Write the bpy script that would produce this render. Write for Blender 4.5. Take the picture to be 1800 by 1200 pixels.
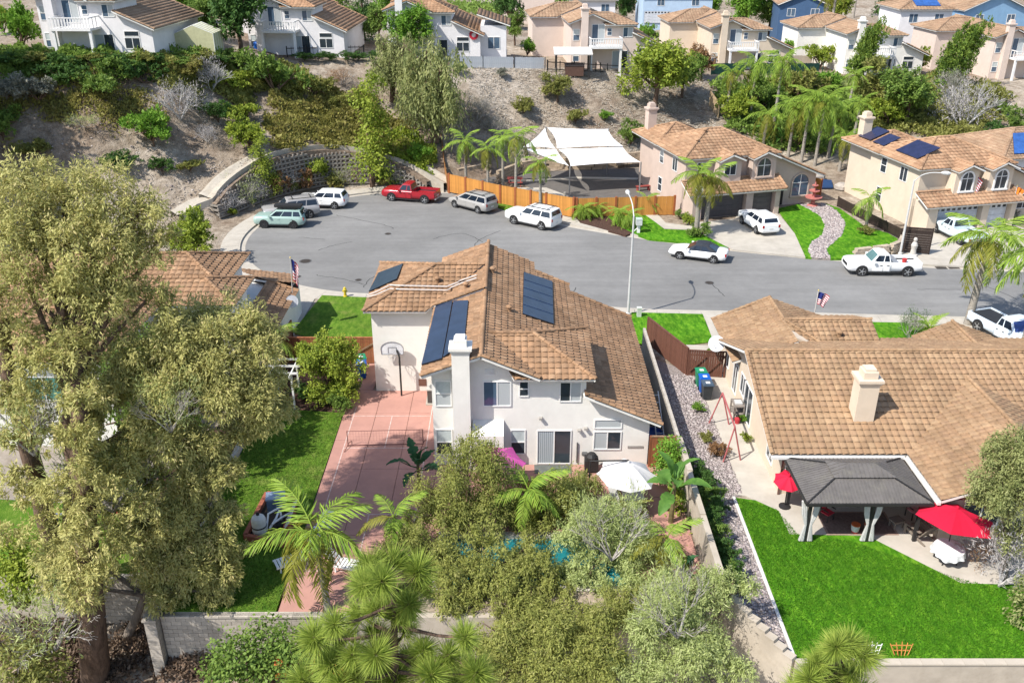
import bpy, bmesh, math, random
import numpy as np
from mathutils import Vector, Matrix
for _o in list(bpy.data.objects):
 bpy.data.objects.remove(_o)
SC = bpy.context.scene
COL = SC.collection
R = math.radians
rnd = random.Random(7)
# ------------------------------------------------------------------ camera
CAMZ, PITCH, F = 26.0, R(25.4), 1600.0
cam = bpy.data.cameras.new('camera')
cam.sensor_width, cam.lens = 36.0, 32.0
cam.clip_start, cam.clip_end = 0.5, 3000.0
camo = bpy.data.objects.new('camera', cam)
camo.location = (0, 0, CAMZ)
camo.rotation_euler = (R(90) - PITCH, 0, 0)
COL.objects.link(camo)
SC.camera = camo
# ------------------------------------------------------------------ sky and sun
SUN_EL = R(50)
SUNV = Vector((-0.837 * math.cos(SUN_EL), -0.548 * math.cos(SUN_EL), math.sin(SUN_EL))).normalized()
world = bpy.data.worlds.new('World')
SC.world = world
world.use_nodes = True
_nt = world.node_tree
_bg = _nt.nodes['Background']
_sky = _nt.nodes.new('ShaderNodeTexSky')
_sky.sky_type = 'NISHITA'
_sky.sun_disc = False
_sky.sun_elevation = SUN_EL
_sky.sun_rotation = math.atan2(SUNV.x, SUNV.y)
_nt.links.new(_sky.outputs[0], _bg.inputs[0])
_bg.inputs[1].default_value = 0.145
_sl = bpy.data.lights.new('sun', 'SUN')
_sl.energy = 4.6
_sl.angle = R(0.5)
_sl.color = (1.0, 0.95, 0.87)
_so = bpy.data.objects.new('sun', _sl)
_so.rotation_euler = SUNV.to_track_quat('Z', 'Y').to_euler()
_so.location = (-40, -30, 60)
COL.objects.link(_so)
SC.view_settings.view_transform = 'Standard'
SC.view_settings.look = 'None'
SC.view_settings.exposure = 0.63
SC.view_settings.gamma = 1.0
SC.view_settings.use_curve_mapping = False
SC.render.engine = 'CYCLES'
SC.cycles.max_bounces = 6
SC.cycles.transparent_max_bounces = 6
# ------------------------------------------------------------------ picture -> world, used to survey positions on the ground
CP, SP = math.cos(PITCH), math.sin(PITCH)
def ray(px, py):
 dx, dy = (px - 900) / F, (600 - py) / F
 return Vector((dx, CP + dy * SP, -SP + dy * CP))
def G(px, py, z=0.0):
 d = ray(px, py)
 t = (z - CAMZ) / d.z
 return Vector((d.x * t, d.y * t, z))
def D(px, py, Y):
 d = ray(px, py)
 t = Y / d.y
 return Vector((d.x * t, Y, CAMZ + d.z * t))
def lerp(a, b, t):
 return a + (b - a) * t
def sstep(t):
 t = min(1.0, max(0.0, t))
 return t * t * (3 - 2 * t)
# ------------------------------------------------------------------ materials
MATS = {}
def new_mat(name):
 m = bpy.data.materials.new(name)
 m.use_nodes = True
 nt = m.node_tree
 b = nt.nodes['Principled BSDF']
 return m, nt, b
def NN(nt, typ, **kw):
 n = nt.nodes.new(typ)
 for k, v in kw.items():
  setattr(n, k, v)
 return n
def mat(name, col, rough=0.8, var=0.12, scale=3.0, bump=0.0, bscale=40.0, metal=0.0, col2=None, dirt=None, dscale=0.6, spec=0.3, stretch=None, objvar=0.0):
 """Procedural surface: base colour broken up by two noises, optional dirt patches, fine relief."""
 if name in MATS:
  return MATS[name]
 m, nt, b = new_mat(name)
 L = nt.links.new
 tc = NN(nt, 'ShaderNodeTexCoord')
 src = tc.outputs['Object']
 if stretch:
  mp = NN(nt, 'ShaderNodeMapping')
  mp.inputs['Scale'].default_value = stretch
  L(src, mp.inputs[0])
  src = mp.outputs[0]
 n1 = NN(nt, 'ShaderNodeTexNoise')
 n1.inputs['Scale'].default_value = scale
 n1.inputs['Detail'].default_value = 6
 n1.inputs['Roughness'].default_value = 0.65
 L(src, n1.inputs['Vector'])
 rp = NN(nt, 'ShaderNodeValToRGB')
 c2 = col2 or tuple(max(0, c * (1 - 2 * var)) for c in col)
 c1 = tuple(min(1, c * (1 + var)) for c in col)
 rp.color_ramp.elements[0].position = 0.3
 rp.color_ramp.elements[1].position = 0.7
 rp.color_ramp.elements[0].color = (*c2, 1)
 rp.color_ramp.elements[1].color = (*c1, 1)
 L(n1.outputs['Fac'], rp.inputs[0])
 out = rp.outputs[0]
 if dirt:
  n2 = NN(nt, 'ShaderNodeTexNoise')
  n2.inputs['Scale'].default_value = dscale
  n2.inputs['Detail'].default_value = 8
  n2.inputs['Roughness'].default_value = 0.7
  L(src, n2.inputs['Vector'])
  r2 = NN(nt, 'ShaderNodeValToRGB')
  r2.color_ramp.elements[0].position = 0.5
  r2.color_ramp.elements[1].position = 0.72
  L(n2.outputs['Fac'], r2.inputs[0])
  mx = NN(nt, 'ShaderNodeMix', data_type='RGBA')
  L(r2.outputs[0], mx.inputs[0])
  L(out, mx.inputs[6])
  mx.inputs[7].default_value = (*dirt, 1)
  out = mx.outputs[2]
 if objvar:
  oi = NN(nt, 'ShaderNodeObjectInfo')
  mr = NN(nt, 'ShaderNodeMapRange')
  mr.inputs[3].default_value = 1 - objvar
  mr.inputs[4].default_value = 1 + objvar
  L(oi.outputs['Random'], mr.inputs[0])
  hs = NN(nt, 'ShaderNodeHueSaturation')
  L(mr.outputs[0], hs.inputs['Value'])
  L(out, hs.inputs['Color'])
  out = hs.outputs[0]
 L(out, b.inputs['Base Color'])
 b.inputs['Roughness'].default_value = rough
 b.inputs['Metallic'].default_value = metal
 b.inputs['Specular IOR Level'].default_value = spec
 if bump:
  n3 = NN(nt, 'ShaderNodeTexNoise')
  n3.inputs['Scale'].default_value = bscale
  n3.inputs['Detail'].default_value = 4
  L(src, n3.inputs['Vector'])
  bp = NN(nt, 'ShaderNodeBump')
  bp.inputs['Strength'].default_value = bump
  bp.inputs['Distance'].default_value = 0.05
  L(n3.outputs['Fac'], bp.inputs['Height'])
  L(bp.outputs[0], b.inputs['Normal'])
 MATS[name] = m
 return m
def ramp_attr_mat(name, cols, rough=0.75, spec=0.2, trans=0.0, bump=0.0, noise=0.0, nscale=6.0, objrand=True, wear=0.0):
 """Colour picked per piece: mesh attribute 'tint' plus the object's own random number through a ramp."""
 m, nt, b = new_mat(name)
 L = nt.links.new
 at = NN(nt, 'ShaderNodeAttribute', attribute_name='tint')
 fac = at.outputs['Fac']
 if objrand:
  oi = NN(nt, 'ShaderNodeObjectInfo')
  ad = NN(nt, 'ShaderNodeMath', operation='ADD')
  L(fac, ad.inputs[0])
  L(oi.outputs['Random'], ad.inputs[1])
  fr = NN(nt, 'ShaderNodeMath', operation='FRACT')
  L(ad.outputs[0], fr.inputs[0])
  fac = fr.outputs[0]
 rp = NN(nt, 'ShaderNodeValToRGB')
 el = rp.color_ramp.elements
 while len(el) < len(cols):
  el.new(0.5)
 for i, c in enumerate(cols):
  el[i].position = i / (len(cols) - 1)
  el[i].color = (*c, 1)
 L(fac, rp.inputs[0])
 out = rp.outputs[0]
 if noise:
  tc = NN(nt, 'ShaderNodeTexCoord')
  n1 = NN(nt, 'ShaderNodeTexNoise')
  n1.inputs['Scale'].default_value = nscale
  n1.inputs['Detail'].default_value = 5
  L(tc.outputs['Object'], n1.inputs['Vector'])
  mr = NN(nt, 'ShaderNodeMapRange')
  mr.inputs[1].default_value, mr.inputs[2].default_value = 0.25, 0.75
  mr.inputs[3].default_value, mr.inputs[4].default_value = 1 - noise, 1 + noise
  L(n1.outputs['Fac'], mr.inputs[0])
  hs = NN(nt, 'ShaderNodeHueSaturation')
  L(mr.outputs[0], hs.inputs['Value'])
  L(out, hs.inputs['Color'])
  out = hs.outputs[0]
 if wear:
  ge = NN(nt, 'ShaderNodeNewGeometry')
  mp = NN(nt, 'ShaderNodeMapping')
  mp.inputs['Scale'].default_value = (.9, .35, .6)
  L(ge.outputs['Position'], mp.inputs[0])
  n2 = NN(nt, 'ShaderNodeTexNoise')
  n2.inputs['Scale'].default_value = .9
  n2.inputs['Detail'].default_value = 7
  n2.inputs['Roughness'].default_value = .7
  L(mp.outputs[0], n2.inputs['Vector'])
  r2 = NN(nt, 'ShaderNodeMapRange')
  r2.inputs[1].default_value, r2.inputs[2].default_value = .3, .7
  r2.inputs[3].default_value, r2.inputs[4].default_value = 1 - wear, 1 + wear * .7
  L(n2.outputs['Fac'], r2.inputs[0])
  h2 = NN(nt, 'ShaderNodeHueSaturation')
  L(r2.outputs[0], h2.inputs['Value'])
  L(out, h2.inputs['Color'])
  out = h2.outputs[0]
 L(out, b.inputs['Base Color'])
 b.inputs['Roughness'].default_value = rough
 b.inputs['Specular IOR Level'].default_value = spec
 if trans:
  tr = NN(nt, 'ShaderNodeBsdfTranslucent')
  L(out, tr.inputs[0])
  ms = NN(nt, 'ShaderNodeMixShader')
  ms.inputs[0].default_value = trans
  L(b.outputs[0], ms.inputs[1])
  L(tr.outputs[0], ms.inputs[2])
  L(ms.outputs[0], nt.nodes['Material Output'].inputs[0])
 MATS[name] = m
 return m
def paint(name, col, rough=0.25, metal=0.0):
 if name in MATS:
  return MATS[name]
 m, nt, b = new_mat(name)
 L = nt.links.new
 tc = NN(nt, 'ShaderNodeTexCoord')
 n1 = NN(nt, 'ShaderNodeTexNoise')
 n1.inputs['Scale'].default_value = 2.5
 n1.inputs['Detail'].default_value = 6
 L(tc.outputs['Object'], n1.inputs['Vector'])
 mx = NN(nt, 'ShaderNodeMix', data_type='RGBA')
 mx.inputs[6].default_value = (*[c * 0.88 for c in col], 1)
 mx.inputs[7].default_value = (*[min(1, c * 1.06) for c in col], 1)
 L(n1.outputs['Fac'], mx.inputs[0])
 L(mx.outputs[2], b.inputs['Base Color'])
 b.inputs['Roughness'].default_value = rough
 b.inputs['Metallic'].default_value = metal
 b.inputs['Coat Weight'].default_value = 0.5
 b.inputs['Coat Roughness'].default_value = 0.22
 MATS[name] = m
 return m
def glass_mat(name, col=(0.03, 0.04, 0.05), rough=0.06):
 if name in MATS:
  return MATS[name]
 m, nt, b = new_mat(name)
 tc = NN(nt, 'ShaderNodeTexCoord')
 n1 = NN(nt, 'ShaderNodeTexNoise')
 n1.inputs['Scale'].default_value = 1.2
 nt.links.new(tc.outputs['Object'], n1.inputs['Vector'])
 mx = NN(nt, 'ShaderNodeMix', data_type='RGBA')
 mx.inputs[6].default_value = (*[c * 0.6 for c in col], 1)
 mx.inputs[7].default_value = (*[min(1, c * 1.5) for c in col], 1)
 nt.links.new(n1.outputs['Fac'], mx.inputs[0])
 nt.links.new(mx.outputs[2], b.inputs['Base Color'])
 b.inputs['Roughness'].default_value = rough
 b.inputs['Specular IOR Level'].default_value = 0.6
 MATS[name] = m
 return m
# ------------------------------------------------------------------ mesh builder
class MB:
 def __init__(s):
  s.v, s.f, s.m = [], [], []
 def add(s, vs, fs, mi=0):
  n = len(s.v)
  s.v += [tuple(v) for v in vs]
  s.f += [tuple(i + n for i in f) for f in fs]
  s.m += [mi] * len(fs)
  return s
 def box(s, x0, x1, y0, y1, z0, z1, mi=0, M=None):
  vs = [Vector(p) for p in ((x0, y0, z0), (x1, y0, z0), (x1, y1, z0), (x0, y1, z0), (x0, y0, z1), (x1, y0, z1), (x1, y1, z1), (x0, y1, z1))]
  if M is not None:
   vs = [M @ v for v in vs]
  return s.add(vs, [(3, 2, 1, 0), (4, 5, 6, 7), (0, 1, 5, 4), (1, 2, 6, 5), (2, 3, 7, 6), (3, 0, 4, 7)], mi)
 def beam(s, p0, p1, w, h, mi=0, up=(0, 0, 1)):
  p0, p1 = Vector(p0), Vector(p1)
  d = p1 - p0
  l = d.length
  if l < 1e-6:
   return s
  d /= l
  upv = Vector(up)
  if abs(d.dot(upv)) > 0.98:
   upv = Vector((0, 1, 0))
  a = d.cross(upv).normalized()
  u = a.cross(d).normalized()
  M = Matrix((( d.x, a.x, u.x, p0.x), (d.y, a.y, u.y, p0.y), (d.z, a.z, u.z, p0.z), (0, 0, 0, 1)))
  vs = [M @ Vector(p) for p in ((0, -w / 2, -h / 2), (l, -w / 2, -h / 2), (l, w / 2, -h / 2), (0, w / 2, -h / 2), (0, -w / 2, h / 2), (l, -w / 2, h / 2), (l, w / 2, h / 2), (0, w / 2, h / 2))]
  # the frame (d, a, u) is left-handed, so the faces turn the other way round
  return s.add(vs, [(0, 1, 2, 3), (7, 6, 5, 4), (4, 5, 1, 0), (5, 6, 2, 1), (6, 7, 3, 2), (7, 4, 0, 3)], mi)
 def prism(s, poly, z0, z1, mi=0, side=None):
  n = len(poly)
  ar = sum(poly[i][0] * poly[(i + 1) % n][1] - poly[(i + 1) % n][0] * poly[i][1] for i in range(n))
  if ar < 0:
   poly = poly[::-1]
  vs = [(p[0], p[1], z0) for p in poly] + [(p[0], p[1], z1) for p in poly]
  s.add(vs, [tuple(range(n))[::-1], tuple(range(n, 2 * n))], mi)
  k = len(s.v) - 2 * n
  for i in range(n):
   j = (i + 1) % n
   s.f.append((k + i, k + j, k + n + j, k + n + i))
   s.m.append(mi if side is None else side)
  return s
 def xprism(s, prof, y0, y1, mi=0):
  """profile in X,Z extruded along Y"""
  n = len(prof)
  ar = sum(prof[i][0] * prof[(i + 1) % n][1] - prof[(i + 1) % n][0] * prof[i][1] for i in range(n))
  if ar < 0:
   prof = prof[::-1]
  vs = [(p[0], y0, p[1]) for p in prof] + [(p[0], y1, p[1]) for p in prof]
  fs = [tuple(range(n)), tuple(range(n, 2 * n))[::-1]]
  for i in range(n):
   j = (i + 1) % n
   fs.append((j, i, n + i, n + j))
  return s.add(vs, fs, mi)
 def yprism(s, prof, x0, x1, mi=0):
  """profile in Y,Z extruded along X"""
  n = len(prof)
  ar = sum(prof[i][0] * prof[(i + 1) % n][1] - prof[(i + 1) % n][0] * prof[i][1] for i in range(n))
  if ar < 0:
   prof = prof[::-1]
  vs = [(x0, p[0], p[1]) for p in prof] + [(x1, p[0], p[1]) for p in prof]
  fs = [tuple(range(n))[::-1], tuple(range(n, 2 * n))]
  for i in range(n):
   j = (i + 1) % n
   fs.append((i, j, n + j, n + i))
  return s.add(vs, fs, mi)
 def plate(s, pts, t, mi=0, side=None, off=0.0):
  """flat polygon with thickness t below it"""
  pts = [Vector(p) for p in pts]
  n = poly_normal(pts)
  if n.z < -1e-6:
   pts = pts[::-1]
   n = -n
  k = len(pts)
  top = [p + n * off for p in pts]
  bot = [p + n * (off - t) for p in pts]
  s.add(top + bot, [tuple(range(k)), tuple(range(k, 2 * k))[::-1]], mi)
  b = len(s.v) - 2 * k
  for i in range(k):
   j = (i + 1) % k
   s.f.append((b + k + i, b + k + j, b + j, b + i))
   s.m.append(mi if side is None else side)
  return s
 def tube(s, pts, r, n=8, mi=0, cap=True):
  pts = [Vector(p) for p in pts]
  rs = r if isinstance(r, (list, tuple)) else [r] * len(pts)
  rings, prev = [], None
  for i, p in enumerate(pts):
   d = (pts[min(i + 1, len(pts) - 1)] - pts[max(i - 1, 0)])
   d = d.normalized() if d.length > 1e-9 else Vector((0, 0, 1))
   if prev is None:
    a = d.cross(Vector((0, 0, 1)) if abs(d.z) < 0.9 else Vector((1, 0, 0))).normalized()
   else:
    a = (prev - d * prev.dot(d)).normalized()
   prev = a
   b = d.cross(a)
   rings.append([p + (a * math.cos(2 * math.pi * k / n) + b * math.sin(2 * math.pi * k / n)) * rs[i] for k in range(n)])
  vs = [v for rg in rings for v in rg]
  fs = []
  for i in range(len(pts) - 1):
   for k in range(n):
    k2 = (k + 1) % n
    fs.append((i * n + k, i * n + k2, (i + 1) * n + k2, (i + 1) * n + k))
  if cap:
   fs.append(tuple(range(n))[::-1])
   m = (len(pts) - 1) * n
   fs.append(tuple(range(m, m + n)))
  return s.add(vs, fs, mi)
 def lathe(s, prof, n=16, c=(0, 0, 0), mi=0, M=None):
  c = Vector(c)
  vs = []
  for r, z in prof:
   for k in range(n):
    a = 2 * math.pi * k / n
    v = Vector((r * math.cos(a), r * math.sin(a), z))
    vs.append((M @ v if M is not None else v) + c)
  fs = []
  for i in range(len(prof) - 1):
   for k in range(n):
    k2 = (k + 1) % n
    fs.append((i * n + k, i * n + k2, (i + 1) * n + k2, (i + 1) * n + k))
  fs.append(tuple(range(n))[::-1])
  m = (len(prof) - 1) * n
  fs.append(tuple(range(m, m + n)))
  return s.add(vs, fs, mi)
 def mesh(s, name, mats, smooth=False):
  me = bpy.data.meshes.new(name)
  me.from_pydata(s.v, [], s.f)
  for m in (mats if isinstance(mats, (list, tuple)) else [mats]):
   me.materials.append(m)
  if any(s.m):
   me.polygons.foreach_set('material_index', s.m)
  if smooth:
   me.polygons.foreach_set('use_smooth', [True] * len(s.f))
   try:
    me.set_sharp_from_angle(angle=R(smooth if smooth is not True else 40))
   except Exception:
    pass
  me.update()
  return me
 def build(s, name, mats, parent=None, smooth=False, loc=None, rot=None, kind=None, label=None):
  o = link(name, s.mesh(name, mats, smooth), parent, loc, rot)
  if kind:
   o['kind'] = kind
  if label:
   o['label'] = label
  return o
def poly_normal(pts):
 n = Vector((0, 0, 0))
 for i in range(len(pts)):
  a, b = pts[i], pts[(i + 1) % len(pts)]
  n += Vector(((a.y - b.y) * (a.z + b.z), (a.z - b.z) * (a.x + b.x), (a.x - b.x) * (a.y + b.y)))
 return n.normalized()
WORLD = set()
def link(name, me, parent=None, loc=None, rot=None):
 o = bpy.data.objects.new(name, me)
 COL.objects.link(o)
 if parent is not None:
  o.parent = parent
  if parent in WORLD:
   o.matrix_parent_inverse = Matrix.Translation(-Vector(parent.location))
 if loc is not None:
  o.location = loc
 if rot is not None:
  o.rotation_euler = rot
 return o
def tag(o, label, cat, group=None):
 o['label'] = label
 o['category'] = cat
 if group:
  o['group'] = group
 return o
def thing(name, label, cat, loc=(0, 0, 0), rz=0.0, group=None, world=False):
 o = bpy.data.objects.new(name, None)
 o.empty_display_size = 0.3
 COL.objects.link(o)
 o.location = loc
 o.rotation_euler = (0, 0, rz)
 if world:
  WORLD.add(o)
 return tag(o, label, cat, group)
def struct(name, mb, mats, smooth=False):
 o = mb.build(name, mats, smooth=smooth)
 o['kind'] = 'structure'
 return o
def children_of(o):
 return [c for c in bpy.data.objects if c.parent == o]
KIDS = {}
def copy_tree(o, loc=None, rz=None, label=None, scale=None, parent=None, kids=None):
 if kids is None:
  kids = {}
  for c in bpy.data.objects:
   if c.parent is not None:
    kids.setdefault(c.parent, []).append(c)
 c = o.copy()
 COL.objects.link(c)
 if parent is not None:
  c.parent = parent
 if loc is not None:
  c.location = loc
 if rz is not None:
  c.rotation_euler = (c.rotation_euler[0], c.rotation_euler[1], rz)
 if scale is not None:
  c.scale = (scale,) * 3 if isinstance(scale, (int, float)) else scale
 if label:
  c['label'] = label
 for k in kids.get(o, []):
  copy_tree(k, parent=c, kids=kids)
 return c
def np_mesh(name, V, Q, mats, tint=None, mi=None, smooth=False):
 """mesh from numpy arrays; Q is (n,3) or (n,4)"""
 me = bpy.data.meshes.new(name)
 nv, (nf, k) = len(V), Q.shape
 me.vertices.add(nv)
 me.vertices.foreach_set('co', np.asarray(V, np.float32).ravel())
 me.loops.add(nf * k)
 me.loops.foreach_set('vertex_index', Q.astype(np.int32).ravel())
 me.polygons.add(nf)
 me.polygons.foreach_set('loop_start', np.arange(0, nf * k, k, dtype=np.int32))
 me.polygons.foreach_set('loop_total', np.full(nf, k, np.int32))
 for m in (mats if isinstance(mats, (list, tuple)) else [mats]):
  me.materials.append(m)
 if mi is not None:
  me.polygons.foreach_set('material_index', np.asarray(mi, np.int32))
 if smooth:
  me.polygons.foreach_set('use_smooth', np.ones(nf, bool))
 if tint is not None:
  at = me.attributes.new('tint', 'FLOAT', 'FACE')
  at.data.foreach_set('value', np.asarray(tint, np.float32))
 me.update(calc_edges=True)
 me.validate()
 return me
def in_poly(x, y, poly):
 c = False
 n = len(poly)
 j = n - 1
 for i in range(n):
  xi, yi, xj, yj = poly[i][0], poly[i][1], poly[j][0], poly[j][1]
  if (yi > y) != (yj > y) and x < (xj - xi) * (y - yi) / (yj - yi) + xi:
   c = not c
  j = i
 return c
def seg_dist(x, y, poly, closed=True):
 best = 1e9
 n = len(poly)
 for i in range(n if closed else n - 1):
  ax, ay = poly[i][0], poly[i][1]
  bx, by = poly[(i + 1) % n][0], poly[(i + 1) % n][1]
  dx, dy = bx - ax, by - ay
  t = max(0, min(1, ((x - ax) * dx + (y - ay) * dy) / (dx * dx + dy * dy + 1e-12)))
  best = min(best, math.hypot(x - ax - t * dx, y - ay - t * dy))
 return best
def smooth_line(pts, n=6):
 """Catmull-Rom through 2D/3D points"""
 P = [Vector(p) for p in pts]
 out = []
 for i in range(len(P) - 1):
  p0, p1, p2, p3 = P[max(i - 1, 0)], P[i], P[i + 1], P[min(i + 2, len(P) - 1)]
  for k in range(n):
   t = k / n
   out.append(0.5 * ((2 * p1) + (p2 - p0) * t + (2 * p0 - 5 * p1 + 4 * p2 - p3) * t * t + (3 * p1 - p0 - 3 * p2 + p3) * t ** 3))
 out.append(P[-1])
 return out
# ================================================================== SETTING
nrng = np.random.default_rng(11)
ROADC = (-9.6, 77.0, 13.6)
_line = [(95, 64), (70, 65.8), (45, 67.6), (34, 68.8), (27, 70.4), (18.3, 73), (12, 75.7), (5.2, 79.3), (2.0, 82.4)]
for a in range(40, 291, 18):
 _line.append((ROADC[0] + ROADC[2] * math.cos(R(a)), ROADC[1] + ROADC[2] * math.sin(R(a))))
_line += [(0.5, 63.3), (8, 60.8), (20, 60.0), (30, 59.3), (45, 58.5), (70, 57), (95, 55)]
EDGE = [Vector((p.x, p.y)) for p in smooth_line([Vector((*p, 0)) for p in _line], 5)]
def offset(pl, d):
 out = []
 for i, p in enumerate(pl):
  t = (pl[min(i + 1, len(pl) - 1)] - pl[max(i - 1, 0)]).normalized()
  out.append(p + Vector((t.y, -t.x)) * d)
 return out
ROADPOLY = [(p.x, p.y) for p in offset(EDGE, 1.0)]
XW = [-30, -28, -26.4, -25, -23, -20, -16.8, -12, -8, -5]
YW = [79, 80, 83, 86, 89, 92, 93.3, 93.3, 91, 92]
HW = [0, 0.9, 2.4, 3.2, 3.8, 3.8, 3.4, 2.2, 0.5, 0]
XT = [-80, -60, -45, -36, -30, -28, -26.4, -25, -23, -20, -16.8, -12, -8, -5, 0, 12, 16, 30, 35, 45, 60, 95]
YT = [68, 72, 76, 79, 79.5, 80.5, 83.5, 86.5, 89.5, 92.5, 93.8, 93.8, 91.5, 93, 98, 99.5, 100, 98, 97, 96, 96, 96]
XC = [-80, -40, -33, -27, -18, -8, 2, 12, 22, 32, 45, 60, 95]
YC = [90, 91, 94, 104, 107, 109, 112, 116, 123, 126, 127, 124, 124]
PC = [13, 12.9, 12.4, 10.9, 10.5, 9.6, 8.6, 8.0, 6.6, 6.0, 5.5, 5.0, 5.0]
XE = [-80, -14.7, -14.5, 8.5, 10.8, 95]
YE = [31.2, 31.2, 28.9, 28.9, 26.2, 26.2]
def hill(x, y):
 toe = np.interp(x, XT, YT)
 crest = np.interp(x, XC, YC)
 pad = np.interp(x, XC, PC)
 wh = np.interp(x, XW, HW)
 t = np.clip((y - toe) / (crest - toe), 0, 1)
 s = t * 0.75 + 0.25 * t * t * (3 - 2 * t)
 h = np.where(y > toe, wh + (pad - wh) * s, 0.0)
 f = np.clip((y - 140) / 70, 0, 1)
 h = h * (1 - 0.3 * f)
 edge = np.interp(x, XE, YE)
 fr = edge + 1.1 - y
 h = np.where(fr > 0, -2.4 - 0.48 * np.maximum(0, fr - 1.1), h)
 return np.maximum(h, -26.0)
def hz(x, y):
 return float(hill(np.array([float(x)]), np.array([float(y)]))[0])
def P(px, py, dz=0.0):
 """where the line of sight meets the terrain"""
 d = ray(px, py)
 t = 20.0
 o = Vector((0, 0, CAMZ))
 while t < 400:
  p = o + d * t
  if p.z <= hz(p.x, p.y):
   break
  t += 0.4
 for _ in range(10):
  t -= 0.04
  p = o + d * t
  if p.z > hz(p.x, p.y):
   break
 return Vector((p.x, p.y, hz(p.x, p.y) + dz))
xs = np.concatenate([[-700, -450, -280, -180, -120, -95], np.arange(-80, 96, 1.0), [110, 135, 180, 280, 450, 700]])
ys = np.concatenate([[-300, -150, -80, -40, -20, -8], np.arange(2, 171, 1.0), [180, 195, 220, 270, 350, 500, 800]])
GX, GY = np.meshgrid(xs, ys)
HZ = hill(GX.ravel(), GY.ravel())
_nx = np.sin(GX * 1.3 + 2 * np.sin(GY * .7)) * np.cos(GY * 1.1 + np.sin(GX * .6)) + 0.6 * np.sin(GX * 2.9 + GY * 2.1) + 0.5 * nrng.standard_normal(GX.shape)
_amp = np.clip((HZ - 0.2) / 2, 0, 1) * np.clip((np.interp(GX.ravel(), XC, PC) - HZ) / 1.0, 0.1, 1)
_fr = np.clip((-2.0 - HZ) / 1.0, 0, 1)
HZ = HZ - 0.06 + 0.17 * _nx.ravel() * (_amp + 1.4 * _fr)
for i, (x, y) in enumerate(zip(GX.ravel(), GY.ravel())):
 if 52 < y < 94 and x > -26 and in_poly(x, y, ROADPOLY):
  HZ[i] = -0.6
 if 29 < y < 35 and -4.5 < x < 6.5:
  HZ[i] = -2.0
nxn, nyn = len(xs), len(ys)
idx = np.arange(nxn * nyn).reshape(nyn, nxn)
Q = np.stack([idx[:-1, :-1], idx[:-1, 1:], idx[1:, 1:], idx[1:, :-1]], -1).reshape(-1, 4)
def dirt_material():
 m, nt, b = new_mat('hillside_dirt')
 L = nt.links.new
 tc = NN(nt, 'ShaderNodeTexCoord')
 def noise(sc, det=7, rough=0.65):
  n = NN(nt, 'ShaderNodeTexNoise')
  n.inputs['Scale'].default_value = sc
  n.inputs['Detail'].default_value = det
  n.inputs['Roughness'].default_value = rough
  L(tc.outputs['Object'], n.inputs['Vector'])
  return n
 def ramp(n, stops):
  r = NN(nt, 'ShaderNodeValToRGB')
  e = r.color_ramp.elements
  while len(e) < len(stops):
   e.new(0.5)
  for i, (p, c) in enumerate(stops):
   e[i].position = p
   e[i].color = (*c, 1)
  L(n.outputs['Fac'], r.inputs[0])
  return r
 big = ramp(noise(0.09), [(0.36, (0.27, 0.215, 0.165)), (0.5, (0.36, 0.315, 0.255)), (0.62, (0.46, 0.42, 0.36))])
 mid = ramp(noise(1.4), [(0.35, (0.55, 0.5, 0.45)), (0.7, (1.15, 1.12, 1.1))])
 fine = ramp(noise(9, 8, 0.8), [(0.3, (0.6, 0.58, 0.56)), (0.72, (1.3, 1.3, 1.32))])
 m1 = NN(nt, 'ShaderNodeMix', data_type='RGBA', blend_type='MULTIPLY')
 m1.inputs[0].default_value = 1
 L(big.outputs[0], m1.inputs[6])
 L(mid.outputs[0], m1.inputs[7])
 m2 = NN(nt, 'ShaderNodeMix', data_type='RGBA', blend_type='MULTIPLY')
 m2.inputs[0].default_value = 1
 L(m1.outputs[2], m2.inputs[6])
 L(fine.outputs[0], m2.inputs[7])
 L(m2.outputs[2], b.inputs['Base Color'])
 b.inputs['Roughness'].default_value = 0.95
 b.inputs['Specular IOR Level'].default_value = 0.1
 bp = NN(nt, 'ShaderNodeBump')
 bp.inputs['Strength'].default_value = 0.8
 bp.inputs['Distance'].default_value = 0.15
 L(noise(6, 6, 0.7).outputs['Fac'], bp.inputs['Height'])
 L(bp.outputs[0], b.inputs['Normal'])
 return m
DIRT = dirt_material()
gr = link('ground', np_mesh('ground', np.stack([GX.ravel(), GY.ravel(), HZ], 1), Q, DIRT, smooth=True))
gr['kind'] = 'structure'
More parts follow.
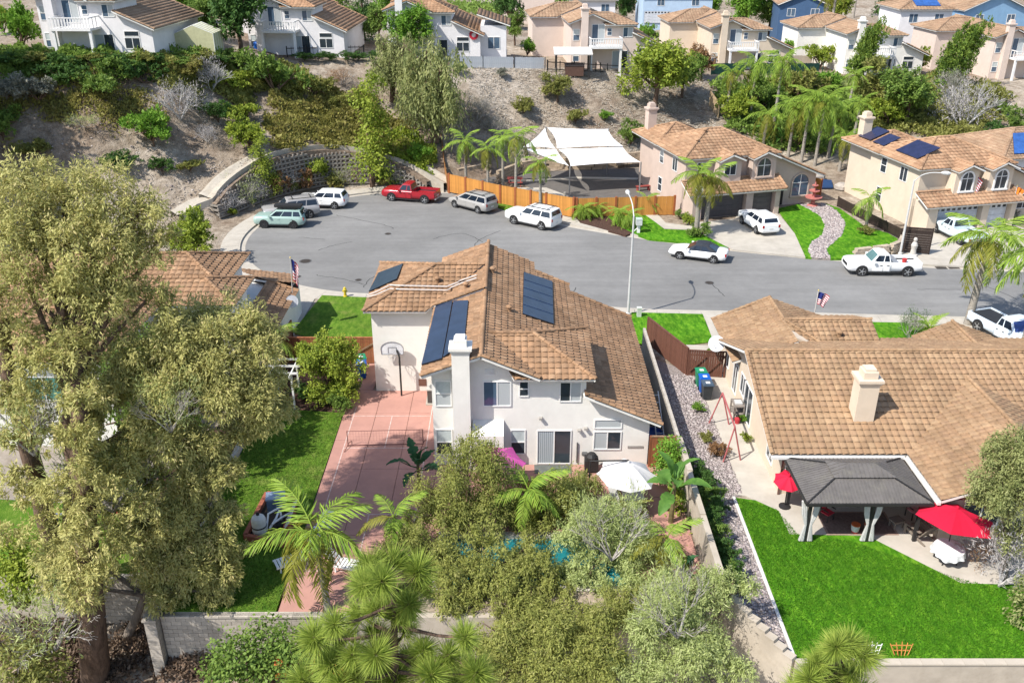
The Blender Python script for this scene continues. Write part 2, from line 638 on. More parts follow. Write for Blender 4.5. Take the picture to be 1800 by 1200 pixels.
# ---- surface materials
def asphalt():
 m, nt, b = new_mat('asphalt')
 L = nt.links.new
 tc = NN(nt, 'ShaderNodeTexCoord')
 def layer(prev, sc, stretch, lo, hi, v0, v1, rot=0):
  mp = NN(nt, 'ShaderNodeMapping')
  mp.inputs['Scale'].default_value = stretch
  mp.inputs['Rotation'].default_value = (0, 0, rot)
  L(tc.outputs['Object'], mp.inputs[0])
  n = NN(nt, 'ShaderNodeTexNoise')
  n.inputs['Scale'].default_value = sc
  n.inputs['Detail'].default_value = 7
  n.inputs['Roughness'].default_value = .65
  L(mp.outputs[0], n.inputs['Vector'])
  mr = NN(nt, 'ShaderNodeMapRange')
  for i, v in enumerate((lo, hi, v0, v1)):
   mr.inputs[i + 1].default_value = v
  L(n.outputs['Fac'], mr.inputs[0])
  if prev is None:
   return mr.outputs[0]
  mu = NN(nt, 'ShaderNodeMath', operation='MULTIPLY')
  L(prev, mu.inputs[0])
  L(mr.outputs[0], mu.inputs[1])
  return mu.outputs[0]
 v = layer(None, .10, (1, 1, 1), .35, .65, .86, 1.12)
 v = layer(v, .55, (.14, 1.5, 1), .35, .68, .90, 1.10, R(7))
 v = layer(v, 2.2, (1, 1, 1), .3, .7, .94, 1.06)
 v = layer(v, 40, (1, 1, 1), .3, .7, .88, 1.12)
 v = layer(v, .8, (1, 1, 1), .66, .74, 1.0, .82)
 cm = NN(nt, 'ShaderNodeMix', data_type='RGBA', blend_type='MULTIPLY')
 cm.inputs[0].default_value = 1
 cm.inputs[6].default_value = (.190, .187, .181, 1)
 L(v, cm.inputs[7])
 L(cm.outputs[2], b.inputs['Base Color'])
 b.inputs['Roughness'].default_value = .9
 b.inputs['Specular IOR Level'].default_value = .2
 return m
ASPH = asphalt()
CONC = mat('pale_concrete', (0.42, 0.385, 0.33), 0.88, 0.07, 1.2, dirt=(0.33, 0.30, 0.255), dscale=0.5, bump=0.06)
CONC2 = mat('patio_concrete', (0.44, 0.405, 0.35), 0.88, 0.07, 0.9, dirt=(0.36, 0.325, 0.275), dscale=0.4, bump=0.06)
PINK = mat('pink_concrete', (0.40, 0.215, 0.175), 0.85, 0.06, 0.9, dirt=(0.335, 0.18, 0.15), dscale=0.7, bump=0.06)
PINKLINE = mat('faded_line_paint', (0.55, 0.42, 0.38), 0.85, 0.2, 4.0)
def grass_mat(name, c1, c2, c3, sc=1.2, dry=.64):
 m, nt, b = new_mat(name)
 L = nt.links.new
 tc = NN(nt, 'ShaderNodeTexCoord')
 mp = NN(nt, 'ShaderNodeMapping')
 mp.inputs['Rotation'].default_value = (0, 0, R(55))
 mp.inputs['Scale'].default_value = (1, 0.45, 1)
 L(tc.outputs['Object'], mp.inputs[0])
 n1 = NN(nt, 'ShaderNodeTexNoise')
 n1.inputs['Scale'].default_value = sc * 2.6
 n1.inputs['Detail'].default_value = 8
 n1.inputs['Roughness'].default_value = 0.72
 L(mp.outputs[0], n1.inputs['Vector'])
 r = NN(nt, 'ShaderNodeValToRGB')
 e = r.color_ramp.elements
 e.new(0.5)
 for i, (p, c) in enumerate(((0.33, c1), (0.5, c2), (0.7, c3))):
  e[i].position = p
  e[i].color = (*c, 1)
 L(n1.outputs['Fac'], r.inputs[0])
 n2 = NN(nt, 'ShaderNodeTexNoise')
 n2.inputs['Scale'].default_value = sc * 0.4
 n2.inputs['Detail'].default_value = 5
 L(tc.outputs['Object'], n2.inputs['Vector'])
 mr = NN(nt, 'ShaderNodeMapRange')
 mr.inputs[1].default_value, mr.inputs[2].default_value = 0.3, 0.7
 mr.inputs[3].default_value, mr.inputs[4].default_value = 0.78, 1.2
 L(n2.outputs['Fac'], mr.inputs[0])
 hs = NN(nt, 'ShaderNodeHueSaturation')
 L(mr.outputs[0], hs.inputs['Value'])
 L(r.outputs[0], hs.inputs['Color'])
 n4 = NN(nt, 'ShaderNodeTexNoise')
 n4.inputs['Scale'].default_value = .45
 n4.inputs['Detail'].default_value = 9
 n4.inputs['Roughness'].default_value = .75
 L(tc.outputs['Object'], n4.inputs['Vector'])
 r4 = NN(nt, 'ShaderNodeMapRange')
 r4.inputs[1].default_value, r4.inputs[2].default_value = dry, dry + .16
 r4.inputs[3].default_value, r4.inputs[4].default_value = 0, .75
 L(n4.outputs['Fac'], r4.inputs[0])
 m4 = NN(nt, 'ShaderNodeMix', data_type='RGBA')
 L(r4.outputs[0], m4.inputs[0])
 L(hs.outputs[0], m4.inputs[6])
 m4.inputs[7].default_value = (.23, .235, .07, 1)
 L(m4.outputs[2], b.inputs['Base Color'])
 b.inputs['Roughness'].default_value = 0.9
 b.inputs['Specular IOR Level'].default_value = 0.1
 bp = NN(nt, 'ShaderNodeBump')
 bp.inputs['Strength'].default_value = 0.8
 bp.inputs['Distance'].default_value = 0.06
 n3 = NN(nt, 'ShaderNodeTexNoise')
 n3.inputs['Scale'].default_value = 22
 n3.inputs['Detail'].default_value = 5
 L(tc.outputs['Object'], n3.inputs['Vector'])
 L(n3.outputs['Fac'], bp.inputs['Height'])
 L(bp.outputs[0], b.inputs['Normal'])
 return m
LAWN = grass_mat('bright_lawn', (0.024, 0.105, 0.004), (0.066, 0.195, 0.008), (0.17, 0.33, 0.024))
LAWN2 = grass_mat('yard_lawn', (0.042, 0.105, 0.010), (0.085, 0.165, 0.016), (0.16, 0.235, 0.035), dry=.53)
MULCH = mat('bark_mulch', (0.085, 0.045, 0.032), 0.95, 0.4, 9, bump=0.8, bscale=30)
# ---- road, kerb, pavement
mb = MB()
pl = [(p.x, p.y) for p in EDGE]
mb.v = [(x, y, -0.15) for x, y in pl]
mb.f = [tuple(range(len(pl)))]
mb.m = [0]
road = struct('road', mb, ASPH)
def strip(pl, d0, d1, z0, z1, mb, gap=0.0, step=None, wob=0.0):
 a, b = offset(pl, d0), offset(pl, d1)
 if step is None:
  n = len(a)
  vs = []
  for i in range(n):
   vs += [(a[i].x, a[i].y, z1), (b[i].x, b[i].y, z1), (a[i].x, a[i].y, z0), (b[i].x, b[i].y, z0)]
  fs = []
  for i in range(n - 1):
   k, j = i * 4, i * 4 + 4
   fs += [(k, j, j + 1, k + 1), (k, k + 2, j + 2, j), (k + 1, j + 1, j + 3, k + 3)]
  mb.add(vs, fs)
 else:
  # cut into slabs of about `step` metres with open joints
  la = [0.0]
  for i in range(1, len(pl)):
   la.append(la[-1] + (pl[i] - pl[i - 1]).length)
  def at(q, s):
   s = max(0, min(la[-1], s))
   for i in range(1, len(la)):
    if la[i] >= s:
     t = (s - la[i - 1]) / max(1e-6, la[i] - la[i - 1])
     return q[i - 1].lerp(q[i], t)
   return q[-1]
  s = 0.0
  while s < la[-1]:
   e = s + step
   p = [at(a, s + gap), at(a, e - gap), at(b, e - gap), at(b, s + gap)]
   mb.prism([(q.x, q.y) for q in p], z0, z1 + rnd.uniform(-wob, wob))
   s = e
 return mb
mb = MB()
strip(EDGE, 0.0, 0.42, -0.4, -0.140, mb)
strip(EDGE, 0.42, 0.57, -0.4, 0.0, mb)
struct('kerb', mb, CONC)
mb = MB()
strip(EDGE, 0.585, 2.05, -0.4, 0.0, mb, gap=0.012, step=1.55, wob=0.004)
struct('sidewalk', mb, CONC)
def px_poly(pts, z=0.0):
 return [(G(x, y, z).x, G(x, y, z).y) for x, y in pts]
def slab(name, poly, mats, z, depth=0.35, label=None):
 mb = MB()
 mb.prism(poly, z - depth, z)
 return struct(name, mb, mats)
# driveways, paths
slab('driveway', px_poly([(285, 520), (320, 452), (372, 446), (412, 440), (440, 462), (485, 497), (560, 513), (515, 590), (488, 604), (470, 560), (380, 540)]), CONC, -0.006)
slab('driveway', px_poly([(1208, 392), (1292, 384), (1298, 374), (1352, 366), (1372, 380), (1397, 410), (1420, 452), (1288, 438), (1240, 418)]), CONC, -0.008)
slab('driveway', px_poly([(1583, 408), (1660, 396), (1730, 380), (1830, 410), (1830, 465), (1590, 459), (1583, 440)]), CONC, -0.008)
slab('driveway', px_poly([(1690, 612), (1690, 565), (1830, 570), (1830, 640)]), CONC, -0.008)
slab('path', px_poly([(1134, 378), (1152, 372), (1170, 392), (1222, 398), (1226, 404), (1168, 402)]), CONC, 0.022)
slab('path', px_poly([(1236, 551), (1256, 551), (1280, 625), (1262, 640), (1254, 600)]), CONC, 0.012)
slab('path', px_poly([(1204, 606), (1252, 607), (1262, 640), (1213, 632)]), CONC, 0.016)
# lawns
slab('lawn', px_poly([(566, 519), (672, 524), (672, 616), (604, 612), (513, 584)]), LAWN2, 0.02)
slab('lawn', px_poly([(1110, 549), (1235, 552), (1254, 600), (1206, 606), (1213, 632), (1150, 610), (1105, 600)]), LAWN, 0.02)
slab('lawn', px_poly([(1520, 566), (1590, 567), (1640, 580), (1640, 615), (1540, 615)]), LAWN, 0.02)
slab('lawn', px_poly([(1062, 376), (1134, 377), (1168, 403), (1222, 405), (1281, 436), (1215, 428), (1140, 420), (1112, 410), (1085, 396)]), LAWN, 0.02)
slab('lawn', px_poly([(1366, 367), (1403, 359), (1420, 367), (1441, 379), (1451, 396), (1446, 413), (1426, 427), (1421, 440), (1427, 453), (1416, 452), (1396, 408), (1374, 379)]), LAWN, 0.03)
slab('lawn', px_poly([(1446, 357), (1475, 366), (1520, 398), (1560, 410), (1578, 420), (1575, 430), (1508, 440), (1497, 455), (1460, 455), (1452, 438), (1480, 413), (1486, 392), (1470, 370)]), LAWN, 0.03)
slab('pebble_path', px_poly([(1403, 358), (1446, 357), (1470, 370), (1486, 392), (1480, 413), (1452, 438), (1460, 455), (1427, 453), (1421, 440), (1426, 427), (1446, 413), (1451, 396), (1441, 379), (1420, 367)]), mat('pebble_bed', (0.30, 0.26, 0.24), 0.95, 0.3, 14), 0.012)
slab('lawn', px_poly([(826, 340), (850, 340), (880, 357), (985, 384), (970, 390), (880, 365)]), LAWN2, 0.03)
slab('flower_bed', px_poly([(1012, 382), (1062, 376), (1085, 396), (1112, 410), (1100, 414), (1020, 392)]), MULCH, 0.03)
# sails courtyard
slab('courtyard', px_poly([(800, 330), (905, 318), (1010, 362), (1175, 350), (1165, 300), (1095, 290), (940, 285), (880, 300)]), mat('grey_court', (0.115, 0.105, 0.097), 0.9, 0.1, 1.5, bump=0.1), 0.0)
slab('courtyard_edge', px_poly([(925, 320), (1010, 314), (1120, 316), (1123, 313), (1010, 311), (925, 317)]), CONC, 0.03)
slab('path', px_poly([(905, 330), (960, 330), (1020, 352), (1010, 366), (960, 352)]), CONC, 0.016)
slab('play_lawn', px_poly([(905, 294), (950, 286), (990, 291), (970, 300), (920, 306)]), LAWN, 0.02)
# back yard of the white house
YB = 28.95
slab('lawn', [(-14.35, YB), (-9.68, YB), (-9.62, 45.2), (-14.35, 45.8)], LAWN2, 0.02, 3.2)
slab('flower_bed', [(-14.35, 45.85), (-9.6, 45.25), (-9.4, 51), (-14.35, 51)], MULCH, 0.02)
mb = MB()
cx = [-9.6, -7.75, -5.85, -3.9]
for i in range(3):
 for y0, y1 in ((YB, 31.2), (31.2, 34.0), (34.0, 36.7), (36.7, 39.5), (39.5, 42.3), (42.3, 45.2), (45.2, 48.0)):
  mb.box(cx[i] + .012, cx[i + 1] - .012, y0 + .012, y1 - .012, -3.2 if y0 < 32 else -.3, rnd.uniform(-.003, .003))
mb.box(-9.4, -8.3, 48.02, 51.5, -.3, 0)
for x0, x1, y0, y1 in ((-3.9, 8.25, 34.2, 37.0), (-3.9, 8.25, 37.0, 39.9), (5.3, 8.25, 30.2, 34.2), (-3.9, -3.4, 30.2, 34.2)):
 nx = max(1, round((x1 - x0) / 3))
 for k in range(nx):
  a, b = lerp(x0, x1, k / nx), lerp(x0, x1, (k + 1) / nx)
  mb.box(a + .012, b - .012, y0 + .012, y1 - .012, -3.2 if y0 < 32 else -.3, rnd.uniform(-.003, .003))
struct('concrete_court', mb, PINK)
mb = MB()
for x in (-9.0, -4.6):
 mb.box(x - .025, x + .025, 31.5, 46.0, .001, .005)
for y in (31.5, 35.6, 41.5, 44.9):
 mb.box(-8.97, -4.63, y - .025, y + .025, .001, .005)
for a, b in ((31.53, 35.57), (41.53, 44.87)):
 mb.box(-6.83, -6.78, a, b, .001, .005)
o = mb.build('court_line', PINKLINE)
o['kind'] = 'structure'
slab('flower_bed', [(-3.9, YB), (8.25, YB), (8.25, 30.18), (-3.9, 30.18)], mat('pale_dry_soil', (.36, .29, .22), .95, .25, 3, bump=.5), .01, 3.2)
# pool
WATER = mat('pool_water', (0.02, 0.20, 0.235), 0.08, 0.2, 1.3, bump=0.15, bscale=3, spec=0.6)
mb = MB()
mb.box(-3.38, 5.28, 30.22, 34.18, -1.6, -0.14)
struct('pool_water', mb, WATER)
mb = MB()
for a in ((-3.4, 5.3, 30.2, 30.5), (-3.4, 5.3, 33.9, 34.2), (-3.4, -3.1, 30.5, 33.9), (5.0, 5.3, 30.5, 33.9)):
 mb.box(*a, -.35, .045)
struct('pool_coping', mb, mat('coping', (0.55, 0.5, 0.44), .8))
# right-hand yard
slab('gravel_bed', [(8.75, 28.6), (10.78, 26.3), (10.78, 37.0), (11.35, 37.2), (11.35, 50.2), (8.75, 52.5)], mat('gravel_base', (0.27, 0.235, 0.22), .95, .3, 12, bump=.6), -0.02, 3.0)
mb = MB()
mb.box(10.78, 10.92, 26.3, 37.0, -.3, .05)
struct('kerb_strip', mb, mat('white_kerb', (0.6, 0.58, 0.54), .8))
PATIO = [(10.93, 37.3)] + px_poly([(1312, 871), (1369, 897), (1388, 938), (1525, 941), (1690, 1024), (1760, 1026), (1880, 1030)]) + [(24.5, 45), (13.3, 45), (13.3, 37.6), (11.3, 37.5)]
slab('patio', PATIO, CONC2, 0.0)
slab('path', [(11.36, 37.2), (13.3, 37.2), (13.3, 50.6), (11.36, 50.4)], CONC2, -0.003)
slab('lawn', [(10.93, 26.25), (30, 26.25), (30, 34), (24, 34), (10.93, 36.98)], LAWN, -0.008, 2.6)
slab('lawn', [(-44, 31.3), (-14.7, 31.3), (-14.7, 41), (-44, 41)], LAWN2, -0.01, 2.6)
slab('patio', [(-32, 37.5), (-18.2, 36.2), (-17.2, 42), (-32, 42)], mat('shade_dirt_patio', (.27, .235, .20), .9, .15, 1.2, dirt=(.18, .15, .12), dscale=.9), 0.012)  # patio colour darkened to stand for branch shade as well as dirt
slab('flower_bed', [(-17.1, 42), (-18.1, 36.2), (-17, 33), (-14.7, 32), (-14.7, 48)], MULCH, .01)
# ---- loose stones
def stones(name, n, sample, size, cols, label=None, flat=0.6):
 """low stones: squashed octahedra with cut corners, one mass"""
 base = np.array([(1, 0, 0), (0, 1, 0), (-1, 0, 0), (0, -1, 0), (.6, .6, .7), (-.6, .6, .7), (-.6, -.6, .7), (.6, -.6, .7)], float)
 fb = np.array([(0, 1, 4, 4), (1, 2, 5, 5), (2, 3, 6, 6), (3, 0, 7, 7), (0, 4, 7, 7), (1, 5, 4, 4), (2, 6, 5, 5), (3, 7, 6, 6)])
 tri = [(0, 1, 4), (1, 2, 5), (2, 3, 6), (3, 0, 7), (7, 0, 4), (4, 1, 5), (5, 2, 6), (6, 3, 7), (4, 5, 6), (4, 6, 7)]
 T = np.array(tri)
 pts = np.array([sample() for _ in range(n)])
 n = len(pts)
 s = size * nrng.uniform(.55, 1.35, (n, 1, 1)) * nrng.uniform(.75, 1.25, (n, 1, 3))
 a = nrng.uniform(0, 2 * np.pi, n)
 V = base[None] * s + nrng.normal(0, .12 * size, (n, 8, 3))
 V[:, :, 2] *= flat
 ca, sa = np.cos(a)[:, None], np.sin(a)[:, None]
 X = V[:, :, 0] * ca - V[:, :, 1] * sa
 Y = V[:, :, 0] * sa + V[:, :, 1] * ca
 V = np.stack([X, Y, V[:, :, 2]], -1) + pts[:, None, :]
 Qs = (T[None] + (np.arange(n) * 8)[:, None, None]).reshape(-1, 3)
 tint = np.repeat(nrng.uniform(0, 1, n), len(T))
 o = link(name, np_mesh(name, V.reshape(-1, 3), Qs, cols, tint))
 o['kind'] = 'stuff'
 return o
STONE = ramp_attr_mat('gravel_stone', [(0.19, 0.155, 0.155), (0.33, 0.28, 0.27), (0.43, 0.38, 0.36), (0.25, 0.21, 0.205), (0.50, 0.455, 0.43)], rough=.9, objrand=False)
def s_gravel():
 while True:
  y = nrng.uniform(26.4, 50)
  x = nrng.uniform(8.75, 11.35)
  if (x < 10.76 or y > 37.3) and in_poly(x, y, [(8.75, 28.6), (10.78, 26.3), (10.78, 37.0), (11.35, 37.2), (11.35, 50.2), (8.75, 52.5)]):
   return (x, y, 0.0)
tag(stones('gravel', 6500, s_gravel, .06, STONE), 'pale grey and lilac gravel stones in the strip beside the block wall', 'gravel')
_pp = px_poly([(1403, 358), (1446, 357), (1470, 370), (1486, 392), (1480, 413), (1452, 438), (1460, 455), (1427, 453), (1421, 440), (1426, 427), (1446, 413), (1451, 396), (1441, 379), (1420, 367)])
_bx = (min(p[0] for p in _pp), max(p[0] for p in _pp), min(p[1] for p in _pp), max(p[1] for p in _pp))
def s_peb():
 while True:
  x, y = nrng.uniform(_bx[0], _bx[1]), nrng.uniform(_bx[2], _bx[3])
  if in_poly(x, y, _pp):
   return (x, y, 0.02)
tag(stones('pebbles', 2600, s_peb, .1, STONE), 'pale river pebbles filling the winding path between two lawns', 'pebbles')
def s_hill(x0, x1, y0, y1):
 def f():
  x, y = nrng.uniform(x0, x1), nrng.uniform(y0, y1)
  return (x, y, hz(x, y) - .02)
 return f
tag(stones('rubble', 500, s_hill(-45, -28, 80, 92), .09, STONE, flat=.7), 'scattered pale rubble on the shaded dirt slope', 'rubble')
# ---- dry litter on the slopes: thin straws lying on the ground
def litter(name, n, region, ln, w, cols, seed, zoff=.03, up=.25):
 g = np.random.default_rng(seed)
 pts = []
 while len(pts) < n:
  x, y = g.uniform(region[0], region[1]), g.uniform(region[2], region[3])
  if len(region) > 4 and not region[4](x, y):
   continue
  pts.append((x, y, hz(x, y) + zoff))
 Pn = np.array(pts)
 a = g.uniform(0, 2 * np.pi, n)
 l = ln * g.uniform(.4, 1.5, n)
 d = np.stack([np.cos(a) * l, np.sin(a) * l, g.uniform(-.1, up, n) * l], 1)
 e = np.stack([-np.sin(a), np.cos(a), np.zeros(n)], 1) * w
 V = np.stack([Pn - d / 2 - e, Pn - d / 2 + e, Pn + d / 2 + e, Pn + d / 2 - e], 1).reshape(-1, 3)
 V[:, 2] += .03
 o = link(name, np_mesh(name, V, np.arange(4 * n).reshape(-1, 4), cols, g.uniform(0, 1, n)))
 o['kind'] = 'stuff'
 return o
STRAW = ramp_attr_mat('straw', [(0.40, 0.35, 0.27), (0.58, 0.54, 0.46), (0.48, 0.44, 0.37), (0.64, 0.61, 0.55), (0.28, 0.24, 0.19)], rough=.95, objrand=False)
tag(litter('twig_litter', 14000, (-5, 27, 99, 122, lambda x, y: y < np.interp(x, XC, YC) + 1 and y > np.interp(x, XT, YT) + 2), .36, .022, STRAW, 3), 'pale dry twigs and straw littering the upper slope', 'litter')
tag(litter('bark_litter', 9000, (-60, -24, 76, 98, lambda x, y: y > np.interp(x, XT, YT)), .24, .028, ramp_attr_mat('bark_litter', [(0.27, 0.23, 0.19), (0.38, 0.33, 0.28), (0.32, 0.27, 0.22), (0.46, 0.42, 0.37)], rough=.95, objrand=False), 4), 'brown bark and leaf litter on the dirt slope under trees', 'litter')
tag(litter('dead_brush', 26000, (-34, 4, 12, 29.5), .6, .03, ramp_attr_mat('dead_brush', [(0.20, 0.125, 0.085), (0.33, 0.24, 0.17), (0.12, 0.08, 0.06), (0.42, 0.34, 0.27)], rough=.95, objrand=False), 5, up=.7), 'brown dead brush and fallen twigs below the block wall', 'brush')
# grass blades on the near lawns
def blades(name, poly, n, cols, h, seed, z=0.0):
 g = np.random.default_rng(seed)
 bx = (min(p[0] for p in poly), max(p[0] for p in poly), min(p[1] for p in poly), max(p[1] for p in poly))
 X, Y = g.uniform(bx[0], bx[1], n * 2), g.uniform(bx[2], bx[3], n * 2)
 k = [i for i in range(n * 2) if in_poly(X[i], Y[i], poly)][:n]
 X, Y = X[k], Y[k]
 n = len(k)
 a = g.uniform(0, 2 * np.pi, n)
 hh = h * g.uniform(.5, 1.4, n)
 w = .018
 lean = g.uniform(.3, 1.5, n) * hh
 b = g.uniform(0, 2 * np.pi, n)
 p0 = np.stack([X - np.cos(a) * w, Y - np.sin(a) * w, np.full(n, z)], 1)
 p1 = np.stack([X + np.cos(a) * w, Y + np.sin(a) * w, np.full(n, z)], 1)
 p2 = np.stack([X + np.cos(b) * lean, Y + np.sin(b) * lean, z + hh], 1)
 V = np.stack([p0, p1, p2], 1).reshape(-1, 3)
 o = link(name, np_mesh(name, V, np.arange(3 * n).reshape(-1, 3), cols, g.uniform(0, 1, n)))
 o['kind'] = 'stuff'
 return o
BLADE = ramp_attr_mat('grass_blade', [(0.03, 0.12, 0.005), (0.06, 0.18, 0.008), (0.11, 0.26, 0.016), (0.045, 0.155, 0.006)], trans=.3, objrand=False)
tag(blades('grass', [(10.95, 26.4), (24, 26.4), (24, 29), (19.4, 30.9), (15.4, 33.6), (13.2, 33.9), (12.7, 36), (11, 36.9)], 60000, BLADE, .06, 1, -.008), 'short bright green grass on the large right-hand lawn', 'grass')
tag(blades('grass', [(-14.3, 29), (-9.7, 29), (-9.65, 45.1), (-14.3, 45.7)], 26000, ramp_attr_mat('grass_blade_dry', [(0.05, 0.12, 0.012), (0.10, 0.18, 0.02), (0.18, 0.25, 0.045), (0.075, 0.15, 0.015)], trans=.3, objrand=False), .06, 2, .02), 'short grass on the lawn beside the pink court', 'grass')
# ---- marks on the road: cracks (flat sealed strips) and iron covers
mb = MB()
for cr in ([(1003, 520), (1012, 505)], [(590, 378), (640, 388), (685, 398), (690, 402)], [(640, 505), (650, 490), (680, 475), (700, 470)], [(555, 483), (600, 490), (640, 500)], [(560, 440), (590, 430), (620, 425)],
  [(760, 420), (810, 410), (850, 425)], [(1250, 497), (1262, 508), (1272, 520)], [(833, 433), (845, 420), (880, 405)], [(1610, 508), (1690, 508)], [(1735, 503), (1790, 527)], [(525, 417), (570, 421)]):
 pts = smooth_line([G(x, y, -.147) for x, y in cr], 6)
 pts = [p + Vector((rnd.uniform(-.09, .09), rnd.uniform(-.09, .09), 0)) for p in pts]
 for a, b in zip(pts, pts[1:]):
  d = (b - a).normalized()
  e = Vector((-d.y, d.x, 0)) * .03
  mb.add([a - e, b - e, b + e, a + e], [(0, 1, 2, 3)])
mb.build('crack', mat('crack_seal', (0.035, 0.035, 0.035), .9), road)
IRON = mat('cast_iron', (0.075, 0.062, 0.052), .6, .3, 20, metal=.4)
for k, (px, py, r, lb) in enumerate(((537, 459, .42, 'round iron manhole cover nearest the left sidewalk of the cul-de-sac'), (682, 411, .25, 'small dark iron cover in the middle of the cul-de-sac'), (523, 486, .24, 'small iron cover at the left gutter of the cul-de-sac'), (630, 492, .22, 'small iron cover near the solar-roof house corner'), (1247, 497, .3, 'iron cover in the road next to the lamp shadow'))):
 g = G(px, py, -.15)
 t = thing('manhole_cover', lb, 'manhole cover', g, 0, 'iron covers set in the road')
 MB().lathe([(r, 0), (r, .012), (r * .86, .014)], 20).build('cover', IRON, t)
 MB().lathe([(r * 1.25, 0), (r * 1.25, .006)], 20).build('collar', mat('patch_asphalt', (.1, .1, .1), .9), t)
mb = MB()
for x0 in (1645, 1667):
 a, b = G(x0, 470.5, -.13), G(x0 + 19, 470.5, -.13)
 mb.box(a.x, b.x, a.y - .25, a.y + .25, -.14, -.125)
tag(mb.build('drain_grate', IRON), 'pair of dark drain inlets in the far gutter behind the palm', 'drain')
# ================================================================== HOUSES
def tile_mat(name, cols):
 return ramp_attr_mat(name, cols, rough=.85, spec=.15, noise=.2, nscale=7, wear=.3)
T_MAIN = tile_mat('brown_roof_tile', [(0.216, 0.129, 0.073), (0.286, 0.170, 0.097), (0.245, 0.150, 0.088), (0.336, 0.199, 0.113), (0.267, 0.160, 0.094), (0.346, 0.218, 0.130), (0.226, 0.140, 0.084)])
T_LIGHT = tile_mat('tan_roof_tile', [(0.252, 0.160, 0.092), (0.312, 0.204, 0.121), (0.279, 0.176, 0.101), (0.335, 0.223, 0.132), (0.270, 0.171, 0.103), (0.312, 0.195, 0.112)])
T_PINK = tile_mat('rosy_roof_tile', [(0.257, 0.167, 0.109), (0.308, 0.209, 0.138), (0.282, 0.179, 0.116), (0.334, 0.230, 0.152), (0.291, 0.193, 0.125)])
T_OCHRE = tile_mat('ochre_roof_tile', [(0.27, 0.162, 0.098), (0.34, 0.212, 0.128), (0.30, 0.178, 0.106), (0.38, 0.245, 0.152), (0.24, 0.142, 0.086)])
T_ORANGE = tile_mat('orange_roof_tile', [(0.301, 0.175, 0.105), (0.369, 0.227, 0.137), (0.330, 0.196, 0.118), (0.398, 0.255, 0.158), (0.262, 0.154, 0.092)])
FASCIA = mat('white_fascia', (0.70, 0.68, 0.64), .6, .05, 2)
STUC = {
 'white': mat('white_stucco', (0.73, 0.705, 0.655), .9, .04, 1.1, dirt=(.67, .64, .59), dscale=.5, bump=.15, bscale=60),
 'cream': mat('cream_stucco', (0.60, 0.50, 0.39), .9, .04, 1.1, dirt=(.54, .45, .345), dscale=.5, bump=.15, bscale=60),
 'mauve': mat('mauve_stucco', (0.50, 0.395, 0.335), .9, .05, 1.1, bump=.15, bscale=60),
 'cool': mat('cool_white_stucco', (0.68, 0.66, 0.66), .9, .04, 1.1, bump=.15, bscale=60),
 'pinkish': mat('pinkish_stucco', (0.60, 0.495, 0.43), .9, .04, 1.1, bump=.15, bscale=60),
 'blue': mat('blue_siding', (0.20, 0.34, 0.50), .8, .06, 1.1),
 'navy': mat('navy_siding', (0.05, 0.10, 0.19), .8, .08, 1.1),
 'pale_blue': mat('pale_blue_siding', (0.40, 0.52, 0.66), .8, .06, 1.1),
}
GLASS = glass_mat('window_glass')
GLASSB = glass_mat('blue_window_glass', (0.07, 0.11, 0.16))
WFRAME = mat('window_frame_white', (0.74, 0.73, 0.71), .5, .03)
def slat_mat(name, ca, cb, scale, axis='Z', rough=.6):
 m, nt, b = new_mat(name)
 tc = NN(nt, 'ShaderNodeTexCoord')
 w = NN(nt, 'ShaderNodeTexWave', wave_type='BANDS', bands_direction=axis)
 w.inputs['Scale'].default_value = scale
 w.inputs['Distortion'].default_value = .3
 nt.links.new(tc.outputs['Object'], w.inputs['Vector'])
 mx = NN(nt, 'ShaderNodeMix', data_type='RGBA')
 mx.inputs[6].default_value = (*ca, 1)
 mx.inputs[7].default_value = (*cb, 1)
 nt.links.new(w.outputs['Fac'], mx.inputs[0])
 nt.links.new(mx.outputs[2], b.inputs['Base Color'])
 b.inputs['Roughness'].default_value = rough
 MATS[name] = m
 return m
BLIND = slat_mat('blind_slats', (0.26, 0.29, 0.30), (0.50, 0.52, 0.52), 6)
VBLIND = slat_mat('vertical_blind', (0.20, 0.23, 0.25), (0.42, 0.46, 0.48), 3.2, 'X')
SHEER = mat('sheer_blind', (0.45, 0.50, 0.50), .5, .15, 2)
SOLAR = mat('solar_heating_panel', (0.02, 0.034, 0.066), .35, .2, 1.0, col2=(0.013, 0.022, 0.042), spec=.5)
SOLARFR = mat('panel_edge', (0.02, 0.02, 0.025), .5)
PVC = mat('white_pipe', (0.55, 0.50, 0.46), .5, .05)
NS = np.array([0, .2, .4, .6, .8, 1.0])
NHS = np.array([0.02, 0.8, 1.0, 0.75, 0.12, 0.0]) * .040
FS = np.array([0, .35, .7, 1.0])
FHS = np.array([0.0, 1.0, 0.55, 0.0]) * .06
def tile_grid(near, tw, th):
 us, hs = (NS, NHS) if near else (FS, FHS)
 k = len(us)
 v = []
 for u, h in zip(us, hs):
  v.append((u * tw, -0.03, h * .85 + .014))
 for u, h in zip(us, hs):
  v.append((u * tw, th + .012, h + .066))
 for u, h in zip(us, hs):
  v.append((u * tw, th + .006, max(.002, h - .002)))
 f = []
 for r in (0, 1):
  for i in range(k - 1):
   if r and near and 0 <= i < 4:
    continue
   f.append((r * k + i, (r + 1) * k + i, (r + 1) * k + i + 1, r * k + i + 1))
 return np.array(v, float), np.array(f)
